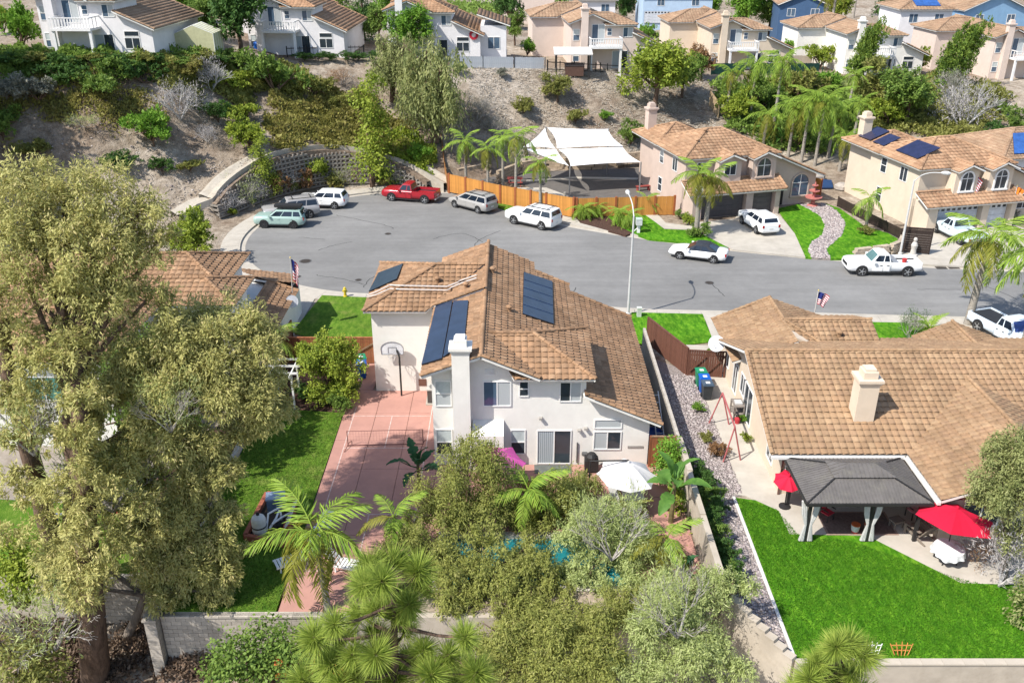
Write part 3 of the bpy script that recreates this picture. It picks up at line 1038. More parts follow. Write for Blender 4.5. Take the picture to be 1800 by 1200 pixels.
class Roof:
 def __init__(s, house, tmat, near=False, tw=.33, th=.37, singles=0, name='roof'):
  s.house, s.tmat, s.near, s.tw, s.th, s.singles = house, tmat, near, tw, th, singles
  s.planes, s.ridges, s.name, s.stag = [], [], name, near and tmat is T_MAIN
 def plane(s, *pts, single=True, tmat=None):
  pts = [Vector(p) for p in pts]
  n = poly_normal(pts)
  if n.z < 0:
   pts, n = pts[::-1], -n
  s.planes.append((pts, n, single))
  return s
 def ridge(s, *pts):
  for a, b in zip(pts, pts[1:]):
   s.ridges.append((Vector(a), Vector(b)))
  return s
 def hit(s, o, d):
  best, bp, bn = 1e9, None, None
  for pts, n, _ in s.planes:
   dn = d.dot(n)
   if abs(dn) < 1e-6:
    continue
   t = (pts[0] - o).dot(n) / dn
   if t <= 0 or t >= best:
    continue
   p = o + d * t
   if in_poly(p.x, p.y, [(q.x, q.y) for q in pts]):
    best, bp, bn = t, p, n
  return bp, bn
 def finish(s, thick=.13, caps=True, ridge_singles=None):
  mb = MB()
  for pts, n, _ in s.planes:
   mb.plate(pts, thick, 0, 1)
  base = mb.build(s.name, [mat('roof_underlay', (.06, .04, .03), .95), FASCIA], s.house)
  Mw = Matrix.Translation(s.house.location) @ Matrix.Rotation(s.house.rotation_euler[2], 4, 'Z') if s.house not in WORLD else Matrix.Identity(4)
  GV, GF = tile_grid(s.near, s.tw, s.th)
  rec = []      # full tiles: (dist, facing, frame, tint)
  allV, allF, allT = [], [], []
  nv = 0
  for pts, n, single in s.planes:
   d = (Vector((0, 0, -1)) - n * Vector((0, 0, -1)).dot(n)).normalized()
   a = d.cross(n).normalized()
   o = pts[0]
   uv = [((p - o).dot(a), (p - o).dot(d)) for p in pts]
   u0, u1 = min(q[0] for q in uv), max(q[0] for q in uv)
   v0, v1 = min(q[1] for q in uv), max(q[1] for q in uv)
   rows, cols = int((v1 - v0) / s.th) + 1, int((u1 - u0) / s.tw) + 2
   part = bmesh.new()
   lay = part.faces.layers.float.new('tint')
   anyp = False
   for r in range(rows):
    vb = v1 - (r + 1) * s.th
    for c in range(cols):
     ub = u0 + c * s.tw - (s.tw / 2 if (s.stag and n.x > .2 and r % 2) else 0)
     cor = [(ub + .001, vb + .001), (ub + s.tw - .001, vb + .001), (ub + s.tw - .001, vb + s.th - .001), (ub + .001, vb + s.th - .001)]
     ins = [in_poly(x, y, uv) for x, y in cor]
     if not any(ins):
      cen = (ub + s.tw / 2, vb + s.th / 2)
      if not in_poly(*cen, uv):
       continue
     og = o + a * ub + d * vb
     tint = rnd.random()
     if all(ins):
      if s.singles and single:
       cw = Mw @ (og + a * s.tw / 2 + d * s.th / 2)
       view = (camo.location - cw)
       fc = n.dot(view.normalized())
       rec.append((view.length / max(.05, fc) ** .5, og, a, d, n, tint))
       continue
      A, Dv, Nv, O = (np.array(q) for q in (a, d, n, og))
      jz = rnd.uniform(-.006, .006)
      V = O + GV[:, :1] * A + GV[:, 1:2] * Dv + (GV[:, 2:] + jz) * Nv
      allV.append(V)
      allF.append(GF + nv)
      allT += [tint] * len(GF)
      nv += len(V)
     else:
      anyp = True
      vs = [part.verts.new(og + a * q[0] + d * q[1] + n * q[2]) for q in GV]
      for f in GF:
       fa = part.faces.new([vs[i] for i in f])
       fa[lay] = tint
   if anyp:
    cen = sum(pts, Vector()) / len(pts)
    for i in range(len(pts)):
     p, q = pts[i], pts[(i + 1) % len(pts)]
     e = (q - p)
     pn = e.cross(n).normalized()
     if (cen - p).dot(pn) > 0:
      pn = -pn
     bmesh.ops.bisect_plane(part, geom=part.verts[:] + part.edges[:] + part.faces[:], plane_co=p + pn * .015, plane_no=pn, clear_outer=True)
    part.verts.ensure_lookup_table()
    part.verts.index_update()
    V = np.array([v.co[:] for v in part.verts]) if len(part.verts) else np.zeros((0, 3))
    if len(V):
     allV.append(V)
     tri = []
     for f in part.faces:
      ids = [v.index + nv for v in f.verts]
      for i in range(1, len(ids) - 1):
       tri.append((ids[0], ids[i], ids[i + 1], ids[i + 1]))
       allT.append(f[lay])
     s_tri = np.array(tri) if tri else np.zeros((0, 4), int)
     allF.append(s_tri)
     nv += len(V)
   part.free()
  rec.sort(key=lambda r: r[0])
  one, rest = rec[:s.singles], rec[s.singles:]
  for _, og, a, d, n, tint in rest:
   A, Dv, Nv, O = (np.array(q) for q in (a, d, n, og))
   allV.append(O + GV[:, :1] * A + GV[:, 1:2] * Dv + (GV[:, 2:] + rnd.uniform(-.006, .006)) * Nv)
   allF.append(GF + nv)
   allT += [tint] * len(GF)
   nv += len(GV)
  if allF:
   F = np.concatenate(allF)
   T = F[:, [0, 1, 2]]
   four = F[:, 3] != F[:, 2]
   tris = np.concatenate([T, F[four][:, [0, 2, 3]]])
   tt = np.array(allT)
   o = link('tile_field', np_mesh('tile_field', np.concatenate(allV), tris, s.tmat, np.concatenate([tt, tt[four]])), base)
   o['kind'] = 'stuff'
  if one:
   tm = np_mesh('roof_tile', GV, GF, s.tmat)
   for _, og, a, d, n, tint in one:
    o = link('roof_tile', tm, base)
    M = Matrix((a, d, n)).transposed().to_4x4()
    M.translation = og + n * rnd.uniform(-.006, .008) + a * rnd.uniform(-.006, .006)
    M = M @ Matrix.Rotation(R(rnd.uniform(-.9, .9)), 4, 'Z')
    o.matrix_local = M
  if caps:
   rs = ridge_singles if ridge_singles is not None else s.near
   rr, ln = (.115, .40) if s.near else (.13, .5)
   k = 6 if s.near else 4
   cm = MB()
   vs, fs = [], []
   for x, r in ((-.03, rr * .86), (ln + .02, rr)):
    for i in range(k + 1):
     t = math.pi * i / k
     vs.append((x, math.cos(t) * r, math.sin(t) * r * .95 + (.02 if x < 0 else .045)))
   for i in range(k):
    fs.append((i, i + 1, k + 2 + i, k + 1 + i))
   fs.append(tuple(range(k + 1, 2 * k + 2)))
   cm.add(vs, fs)
   shared = cm.mesh('ridge_tile', s.tmat) if rs else None
   allm = MB()
   tints = []
   for p, q in s.ridges:
    if p.z < q.z:
     p, q = q, p
    L = (q - p).length
    nseg = max(1, round(L / ln))
    x = (q - p).normalized()
    y = Vector((0, 0, 1)).cross(x).normalized()
    z = x.cross(y).normalized()
    for i in range(nseg):
     M = Matrix((x, y, z)).transposed().to_4x4()
     M.translation = p + (q - p) * (i / nseg) + z * .035
     M = M @ Matrix.Diagonal((L / nseg / ln, 1, 1, 1))
     if rs:
      o = link('ridge_tile', shared, base)
      o.matrix_local = M
     else:
      allm.add([M @ Vector(v) for v in vs], fs)
      tints += [rnd.random()] * len(fs)
   if allm.v:
    me = allm.mesh('ridge_caps', s.tmat)
    at = me.attributes.new('tint', 'FLOAT', 'FACE')
    at.data.foreach_set('value', tints)
    o = link('ridge_caps', me, base)
    o['kind'] = 'stuff'
  return base
AXES = {'S': (Vector((1, 0, 0)), Vector((0, -1, 0))), 'W': (Vector((0, -1, 0)), Vector((-1, 0, 0))), 'E': (Vector((0, 1, 0)), Vector((1, 0, 0))), 'N': (Vector((-1, 0, 0)), Vector((0, 1, 0)))}
def frame_M(o, ax):
 r, n = AXES[ax]
 u = Vector((0, 0, 1))
 M = Matrix((r, u, n)).transposed().to_4x4()
 M.translation = Vector(o)
 return M
def window(house, o, w, h, style='slider', ax='S', panes=None, frame=WFRAME, fw=.055, arch=False, grid=0, name='window'):
 """o = lower corner at the viewer's left on the wall; x right, y up, z out of the wall"""
 M = frame_M(o, ax)
 mb = MB()
 def bx(x0, x1, y0, y1, z0, z1, mi=0):
  mb.box(x0, x1, y0, y1, z0, z1, mi, M)
 bx(-fw, 0, -fw, h + fw, -.02, .045)
 bx(w, w + fw, -fw, h + fw, -.02, .045)
 bx(0, w, -fw, 0, -.02, .05)
 bx(0, w, h, h + fw, -.02, .045)
 cells = []
 if style == 'slider':
  bx(w / 2 - fw * .5, w / 2 + fw * .5, 0, h, -.02, .04)
  cells = [(0, w / 2 - fw * .5, 0, h), (w / 2 + fw * .5, w, 0, h)]
 elif style == 'hung':
  bx(0, w, h / 2 - fw * .5, h / 2 + fw * .5, -.02, .04)
  cells = [(0, w, h / 2 + fw * .5, h), (0, w, 0, h / 2 - fw * .5)]
 else:
  cells = [(0, w, 0, h)]
 if grid:
  for i in range(1, grid):
   bx(w * i / grid - .012, w * i / grid + .012, 0, h, .015, .035)
   bx(0, w, h * i / grid - .012, h * i / grid + .012, .016, .034)
 wo = mb.build(name, frame, house)
 panes = panes or [GLASS] * len(cells)
 for (a, b, c, d), pm in zip(cells, panes):
  m2 = MB()
  m2.box(a, b, c, d, -.015, .012, 0, M)
  m2.build('pane', pm, wo)
 return wo
def arch_window(house, o, w, h, ax='S', pm=None, wall=None):
 """window with a half-round head and a moulded surround"""
 M = frame_M(o, ax)
 mb = MB()
 out, inn = [], []
 for i in range(13):
  t = math.pi * i / 12
  inn.append((w / 2 + math.cos(t) * w / 2, h + math.sin(t) * w / 2))
  out.append((w / 2 + math.cos(t) * (w / 2 + .14), h + math.sin(t) * (w / 2 + .14)))
 inn = [(w, 0)] + inn + [(0, 0)]
 out = [(w + .14, 0)] + out + [(-.14, 0)]
 for i in range(len(inn) - 1):
  q = [inn[i], out[i], out[i + 1], inn[i + 1]]
  vs = [M @ Vector((p[0], p[1], z)) for z in (-.02, .1) for p in q]
  mb.add(vs, [(0, 1, 2, 3), (7, 6, 5, 4), (0, 4, 5, 1), (1, 5, 6, 2), (2, 6, 7, 3), (3, 7, 4, 0)])
 mb.box(-.2, w + .2, -.14, -.005, -.02, .18, 0, M)
 wo = mb.build('window', wall or WFRAME, house)
 m2 = MB()
 m2.add([M @ Vector((p[0], p[1], .012)) for p in inn], [tuple(range(len(inn)))])
 m2.build('pane', pm or GLASS, wo)
 m3 = MB()
 m3.box(w / 2 - .03, w / 2 + .03, .01, h + w / 2 - .05, .013, .04, 0, M)
 m3.box(.02, w - .02, h - .03, h + .03, .013, .038, 0, M)
 m3.build('mullion', WFRAME, wo)
 return wo
def garage_door(house, x0, x1, y, h, m, lites=0, ax='S', gap=.02):
 """sectional door: four stacked panels, lites in the top one"""
 mb = MB()
 mb.box(x0, x1, y - .01, y + .1, 0, h)
 do = mb.build('garage_door', mat('door_joint', (.05, .05, .05), .8), house)
 ph = h / 4
 pmb = MB()
 pmb.box(x0 + .01, x1 - .01, y - .045, y - .012, gap / 2, ph - gap / 2)
 me = pmb.mesh('door_panel', m)
 for k in range(4):
  link('door_panel', me, do, (0, 0, k * ph))
 if lites:
  for i in range(lites):
   w = (x1 - x0) / lites
   m2 = MB()
   m2.box(x0 + w * (i + .2), x0 + w * (i + .8), y - .055, y - .046, 3 * ph + .16, 3 * ph + .42)
   m2.build('lite', GLASS, do)
 return do
def chimney(house, x0, x1, y0, y1, z0, z1, m, cap=True):
 mb = MB()
 mb.box(x0, x1, y0, y1, z0, z1)
 co = mb.build('chimney', m, house)
 mb = MB()
 mb.box(x0 - .06, x1 + .06, y0 - .06, y1 + .06, z1, z1 + .12)
 mb.box(x0 - .13, x1 + .13, y0 - .13, y1 + .13, z1 + .12, z1 + .26)
 mb.build('chimney_crown', m, co)
 if cap:
  mb = MB()
  cx, cy = (x0 + x1) / 2, (y0 + y1) / 2
  w, d = (x1 - x0) * .36, (y1 - y0) * .42
  mb.box(cx - w, cx + w, cy - d, cy + d, z1 + .262, z1 + .62)
  mb.box(cx - w * .75, cx + w * .75, cy - d * .75, cy + d * .75, z1 + .62, z1 + .74)
  mb.build('chimney_cap', m, co)
 return co
def roof_vent(roofpart, p, m=None):
 mb = MB()
 mb.lathe([(.12, -.1), (.12, .28)], 10, p)
 mb.lathe([(.19, .28), (.19, .34), (.05, .44)], 10, p)
 return mb.build('roof_vent', m or T_MAIN, roofpart)
# ---------------- the two-storey plan shared by the white house and the row on the hill
def plan_a(h, wall, tmat, near=False, singles=0, tw=.33, th=.37, balcony=None, facade=True, pane=None, wing=True, vents=True):
 zr = lambda x: 6.5 - .43 * (x + 1.5)
 zl = lambda x: 6.5 - .37 * (-1.5 - x)
 rf = Roof(h, tmat, near, tw, th, singles)
 E = -4.45
 rf.plane((E, -.65, zl(E)), (-1.5, -.65, 6.5), (-1.5, 7.7, 6.5), (E, 7.7, zl(E)))
 rf.plane((E, 7.7, zl(E) + .17), (-1.5, 7.7, 6.67), (-1.5, 15.6, 6.67), (E, 15.6, zl(E) + .17))
 rf.plane((-1.5, -.65, 6.5), (1.4, -.65, zr(1.4)), (1.4, 15.6, zr(1.4)), (-1.5, 15.6, 6.5))
 rf.plane((1.4, 4.6, zr(1.4)), (3.6, 4.6, zr(3.6)), (3.6, 14.1, zr(3.6)), (1.4, 14.1, zr(1.4)))
 rf.plane((3.6, -.6, zr(3.6)), (7.5, -.6, zr(7.5)), (7.5, 12.8, zr(7.5)), (3.6, 12.8, zr(3.6)))
 rf.plane((.1, -.58, 5.2), (4.1, -.58, 5.2), (1.1, 2.42, 6.31), (-1.3, 2.42, 6.31))
 rf.plane((4.1, -.58, 5.2), (4.1, 5.42, 5.2), (1.1, 2.42, 6.31))
 rf.plane((4.1, 5.42, 5.2), (-1.3, 5.42, 5.2), (-1.3, 2.42, 6.31), (1.1, 2.42, 6.31))
 rf.ridge((-1.5, -.65, 6.5), (-1.5, 7.7, 6.5)).ridge((-1.5, 7.6, 6.67), (-1.5, 15.6, 6.67))
 rf.ridge((1.1, 2.42, 6.31), (4.1, -.58, 5.2)).ridge((1.1, 2.42, 6.31), (4.1, 5.42, 5.2)).ridge((1.1, 2.42, 6.31), (-1.2, 2.42, 6.31))
 rf.ridge((E + .1, 7.72, zl(E) + .2), (-1.5, 7.72, 6.7))
 rf.ridge((1.45, 14.0, zr(1.4)), (3.6, 14.0, zr(3.6))).ridge((3.65, 12.75, zr(3.6)), (7.5, 12.75, zr(7.5)))
 rf.ridge((-1.5, -.62, 6.5), (1.3, -.62, zr(1.3))).ridge((-1.5, -.62, 6.5), (E, -.62, zl(E))).ridge((4.0, -.57, zr(4.0)), (7.5, -.57, zr(7.5)))
 if wing:
  rf.plane((-8.47, 7.4, 5.35), (-4.9, 7.4, 5.35), (-1.7, 11.3, 6.715), (-4.57, 11.3, 6.715))
  rf.plane((-8.47, 7.4, 5.35), (-4.57, 11.3, 6.715), (-8.47, 15.2, 5.35))
  rf.plane((-8.47, 15.2, 5.35), (-4.57, 11.3, 6.715), (-1.7, 11.3, 6.715), (-1.7, 15.2, 5.35))
  rf.ridge((-4.57, 11.3, 6.715), (-8.47, 7.4, 5.35)).ridge((-4.57, 11.3, 6.715), (-8.47, 15.2, 5.35)).ridge((-4.57, 11.3, 6.715), (-1.7, 11.3, 6.715))
 mb = MB()
 mb.xprism([(-4, -3), (7, -3), (7, 2.69), (-1.5, 6.34), (-4, 5.41)], 0, 12.2)
 mb.xprism([(-3.98, -3), (3.2, -3), (3.2, 4.34), (-1.5, 6.36), (-3.98, 5.43)], 11.8, 13.6)
 mb.box(-1.2, 3.7, .004, 5.0, 2.5, 5.19)
 if wing:
  mb.box(-8.1, -3.9, 7.9, 14.8, -3, 5.3)
 wo = mb.build('wall', wall, h)
 base = rf.finish()
 if facade:
  P1 = pane or GLASSB
  window(h, (-3.75, 0, 3.4), .72, 1.25, 'hung', panes=[SHEER, P1])
  window(h, (-3.72, 0, .9), .7, 1.25, 'hung', panes=[SHEER, P1])
  window(h, (-1.45, 0, 3.2), 1.5, 1.5 if not balcony else 2.0, 'slider', panes=[P1, BLIND])
  window(h, (.45, 0, 3.95), .5, .8, 'hung', panes=[P1, P1])
  window(h, (2.45, 0, 3.75), 1.1, 1.05, 'slider', panes=[P1, BLIND])
  window(h, (1.2, 0, .06), 1.85, 2.0, 'slider', panes=[VBLIND, GLASS])
  window(h, (4.25, 0, 1.95), 1.4, .42, 'fixed', panes=[GLASS])
  window(h, (4.2, 0, .8), 1.45, .95, 'slider', panes=[GLASS, GLASS])
  chimney(h, -2.9, -2.05, -.75, -.002, -2, 6.95, wall)
 if balcony:
  mb = MB()
  mb.box(-1.9, 2.0, -2.2, -.01, 2.62, 2.85)
  bo = mb.build('balcony', balcony, h)
  mb = MB()
  pm = MB()
  pm.box(-.07, .07, -.02, .02, 0, .9)
  me = pm.mesh('rail_post', balcony)
  for i in range(14):
   link('baluster', me, bo, (-1.85 + i * 3.8 / 13, -2.15, 2.85))
  for y in (-1.4, -.7):
   for x in (-1.85, 1.95):
    link('baluster', me, bo, (x, y, 2.85), (0, 0, R(90)))
  mb.box(-1.92, 2.02, -2.2, -2.1, 3.75, 3.85)
  mb.box(-1.92, -1.82, -2.1, -.01, 3.75, 3.85)
  mb.box(1.92, 2.02, -2.1, -.01, 3.75, 3.85)
  mb.build('handrail', balcony, bo)
  for x in (-1.75, 1.85):
   m2 = MB()
   m2.box(x - .13, x + .13, -2.1, -1.84, -2, 2.62)
   m2.build('balcony_post', balcony, h)
 return rf, base, wo
# ---------------- 1. the white house in the centre
WH = thing('house', 'white stucco two-storey house with brown tiled roof and blue solar panels in the centre', 'house', (0, 40, 0))
rf, roofp, _ = plan_a(WH, STUC['white'], T_MAIN, near=True, singles=300, facade=False)
def px_win(h, Yw, Y0, rect, style, panes, **k):
 x0, y0, x1, y1 = rect
 a, b = D(x0, y1, Yw), D(x1, y0, Yw)
 return window(h, (a.x, Yw - Y0, a.z), b.x - a.x, b.z - a.z, style, panes=panes, **k)
for rect, st, pn in (((767, 670, 791, 712), 'hung', [SHEER, BLIND]), ((769, 755, 793, 797), 'hung', [SHEER, GLASS]), ((851, 671, 897, 712), 'slider', [GLASSB, BLIND]), ((914, 671, 928, 695), 'hung', [GLASS, GLASS]),
     ((985, 672, 1021, 704), 'slider', [GLASS, BLIND]), ((899, 756, 922, 796), 'hung', [SHEER, GLASS]), ((945, 757, 1003, 813), 'slider', [VBLIND, GLASS]), ((1046, 738, 1092, 751), 'fixed', [BLIND]), ((1044, 759, 1091, 788), 'slider', [BLIND, GLASS])):
 px_win(WH, 40, 40, rect, st, pn)
chimney(WH, -2.92, -2.06, -.75, -.004, 0, 6.75, STUC['white'])
mb = MB()
mb.yprism([(-.85, -.1), (0, -.1), (-.003, 2.62), (-.85, 2.15)], -2.0, -.42)
mb.build('alcove', STUC['white'], WH)
mb = MB()
for k in range(5):
 mb.box(-1.35, -.85, -.035, -.005, 5.18 + k * .07, 5.23 + k * .07)
mb.build('gable_vent', WFRAME, WH)
def on_roof(px, py, lift=0.0, off=Vector((0, 40, 0)), r=None):
 p, n = (r or rf).hit(Vector((0, 0, CAMZ)) - off, ray(px, py))
 return (p + n * lift) if p is not None else None
def roof_panel(h, pxs, seams=0, r=None, off=Vector((0, 40, 0)), m=SOLAR, name='solar_panel'):
 pts = [on_roof(x, y, .17, off, r) for x, y in pxs]
 mb = MB().plate(pts, .07, 0, 1)
 po = mb.build(name, [m, SOLARFR], h)
 if seams:
  m2 = MB()
  a, b, c, d = pts
  n = poly_normal(pts)
  n = n if n.z > 0 else -n
  for i in range(1, seams):
   m2.beam(a.lerp(d, i / seams) + n * .012, b.lerp(c, i / seams) + n * .012, .02, .02, 0, n)
  m2.build('seam', mat('panel_seam', (.025, .05, .12), .4), po)
 return po
roof_panel(WH, [(650, 516), (667, 483), (710, 467), (699, 494)], 0, m=mat('dark_panel', (.03, .045, .06), .35))
roof_panel(WH, [(743, 645), (768, 541), (797, 533), (779, 634)], 0)
roof_panel(WH, [(781, 632), (799, 533), (825, 532), (818, 606)], 0)
roof_panel(WH, [(919, 482), (969, 498), (971, 573), (917, 555)], 5)
for dy in (0, 5):
 pts = [(641, 527 + dy * .4), (664, 518 + dy), (688, 506 + dy * 1.3), (786, 508 + dy * 1.3), (815, 497 + dy), (845, 487 + dy)]
 pw = []
 for (xa, ya), (xb, yb) in zip(pts, pts[1:]):
  for q in range(6):
   p = on_roof(lerp(xa, xb, q / 6), lerp(ya, yb, q / 6), .2)
   if p is not None:
    pw.append(p)
 MB().tube(pw, .04, 6).build('roof_pipe', PVC, WH)
for px, py in ((769, 497), (866, 480), (895, 548), (819, 507)):
 p = on_roof(px, py)
 if p:
  roof_vent(roofp, p)
mb = MB()
for x, z in ((1.45, 2.75), (3.42, 2.05), (3.75, 2.15)):
 mb.box(x - .08, x + .08, -.2, -.003, z - .05, z + .06)
mb.build('wall_light', mat('lamp_body', (.35, .33, .3), .5), WH)
mb = MB().tube([(3.35, -.06, .1), (3.35, -.06, 1.3)], .035, 6)
mb.lathe([(.16, 0), (.16, .12)], 12, (3.75, -.12, .6))
mb.build('hose_reel', mat('dark_grey', (.1, .1, .1), .6), WH)
MB().box(5.95, 6.75, -.03, -.003, .95, 1.08).build('wall_vent', mat('vent_grey', (.3, .28, .26), .6), WH)
mb = MB()
mb.box(-5.55, -5.1, 7.87, 7.897, .35, .8)
mb.build('wall_hatch', mat('hatch_brown', (.16, .08, .06), .7), WH)
# ---------------- 2. the tan-roofed bungalow on the right
RH = thing('house', 'cream single-storey bungalow with wide tan tiled roof and square chimney', 'house', (20, 43, 0), world=True)
r2 = Roof(RH, T_LIGHT, True, .34, .37, 300)
e, sl = 2.6, .36
r2.plane((12.3, 36.75, e), (31, 36.75, e), (31, 43.2, e + sl * 6.45), (12.3, 43.2, e + sl * 6.45))
r2.plane((18.8, 33.0, e), (18.8, 36.8, e), (23.4, 41.4, e + sl * 4.6), (23.4, 33.0, e + sl * 4.6))
r2.plane((28, 33.0, e), (28, 36.8, e), (23.4, 41.4, e + sl * 4.6), (23.4, 33.0, e + sl * 4.6))
r2.plane((12.3, 43.2, e + sl * 6.45), (31, 43.2, e + sl * 6.45), (31, 49.6, e), (12.3, 49.6, e), single=False)
r2.plane((12.6, 46.5, e), (16.2, 46.5, e + 1.3), (16.2, 52.9, e + 1.3), (12.6, 52.4, e))
r2.plane((16.2, 49.3, e + 1.3), (16.2, 52.9, e + 1.3), (19.8, 52.9, e), (19.8, 49.3, e), single=False)
r2.plane((16.2, 47.2, 3.07), (21.4, 47.2, 3.07), (21.4, 49.5, 3.9), (16.2, 49.5, 3.9))
r2.plane((16.2, 49.5, 3.9), (21.4, 49.5, 3.9), (21.4, 52.4, 2.86), (16.2, 52.4, 2.86), single=False)
r2.plane((24.2, 46, e), (26.6, 46, 3.47), (26.6, 50.2, 3.47), (24.2, 50.0, e))
r2.plane((29, 46, e), (26.6, 46, 3.47), (26.6, 50.2, 3.47), (29, 50.0, e), single=False)
zt = e + sl * 6.45
r2.ridge((12.3, 43.2, zt), (31, 43.2, zt)).ridge((23.4, 33, 4.256), (23.4, 41.4, 4.256)).ridge((16.2, 49.5, 3.9), (16.2, 52.9, 3.9)).ridge((16.2, 49.5, 3.9), (21.4, 49.5, 3.9)).ridge((26.6, 47, 3.47), (26.6, 50.2, 3.47))
r2.ridge((12.36, 36.78, e), (12.36, 43.2, zt)).ridge((16.2, 49.5, 3.9), (17.9, 47.6, 3.25)).ridge((16.2, 52.9, 3.9), (12.6, 52.4, 2.6))
r2p = r2.finish()
mb = MB()
mb.yprism([(37.3, -.2), (48.7, -.2), (48.7, 2.72), (43.2, 4.74), (37.3, 2.64)], 13.1, 30.5)
mb.xprism([(13.12, -.2), (19.2, -.2), (19.2, 2.62), (16.2, 3.74), (13.12, 2.6)], 47.5, 52.2)
mb.box(17, 21, 47.5, 51.8, -.2, 2.9)
mb.xprism([(24.8, -.2), (28.4, -.2), (28.4, 2.6), (26.6, 3.3), (24.8, 2.6)], 46.5, 49.7)
mb.xprism([(19.4, -.2), (27.4, -.2), (27.4, 2.62), (23.4, 4.1), (19.4, 2.62)], 33.7, 40)
mb.build('wall', STUC['cream'], RH)
chimney(RH, 16.75, 17.7, 38.6, 39.5, 2.8, 5.35, STUC['cream'])
mb = MB()
mb.box(18.62, 18.78, 32.95, 36.7, 2.42, 2.56)
mb.box(12.3, 18.7, 36.6, 36.73, 2.42, 2.56)
mb.build('gutter', FASCIA, RH)
mb = MB()
mb.box(13.05, 13.13, 37.2, 37.28, 0, 2.5)
mb.build('downpipe', mat('brown_pipe', (.16, .09, .07), .6), RH)
for y0, w, z0, z1 in ((49.3, .5, .9, 2.1), (47.3, .9, .3, 2.1), (45.5, 1.0, 1.1, 2.2), (44.2, 1.7, .2, 2.2), (39.3, 1.0, .7, 1.9)):
 window(RH, (13.1, y0 + w / 2, z0), w, z1 - z0, 'fixed' if w < .8 else 'slider', 'W')
window(RH, (13.3, 37.3, .75), .9, 1.3, 'fixed')
window(RH, (14.8, 37.3, .1), 2.4, 2.1, 'slider')
window(RH, (20.3, 33.7, .8), 1.6, 1.3, 'slider')
for px, py in ((1475, 592), (1120, 600)):
 p, n = r2.hit(Vector((0, 0, CAMZ)), ray(px, py))
 if p:
  roof_vent(r2p, p, T_LIGHT)
mb = MB().box(19.42, 27.38, 33.65, 33.69, 2.2, 2.6)
mb.build('gable_trim', mat('maroon_trim', (.22, .03, .05), .6), RH)
def dish(parent, p, aim, r=.42, rod=.5):
 mb = MB()
 prof = [(r * k / 5, .16 * (k / 5) ** 2 * r / .42) for k in range(1, 6)]
 q = Vector(aim).to_track_quat('Z', 'Y').to_matrix().to_4x4()
 mb.lathe([(.01, 0)] + prof + [(r - .02, .16 * r / .42 - .012)], 18, p, 0, q)
 a = q @ Vector((0, -r * .8, .0))
 b = q @ Vector((0, -r * .2, .5))
 mb.tube([Vector(p) + a, Vector(p) + b], .015, 5)
 mb.tube([p, Vector(p) - Vector((0, 0, rod))], .025, 6)
 return mb.build('satellite_dish', mat('dish_grey', (.55, .56, .58), .5), parent)
dish(RH, D(1261, 604, 49.2), (-.5, -.75, .45), .5)
# ---------------- 3. the house behind the tree on the left
LH = thing('house', 'white house with orange-brown tiled roof, half hidden behind the big trees on the left', 'house', (-24, 49, 0), world=True)
r3 = Roof(LH, T_MAIN, True, .36, .40, 300)
def hip(r, x0, x1, y0, y1, z, s, left=True, right=True, single=True):
 d = (y1 - y0) / 2
 ym, zt = (y0 + y1) / 2, z + s * d
 a = (x0 + d if left else x0, ym, zt)
 b = (x1 - d if right else x1, ym, zt)
 r.plane((x0, y0, z), (x1, y0, z), b, a, single=single)
 r.plane((x1, y1, z), (x0, y1, z), a, b, single=False)
 r.ridge(a, b)
 if right:
  r.plane((x1, y0, z), (x1, y1, z), b, single=single)
  r.ridge(b, (x1, y0, z)).ridge(b, (x1, y1, z))
 if left:
  r.plane((x0, y0, z), (x0, y1, z), a, single=single)
  r.ridge(a, (x0, y0, z)).ridge(a, (x0, y1, z))
 return a, b
hip(r3, -36, -16, 48.3, 52.8, 5.3, .37)
hip(r3, -34, -17.4, 51, 57, 5.32, .38, single=False)
hip(r3, -36, -20.4, 41.2, 48.6, 5.25, .37, single=False)
r3.plane((-16.5, 49.6, 3.35), (-14.5, 49.6, 2.6), (-14.5, 57.2, 2.6), (-16.5, 57.2, 3.35))
r3.plane((-16.5, 57.2, 3.35), (-14.5, 57.2, 2.6), (-15.2, 60.2, 2.6), (-20, 60.2, 2.6))
r3.ridge((-16.5, 57.2, 3.35), (-14.5, 57.2, 2.6))
r3.finish()
mb = MB()
mb.box(-35.5, -16.5, 48.8, 52.4, -.2, 5.24)
mb.box(-33.5, -17.9, 52.3, 56.5, -.2, 5.26)
mb.box(-35.5, -20.9, 41.7, 48.9, -.2, 5.2)
mb.box(-20, -15, 50.1, 59.6, -.2, 2.75)
mb.build('wall', STUC['white'], LH)
SHUT = slat_mat('green_shutter', (.03, .12, .10), (.10, .27, .22), 4)
window(LH, (-25.3, 41.7, 2.85), 2.0, 1.3, 'slider', panes=[SHUT, SHUT])
window(LH, (-25.3, 41.7, .7), 1.3, .6, 'slider', panes=[GLASS, GLASS])
window(LH, (-18.6, 48.8, 3.2), 1.2, 1.2, 'slider')
dish(LH, D(512, 530, 55.5), (.5, -.7, .5), .42)
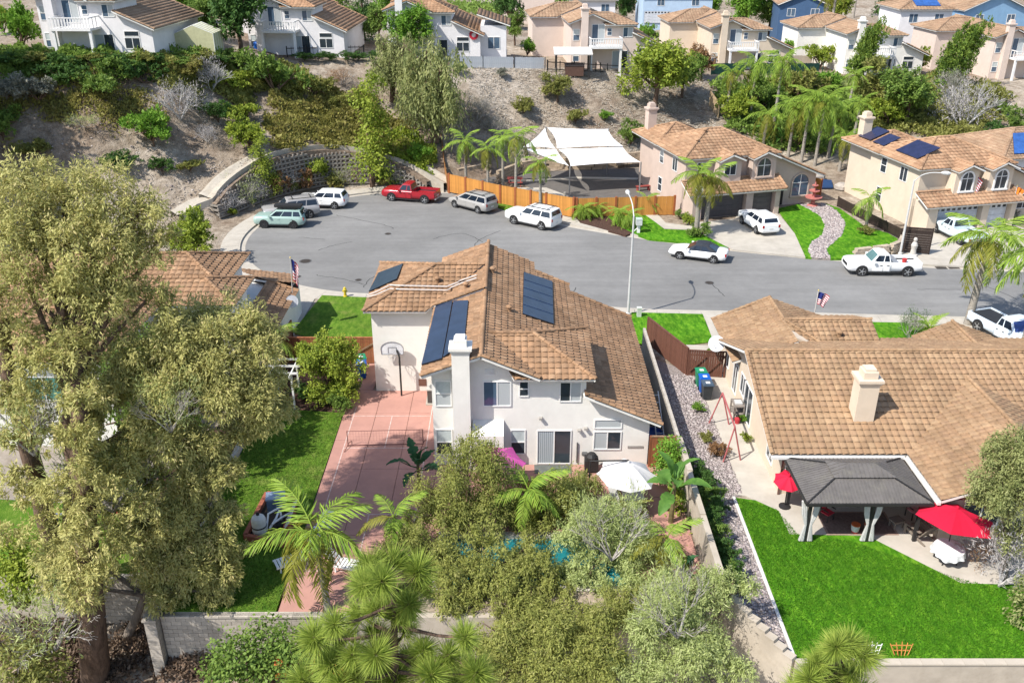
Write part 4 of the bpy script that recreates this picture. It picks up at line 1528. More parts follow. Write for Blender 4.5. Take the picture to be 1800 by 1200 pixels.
# ---------------- 4/5. street-facing houses across the road
def plan_b(h, wall, tmat, gdoor, lites, arch=True, tw=.4, th=.45):
 rf = Roof(h, tmat, False, tw, th)
 s = .40
 hip(rf, -.5, 9.4, 1.3, 9.8, 5.3, s)
 # two front gables
 for x0, x1 in ((2.6, 5.3), (6.0, 8.9)):
  xm, z = (x0 + x1) / 2, 5.2
  zt = z + s * (x1 - x0) / 2 * 1.05
  yb = 1.3 + (zt - 5.3) / s + .4
  rf.plane((x0, .2, z), (xm, .2, zt), (xm, yb, zt), (x0, yb, z))
  rf.plane((x1, .2, z), (xm, .2, zt), (xm, yb, zt), (x1, yb, z))
  rf.ridge((xm, .2, zt), (xm, yb, zt))
 # shed roof over the garage doors
 rf.plane((-.6, -.75, 2.45), (9.3, -.75, 2.45), (9.3, 1.2, 3.3), (-.6, 1.2, 3.3))
 rf.ridge((-.6, 1.12, 3.32), (9.3, 1.12, 3.32)).ridge((9.25, -.72, 2.5), (9.25, 1.1, 3.3))
 # long slope down to the right
 rf.plane((8.2, 1.6, 5.5), (14.6, 1.6, 2.75), (14.6, 9.4, 2.75), (8.2, 9.4, 5.5))
 rf.ridge((8.9, 1.64, 5.2), (14.6, 1.64, 2.78)).ridge((8.2, 1.6, 5.5), (8.2, 9.4, 5.5))
 # rear wing
 hip(rf, -.5, 6.2, 7.5, 14, 5.25, s)
 base = rf.finish()
 mb = MB()
 mb.box(0, 9, 1.8, 9.4, -1, 5.25)
 mb.box(.4, 5.8, 9, 13.6, -1, 5.2)
 mb.box(0, .9, -.3, 2.2, -1, 2.5)
 mb.box(8.4, 8.9, -.3, 2.2, -1, 2.5)
 mb.box(5.4, 6.1, -.3, 2.2, -1, 2.5)
 mb.box(.9, 5.4, -.3, 2.2, 2.15, 2.5)
 mb.box(6.1, 8.4, -.3, 2.2, 2.15, 2.5)
 mb.box(.9, 8.4, .3, 2.0, -1, 2.14)
 for x0, x1 in ((2.8, 5.1), (6.25, 8.65)):
  xm = (x0 + x1) / 2
  mb.xprism([(x0, 2.9), (x1, 2.9), (x1, 5.12), (xm, 5.6), (x0, 5.12)], .7, 2.5)
 mb.xprism([(8.9, -1), (14.1, -1), (14.1, 2.8), (8.9, 5.0)], 2.2, 9.2)
 mb.build('wall', wall, h)
 garage_door(h, .95, 5.35, .28, 2.1, gdoor, lites)
 garage_door(h, 6.15, 8.35, .28, 2.1, gdoor, lites // 2)
 if arch:
  arch_window(h, (6.75, .69, 3.45), 1.35, 1.0, wall=wall)
  window(h, (3.4, .69, 3.8), 1.1, .95, 'slider')
  arch_window(h, (11.6, 2.19, .8), 1.7, 1.25, wall=wall, pm=GLASSB)
  window(h, (1.2, 1.79, 3.9), .8, .9, 'slider')
 else:
  for x in (3.4, 6.9):
   arch_window(h, (x, .69, 3.35), 1.15, 1.1, wall=WFRAME)
  window(h, (11.2, 2.19, .8), 1.2, 1.3, 'slider')
 mb = MB()
 mb.box(9.5, 10.7, 2.12, 2.19, 0, 2.1)
 mb.build('entry_door', mat('dark_entry', (.03, .025, .025), .7), h)
 window(h, (-.0, 4.6, 3.6), 1.0, 1.2, 'slider', 'W')
 window(h, (-.0, 7.6, 3.6), .8, 1.3, 'hung', 'W')
 window(h, (-.0, 7.6, .8), .8, 1.3, 'hung', 'W')
 return rf, base
MV = thing('house', 'mauve stucco house with ochre tiled roof and dark double garage behind twin palms', 'house', (16.5, 81.0, 0), R(15))
rfm, bm = plan_b(MV, STUC['mauve'], T_OCHRE, mat('dark_garage', (.10, .09, .09), .6), 0)
chimney(MV, .5, 1.4, 12.2, 13.1, 4.5, 7.6, STUC['mauve'])
TN = thing('house', 'cream two-storey house with orange tiled roof, three solar panels and white garage doors', 'house', (36.6, 77.4, 0), R(13))
rft, bt = plan_b(TN, STUC['cream'], T_ORANGE, mat('white_garage', (.55, .58, .62), .5), 8, arch=False)
chimney(TN, .6, 1.5, 12.2, 13.1, 4.5, 7.4, STUC['cream'])
# panels on the left-hand hip of the cream house, given in the house's own metres
for (y0, y1, a0, a1) in ((3.1, 6.4, .35, 2.5), (8.2, 10.0, .3, 2.0), (10.5, 12.6, .35, 2.3)):
 z = lambda x: 5.3 + .40 * (x + .5) + .22
 MB().plate([(a0, y0, z(a0)), (a1, y0, z(a1)), (a1, y1, z(a1)), (a0, y1, z(a0))], .06, 0, 1).build('solar_panel', [mat('blue_black_panel', (.018, .02, .06), .25, .2, 2, spec=.6), SOLARFR], TN)
dish(MV, (.2, -.9, 3.1), (-.6, -.7, .4), .42)
for k, (x, y) in enumerate(((3.2, 5.0), (1.8, 3.6))):
 roof_vent(bm, (x, y, 5.3 + .4 * (y - 1.3)), T_OCHRE)
FR = thing('house', 'house at the right edge with a broad blue solar array on its pale roof', 'house', (49.8, 90.5, 0), R(13))
r6 = Roof(FR, T_PINK, False, .4, .45)
hip(r6, -.5, 12, 0, 10, 3.2, .38)
r6.finish()
MB().box(0, 11.5, .5, 9.5, -.5, 3.15).build('wall', STUC['cool'], FR)
mb = MB()
z = lambda y: 3.2 + .38 * y + .2
mb.plate([(1.2, .6, z(.6)), (9, .6, z(.6)), (7.4, 3.9, z(3.9)), (3.4, 3.9, z(3.9))], .06, 0, 1)
mb.build('solar_panel', [mat('bright_blue_panel', (.03, .10, .32), .25, .2, 2, spec=.6), SOLARFR], FR)
window(FR, (2, .5, 1), 1.4, 1.2)
# ---------------- 6. the row of houses on the crest of the hill
BALC = mat('white_balcony', (.70, .69, .68), .6, .04)
def on_pad(x, y):
 return hz(x, y) - .05
for (x, y, rz, wl, tm, lab, wing) in (
  (-42.0, 93.2, -3, 'cool', T_PINK, 'white balcony house at the far left beside a yellow greenhouse', True),
  (-26.2, 109.0, -2, 'cool', T_ORANGE, 'white balcony house between the dark airy tree and the tall conifers', True),
  (-10.8, 113.6, 0, 'cool', T_OCHRE, 'pale house with lime umbrella on its balcony above the big weeping tree', False),
  (11.3, 117.5, 4, 'pinkish', T_PINK, 'pinkish balcony house with a hot-tub gazebo in its back yard', True),
  (31.2, 130.0, 3, 'cream', T_PINK, 'cream balcony house with a grey canopy tent beneath it', True),
  (49.6, 129.5, 3, 'white', T_PINK, 'white house behind the first windswept juniper', True),
  (69.4, 129.0, 5, 'pinkish', T_PINK, 'pinkish balcony house at the right edge beside the second juniper', True)):
 h = thing('house', lab, 'house', (x, y, on_pad(x, y - 1)), R(rz), 'houses along the crest of the hill')
 plan_a(h, STUC[wl], tm, False, 0, .42, .46, balcony=BALC, wing=wing)
 if lab.startswith('pale house'):
  r7 = Roof(h, tm, False, .42, .46, name='side_roof')
  r7.plane((6.6, 1, 4.9), (10.6, 1, 3.6), (10.6, 8, 3.6), (6.6, 8, 4.9))
  r7.finish(caps=False)
  MB().box(7, 10.1, 1.4, 7.6, -2, 3.55).build('side_wing', STUC[wl], h)
  window(h, (7.9, 1.4, .9), 1.4, 1.3, 'slider', panes=[GLASSB, GLASSB])
# ---------------- 7. houses of the street behind
for (px, py, Y, w, d, hh, wl, tm, lab, gar, rz) in (
  (1190, 30, 182, 13, 11, 5.0, 'pale_blue', T_PINK, 'pale blue house with white garage doors on the street behind', True, 0),
  (1408, 46, 168, 8, 10, 4.8, 'navy', T_PINK, 'dark navy house with gabled roof behind the tall palm', False, -8),
  (1625, 45, 150, 8, 9, 5.6, 'cool', T_PINK, 'white upper house with small blue solar array on its roof', False, 0),
  (1745, 50, 158, 11, 10, 4.9, 'blue', T_PINK, 'bright blue house with white window at the top right', False, 6),
  (1045, 24, 165, 7, 8, 3.6, 'cool', T_PINK, 'low grey building with flat orange roof behind the pinkish house', False, 0),
  (930, 12, 172, 9, 8, 4.6, 'pinkish', T_LIGHT, 'distant tan-roofed house among dark trees', False, 0)):
 p = D(px, py, Y)
 zb = min(p.z, hz(p.x, Y) + 1.5)
 h = thing('house', lab, 'house', (p.x, Y, zb), R(rz), 'houses on the street behind the hill')
 r8 = Roof(h, tm, False, .5, .55)
 if rz:
  xm, s = 0, .42
  zt = hh + s * (w / 2 + .4)
  for sx in (-1, 1):
   r8.plane((sx * (w / 2 + .4), -.5, hh), (0, -.5, zt), (0, d + .5, zt), (sx * (w / 2 + .4), d + .5, hh))
  r8.ridge((0, -.5, zt), (0, d + .5, zt))
  MB().xprism([(-w / 2, -4), (w / 2, -4), (w / 2, hh + .1), (0, zt - .2), (-w / 2, hh + .1)], 0, d).build('wall', STUC[wl], h)
 else:
  hip(r8, -w / 2 - .5, w / 2 + .5, -.5, d + .5, hh, .36)
  MB().box(-w / 2, w / 2, 0, d, -4, hh - .03).build('wall', STUC[wl], h)
 r8.finish()
 window(h, (-w / 4 - .6, 0, hh - 1.9), 1.3, 1.2, 'slider', panes=[GLASSB, GLASSB])
 window(h, (w / 4 - .6, 0, hh - 1.9), 1.3, 1.2, 'slider', panes=[GLASSB, GLASSB])
 if gar:
  garage_door(h, -6.2, -1.4, -.12, 2.1, mat('white_garage', (.6, .6, .6), .5), 8)
  garage_door(h, -.2, 2.2, -.12, 2.1, mat('white_garage', (.6, .6, .6), .5), 4)
 if 'solar' in lab:
  z = lambda y: hh + .36 * (y + .5) + .2
  MB().plate([(-1.6, .4, z(.4)), (2.2, .4, z(.4)), (2.2, 2.6, z(2.6)), (-1.6, 2.6, z(2.6))], .06).build('solar_panel', mat('bright_blue_panel', (.03, .10, .32), .25), h)
# ================================================================== VEHICLES
TYRE = mat('tyre_rubber', (.02, .02, .021), .85, .1)
RIM = mat('alloy', (.45, .46, .47), .35, .1, metal=.7)
RIMD = mat('dark_alloy', (.06, .06, .065), .4, .1, metal=.5)
TRIM = mat('black_trim', (.022, .022, .024), .6, .1)
CGLASS = glass_mat('car_glass', (.012, .018, .03), .04)
CGLASSG = glass_mat('green_car_glass', (.08, .15, .14), .05)
HEADL = glass_mat('headlight_glass', (.45, .47, .48), .1)
TAILL = glass_mat('taillight_glass', (.30, .012, .015), .15)
PLATE = mat('licence_plate', (.6, .6, .58), .5, .05)
KINDS = {
 # L, W, H, wheelbase, wheel radius, stations, cabin(r0, r1, f1, f0), belt, side windows, taper
 'suv': dict(up=1.08, L=4.75, W=1.88, H=1.70, wb=2.75, wr=.36, st=[(-.5, .48, .90, .84), (-.485, .34, .98, .93), (-.4, .27, 1.04, .995), (-.1, .25, 1.03, 1), (.15, .25, 1.01, 1), (.29, .26, 1.0, .99), (.43, .3, .975, .97), (.487, .33, .93, .93), (.5, .42, .80, .88)],
    cab=(-.49, -.43, .04, .22), belt=.99, win=[(.05, .27), (.31, .62), (.65, .93)]),
 'bigsuv': dict(up=1.08, L=5.15, W=2.0, H=1.90, wb=3.0, wr=.40, st=[(-.5, .5, .98, .88), (-.49, .38, 1.08, .96), (-.4, .3, 1.13, 1), (-.1, .28, 1.12, 1), (.16, .28, 1.11, 1), (.3, .3, 1.11, .99), (.445, .33, 1.09, .97), (.49, .37, 1.04, .94), (.5, .46, .88, .89)],
    cab=(-.495, -.46, .06, .2), belt=1.09, win=[(.04, .33), (.36, .63), (.66, .93)]),
 'minivan': dict(up=1.06, L=5.05, W=1.95, H=1.74, wb=3.0, wr=.34, st=[(-.5, .48, .92, .88), (-.49, .32, 1.0, .95), (-.4, .25, 1.05, 1), (-.1, .23, 1.03, 1), (.2, .23, 1.0, 1), (.33, .25, .93, .98), (.44, .28, .82, .93), (.485, .32, .7, .86), (.5, .4, .58, .78)],
     cab=(-.495, -.45, .06, .29), belt=.99, win=[(.04, .32), (.35, .62), (.65, .92)]),
 'sedan': dict(up=1.0, L=4.75, W=1.84, H=1.42, wb=2.75, wr=.33, st=[(-.5, .45, .80, .8), (-.485, .32, .90, .9), (-.42, .25, .95, .97), (-.1, .22, .93, 1), (.15, .22, .91, 1), (.3, .23, .85, .99), (.42, .26, .76, .94), (.485, .3, .66, .86), (.5, .38, .55, .76)],
    cab=(-.36, -.17, .03, .2), belt=.89, win=[(.2, .52), (.56, .88)]),
 'pickup': dict(up=1.05, L=5.75, W=1.98, H=1.83, wb=3.55, wr=.40, st=[(-.5, .52, .80, .93), (-.49, .42, .82, .97), (-.4, .36, .82, .97), (-.08, .33, .82, .97), (-.075, .3, 1.09, 1), (.16, .3, 1.09, 1), (.3, .31, 1.09, .99), (.44, .34, 1.06, .97), (.488, .4, .98, .93), (.5, .48, .82, .88)],
    cab=(-.075, -.045, .1, .2), belt=1.07, win=[(.08, .36), (.42, .9)]),
}
def car(name, label, kind, col, fw, rw, near_left=True, glass=None, rim=None, top=None, z=-.15, L=None, cat='car', bed=None, group=None, rails=False, box=False, spare=False, gtop=None, metal=0.0):
 K = KINDS[kind]
 sc = (L or K['L']) / K['L']
 Lx, W, H = K['L'] * sc, K['W'], K['H']
 a, b = G(*fw, z), G(*rw, z)
 d = (a - b).normalized()
 rz = math.atan2(d.y, d.x)
 side = Vector((-d.y, d.x, 0)) * (1 if near_left else -1)   # towards the near side
 c = (a + b) / 2 - side * (W / 2 - .05)
 t = thing(name, label, cat, (c.x, c.y, z), rz, group)
 body = paint('car_' + label.split()[0] + '_' + label.split()[1] + '_paint', col, .22, metal)
 # shell
 n = 15
 mb = MB()
 rings = []
 for x, zb, zs, ws in K['st']:
  zs *= K['up']
  w = W / 2 * ws
  half = [(w * .55, zb), (w * .9, zb + .03), (w * .985, zb + .14), (w, zb + (zs - zb) * .55), (w * .985, zs - .09), (w * .9, zs - .012), (w * .5, zs + .012)]
  ring = [(x * Lx, 0, zb)] + [(x * Lx, y, zz) for y, zz in half] + [(x * Lx, 0, zs + .022)] + [(x * Lx, -y, zz) for y, zz in half[::-1]]
  rings.append(ring)
 k = len(rings[0])
 vs = [v for r in rings for v in r]
 fs = []
 for i in range(len(rings) - 1):
  for j in range(k):
   j2 = (j + 1) % k
   fs.append((i * k + j, i * k + j2, (i + 1) * k + j2, (i + 1) * k + j))
 fs.append(tuple(range(k)))
 fs.append(tuple(range((len(rings) - 1) * k, len(rings) * k))[::-1])
 mb.add(vs, fs)
 bo = mb.build('body', body, t, smooth=50)
 # cabin
 r0, r1, f1, f0 = [q * Lx for q in K['cab']]
 zb, zt = K['belt'] * K['up'] - .02, H - .03
 wb, wr = W / 2 * .93, W / 2 * .74
 base = [Vector((r0, wb, zb)), Vector((f0, wb, zb)), Vector((f0, -wb, zb)), Vector((r0, -wb, zb))]
 roof = [Vector((r1, wr, zt - .05)), Vector((f1, wr, zt - .04)), Vector((f1, -wr, zt - .04)), Vector((r1, -wr, zt - .05))]
 bm = bmesh.new()
 bv = [bm.verts.new(p) for p in base + roof]
 xm = (r1 + f1) / 2
 m1, m2 = bm.verts.new((xm, wr * 1.02, zt)), bm.verts.new((xm, -wr * 1.02, zt))
 for f in ((0, 1, 5, 8, 4), (2, 3, 7, 9, 6), (1, 2, 6, 5), (3, 0, 4, 7), (4, 8, 9, 7), (8, 5, 6, 9), (3, 2, 1, 0)):
  al = bv + [m1, m2]
  bm.faces.new([al[i] for i in f])
 bmesh.ops.recalc_face_normals(bm, faces=bm.faces[:])
 bmesh.ops.bevel(bm, geom=[e for e in bm.edges if max(v.co.z for v in e.verts) > zb + .1], offset=.06, segments=2, affect='EDGES', profile=.6)
 me = bpy.data.meshes.new('cabin')
 bm.to_mesh(me)
 bm.free()
 me.materials.append(top or body)
 me.polygons.foreach_set('use_smooth', [True] * len(me.polygons))
 me.set_sharp_from_angle(angle=R(35))
 co = link('cabin', me, t)
 gl = glass or CGLASS
 def quad_part(nm, A, B, C, E, u0, u1, v0, v1, m, off=.012, par=co):
  # A-B bottom edge, E-C top edge
  P4 = []
  for u, v in ((u0, v0), (u1, v0), (u1, v1), (u0, v1)):
   P4.append(A.lerp(B, u).lerp(E.lerp(C, u), v))
  nn = (P4[1] - P4[0]).cross(P4[3] - P4[0]).normalized()
  cen = sum(P4, Vector()) / 4
  if nn.dot(cen - Vector((xm, 0, (zb + zt) / 2))) < 0:
   nn = -nn
  q = [p + nn * off for p in P4]
  q2 = [p - nn * .02 for p in P4]
  m3 = MB().add(q + q2, [(0, 1, 2, 3), (7, 6, 5, 4), (0, 4, 5, 1), (1, 5, 6, 2), (2, 6, 7, 3), (3, 7, 4, 0)])
  return m3.build(nm, m, par)
 for s_ in (0, 1):
  A, B, C, E = (base[0], base[1], roof[1], roof[0]) if s_ == 0 else (base[3], base[2], roof[2], roof[3])
  for u0, u1 in K['win']:
   quad_part('side_window', A, B, C, E, u0, u1, .14, .84, gl)
 quad_part('windscreen', base[1], base[2], roof[2], roof[1], .07, .93, .1, .9, gtop or gl)
 quad_part('rear_window', base[0], base[3], roof[3], roof[0], .1, .9, .3 if kind not in ('sedan', 'pickup') else .12, .88, gl)
 # wheels
 wm = MB().lathe([(K['wr'] - .1, -.1), (K['wr'] - .02, -.115), (K['wr'], -.08), (K['wr'], .08), (K['wr'] - .02, .115), (K['wr'] - .1, .1)], 20, M=Matrix.Rotation(R(90), 4, 'X')).mesh('tyre', TYRE, 40)
 rr = K['wr'] - .1
 rmb = MB().lathe([(rr, -.1), (rr, .092), (rr * .82, .07), (rr * .3, .06), (rr * .28, .1), (.02, .105)], 16, M=Matrix.Rotation(R(90), 4, 'X'))
 for k5 in range(5):
  rmb.box(rr * .2, rr * .95, -.03, .03, .07, .1, 0, Matrix.Rotation(R(90), 4, 'X') @ Matrix.Rotation(R(72 * k5), 4, 'Z'))
 rme = rmb.mesh('rim', rim or RIM, 40)
 am = MB().lathe([(K['wr'] + .075, -.05), (K['wr'] + .075, .004)], 20, M=Matrix.Rotation(R(90), 4, 'X')).mesh('wheel_arch', TRIM)
 wbh = K['wb'] * sc / 2
 for sx in (-1, 1):
  for sy in (-1, 1):
   y = sy * (W / 2 - .075)
   w = link('wheel', wm, t, (sx * wbh, y, K['wr']), (0, 0, 0 if sy < 0 else R(180)))
   link('rim', rme, w, (0, -.012, 0))
   link('wheel_arch', am, t, (sx * wbh, sy * (W / 2 + .002), K['wr'] + .03), (0, 0, 0 if sy < 0 else R(180)))
 # lamps, plates, mirrors, handles, doors
 fz = K['st'][-2][2] * K['up'] - .14
 for sy in (-1, 1):
  m4 = MB().box(Lx * .455, Lx * .497, sy * W / 2 * .62 - .14, sy * W / 2 * .62 + .14, fz - .07, fz + .07)
  m4.build('headlight', HEADL, t)
  zt_ = K['st'][1][2] * K['up'] - .12
  m4 = MB().box(-Lx * .5 - .012, -Lx * .47, sy * W / 2 * .8 - .09, sy * W / 2 * .8 + .09, zt_ - .16, zt_ + .08)
  m4.build('tail_light', TAILL, t)
  m4 = MB().box(f0 - .35, f0 - .17, sy * (W / 2 + .1) - .09, sy * (W / 2 + .1) + .09, zb + .02, zb + .17)
  m4.build('mirror', body, t)
  nd = len(K['win'])
  zs = K['belt'] * K['up'] - .1
  for u0, u1 in K['win'][-2:]:
   xa, xb = r0 + (f0 - r0) * (u0 - .01), r0 + (f0 - r0) * (u1 + .01)
   m4 = MB().box(xa, xb, sy * (W / 2 + .002) - .006, sy * (W / 2 + .002) + .006, .46, zs - .02)
   do = m4.build('door', body, t)
   m4 = MB().box(xa + .06, xa + .24, sy * (W / 2 + .02) - .012, sy * (W / 2 + .02) + .012, zs - .13, zs - .09)
   m4.build('handle', TRIM if kind == 'pickup' else body, do)
 MB().box(Lx * .482, Lx * .5 + .012, -W * .27, W * .27, fz - .2, fz + .02).build('grille', TRIM, t)
 MB().box(-Lx * .5 - .02, -Lx * .49, -.18, .18, .62, .75).build('licence_plate', PLATE, t)
 for sy in (-1, 1):
  MB().box(-wbh + K['wr'] + .12, wbh - K['wr'] - .12, sy * W / 2 * .985 - .02, sy * W / 2 * .985 + .02, .26, .36).build('side_skirt', TRIM, t)
 if kind == 'pickup':
  x0, x1 = -Lx * .49, -Lx * .08
  for sy in (-1, 1):
   MB().box(x0, x1, sy * W / 2 * .93 - .05, sy * W / 2 * .93 + .05, .7, 1.13).build('bed_wall', body, t)
  m4 = MB()
  m4.box(x0 - .02, x0 + .05, -W / 2 * .9, W / 2 * .9, .6, 1.13)
  m4.build('tailgate', body, t)
  MB().box(x0 + .06, x1, -W / 2 * .87, W / 2 * .87, .83, .87 if bed != 'cover' else 1.05).build('bed_floor', TRIM, t)
  MB().box(-Lx * .5 - .1, -Lx * .49, -W / 2 * .9, W / 2 * .9, .42, .56).build('bumper', RIM, t)
  if bed == 'box':
   MB().box(x1 - .55, x1 - .08, -W / 2 * .9, W / 2 * .9, .88, 1.16).build('tool_box', RIM, t)
   MB().lathe([(.16, 0), (.2, .3)], 12, (x0 + 1.1, .1, .88)).build('bucket', mat('red_plastic', (.42, .03, .03), .5), t)
 if rails:
  m4 = MB()
  for sy in (-1, 1):
   m4.box(r1 + .15, f1 - .1, sy * wr * .86 - .025, sy * wr * .86 + .025, zt + .03, zt + .075)
  for x in (r1 + .5, f1 - .5):
   m4.box(x - .03, x + .03, -wr * .84, wr * .84, zt + .04, zt + .07)
  m4.build('roof_rack', TRIM, t)
 if box:
  m4 = MB()
  m4.prism([(r1 - .05, -.42), (f1 - .1, -.42), (f1 + .25, -.3), (f1 + .25, .3), (f1 - .1, .42), (r1 - .05, .42)], zt + .12, zt + .34)
  m4.build('roof_box', TRIM, t)
 if spare:
  w = link('spare_wheel', wm, t, (-Lx * .5 - .1, -.25, .95), (0, 0, R(90)))
 return t
car('parked_car', 'mint green compact suv with a black roof box parked nose to the kerb', 'suv', (.30, .42, .38), (463, 401), (518, 402), rim=RIMD, box=True, rails=True, L=4.6, group='vehicles parked round the cul-de-sac', spare=True)
car('parked_car', 'silver boxy suv parked between the mint suv and the white crossover', 'bigsuv', (.34, .33, .325), (487, 390), (543, 384), rails=True, group='vehicles parked round the cul-de-sac')
car('parked_car', 'white crossover parked furthest back at the retaining wall kerb', 'suv', (.80, .80, .79), (540, 366), (588, 368), group='vehicles parked round the cul-de-sac', metal=0)
car('pickup_truck', 'red extended-cab pickup truck parked along the far kerb', 'pickup', (.34, .012, .022), (689, 353.5), (746, 358), bed='open', cat='truck', L=5.6, group='vehicles parked round the cul-de-sac')
car('parked_car', 'silver minivan parked beside the orange fence next to the red truck', 'minivan', (.33, .32, .305), (797, 364), (843, 376), rails=True, group='vehicles parked round the cul-de-sac')
car('parked_car', 'white large suv parked behind the silver minivan', 'bigsuv', (.78, .78, .76), (903.5, 394), (951, 404.5), rails=True, group='vehicles parked round the cul-de-sac')
car('parked_car', 'white convertible sedan with a black soft top at the kerb', 'sedan', (.80, .80, .79), (1194, 455.5), (1253, 463), top=mat('soft_top', (.03, .035, .045), .85))
car('pickup_truck', 'white extended-cab pickup truck with a red bucket in its bed at the far kerb', 'pickup', (.78, .78, .77), (1516, 485), (1591, 486), bed='box', cat='truck', gtop=CGLASSG)
car('parked_car', 'white suv with black trim parked on the mauve house driveway', 'suv', (.78, .79, .79), (1303, 393), (1329, 411), z=0, L=4.9)
car('pickup_truck', 'pale blue crew-cab pickup truck on the cream house driveway', 'pickup', (.56, .65, .68), (1644, 409), (1684, 429), z=0, cat='truck', bed='open', L=5.4)
car('pickup_truck', 'white pickup truck with a blue tint at the right edge beside the palm', 'pickup', (.62, .69, .76), (1777, 615), (1727, 588), near_left=False, z=0, cat='truck', bed='cover', gtop=glass_mat('blue_screen', (.03, .06, .22)))  # bluish tint set in the body colour and windscreen glass
# ================================================================== WALLS, FENCES, STREET FURNITURE, GARDEN THINGS
BLOCKM = mat('grey_block', (.40, .36, .31), .92, .12, 3, bump=.2, objvar=.14)
TANWALL = mat('tan_rendered_wall', (.43, .375, .305), .92, .08, 1.2, dirt=(.33, .28, .22), dscale=.8, bump=.15)
WHITEP = mat('white_paint', (.75, .74, .72), .5, .04)
BLACKM = mat('black_metal', (.025, .024, .024), .5, .1)
def block_wall(name, label, x0, x1, y, z0, z1, cap=True, bw=.41, bh=.205, group=None):
 t = thing(name, label, 'wall', (x0, y, z0), 0, group)
 MB().box(0, x1 - x0, .02, .19, 0, z1 - z0).build('mortar', mat('mortar', (.22, .2, .18), .95), t)
 me = MB().box(.007, bw - .007, 0, .21, .006, bh - .006).mesh('block', BLOCKM)
 me2 = MB().box(.007, bw / 2 - .007, 0, .21, .006, bh - .006).mesh('half_block', BLOCKM)
 n, rows = int((x1 - x0) / bw), int((z1 - z0) / bh)
 for r in range(rows):
  off = bw / 2 if r % 2 else 0
  if off:
   link('half_block', me2, t, (0, 0, r * bh))
  for c in range(n - (1 if off else 0)):
   link('block', me, t, (off + c * bw, rnd.uniform(-.006, .006), r * bh))
 if cap:
  cm = MB().box(.006, .6 - .006, -.04, .26, 0, .09).mesh('cap_stone', BLOCKM)
  for c in range(int((x1 - x0) / .6)):
   link('cap_stone', cm, t, (c * .6, 0, rows * bh))
 return t
block_wall('block_wall', 'grey block retaining wall under the queen palm at the back of the pink court', -14.35, -7.2, 28.7, -2.55, .0)
t = thing('pillar', 'grey block pillar at the left end of the back wall', 'pillar', (-14.62, 28.62, -2.9))
for k in range(14):
 MB().box(-.25, .22, -.3, .35, k * .21 + .006, k * .21 + .2).build('block', BLOCKM, t)
MB().box(-.3, .27, -.36, .4, 2.95, 3.05).build('cap_stone', BLOCKM, t)
block_wall('block_wall', 'grey block wall behind the large tree trunk at the lower left', -20.1, -14.9, 31.0, -2.5, .05)
tag(MB().box(-44, -20.1, 30.95, 31.2, -3, .05).build('garden_wall', TANWALL), 'low rendered wall half hidden by leaves at the lower left edge', 'wall')
tag(MB().box(-7.15, 8.3, 28.62, 28.92, -4, .0).build('garden_wall', TANWALL), 'rendered back wall behind the pine and pepper trees', 'wall')
t = thing('garden_wall', 'tall rendered wall between the pink patio and the gravel strip', 'wall', (8.5, 28.7, 0), world=True)
MB().box(8.36, 8.62, 28.7, 33.2, -3, 1.72).build('wall_panel', TANWALL, t)
MB().box(8.34, 8.6, 33.2, 36.6, -.2, 1.78).build('wall_panel', TANWALL, t)
MB().box(8.37, 8.63, 36.6, 39.7, -.2, 1.84).build('wall_panel', TANWALL, t)
MB().box(8.42, 8.58, 39.7, 53.2, -.2, 1.7).build('wall_panel', mat('block_side', (.42, .38, .33), .9, .15, 4), t)
t = thing('garden_wall', 'stepped rendered wall running diagonally down to the lawn corner', 'wall', (8.5, 28.7, -3), world=True)
for k in range(8):
 a, b = Vector((8.5, 28.7, 0)).lerp(Vector((10.75, 26.15, 0)), k / 8), Vector((8.5, 28.7, 0)).lerp(Vector((10.75, 26.15, 0)), (k + 1) / 8)
 zt = 1.35 - k * .16
 MB().beam(a + Vector((0, 0, (zt - 4.2) / 2)), b + Vector((0, 0, (zt - 4.2) / 2)), .26, zt + 4.2).build('wall_panel', TANWALL, t)
 MB().beam(a + Vector((0, 0, zt + .03)), b + Vector((0, 0, zt + .03)), .34, .06).build('cap_stone', TANWALL, t)
t = thing('garden_wall', 'pale rendered wall along the bottom edge of the large lawn', 'wall', (10.8, 26.1, -3), world=True)
MB().box(10.8, 34, 25.98, 26.22, -4, .06).build('wall_panel', TANWALL, t)
cm = MB().box(.005, .795, 25.94, 26.26, .065, .13).mesh('cap_stone', TANWALL)
for k in range(20):
 link('cap_stone', cm, t, (10.8 + k * .8 - 0, 0, 0)).matrix_parent_inverse = Matrix.Translation(-Vector(t.location))
t = thing('garden_wall', 'low pale retaining wall along the left side of the shaded lawn', 'wall', (-14.5, 36, 0), world=True)
for k in range(9):
 MB().box(-14.62 + .01 * (k % 2), -14.38, 29 + k * 1.9 + .01, 29 + (k + 1) * 1.9, -2.5, .38 + .03 * math.sin(k * 2)).build('wall_panel', CONC2, t)
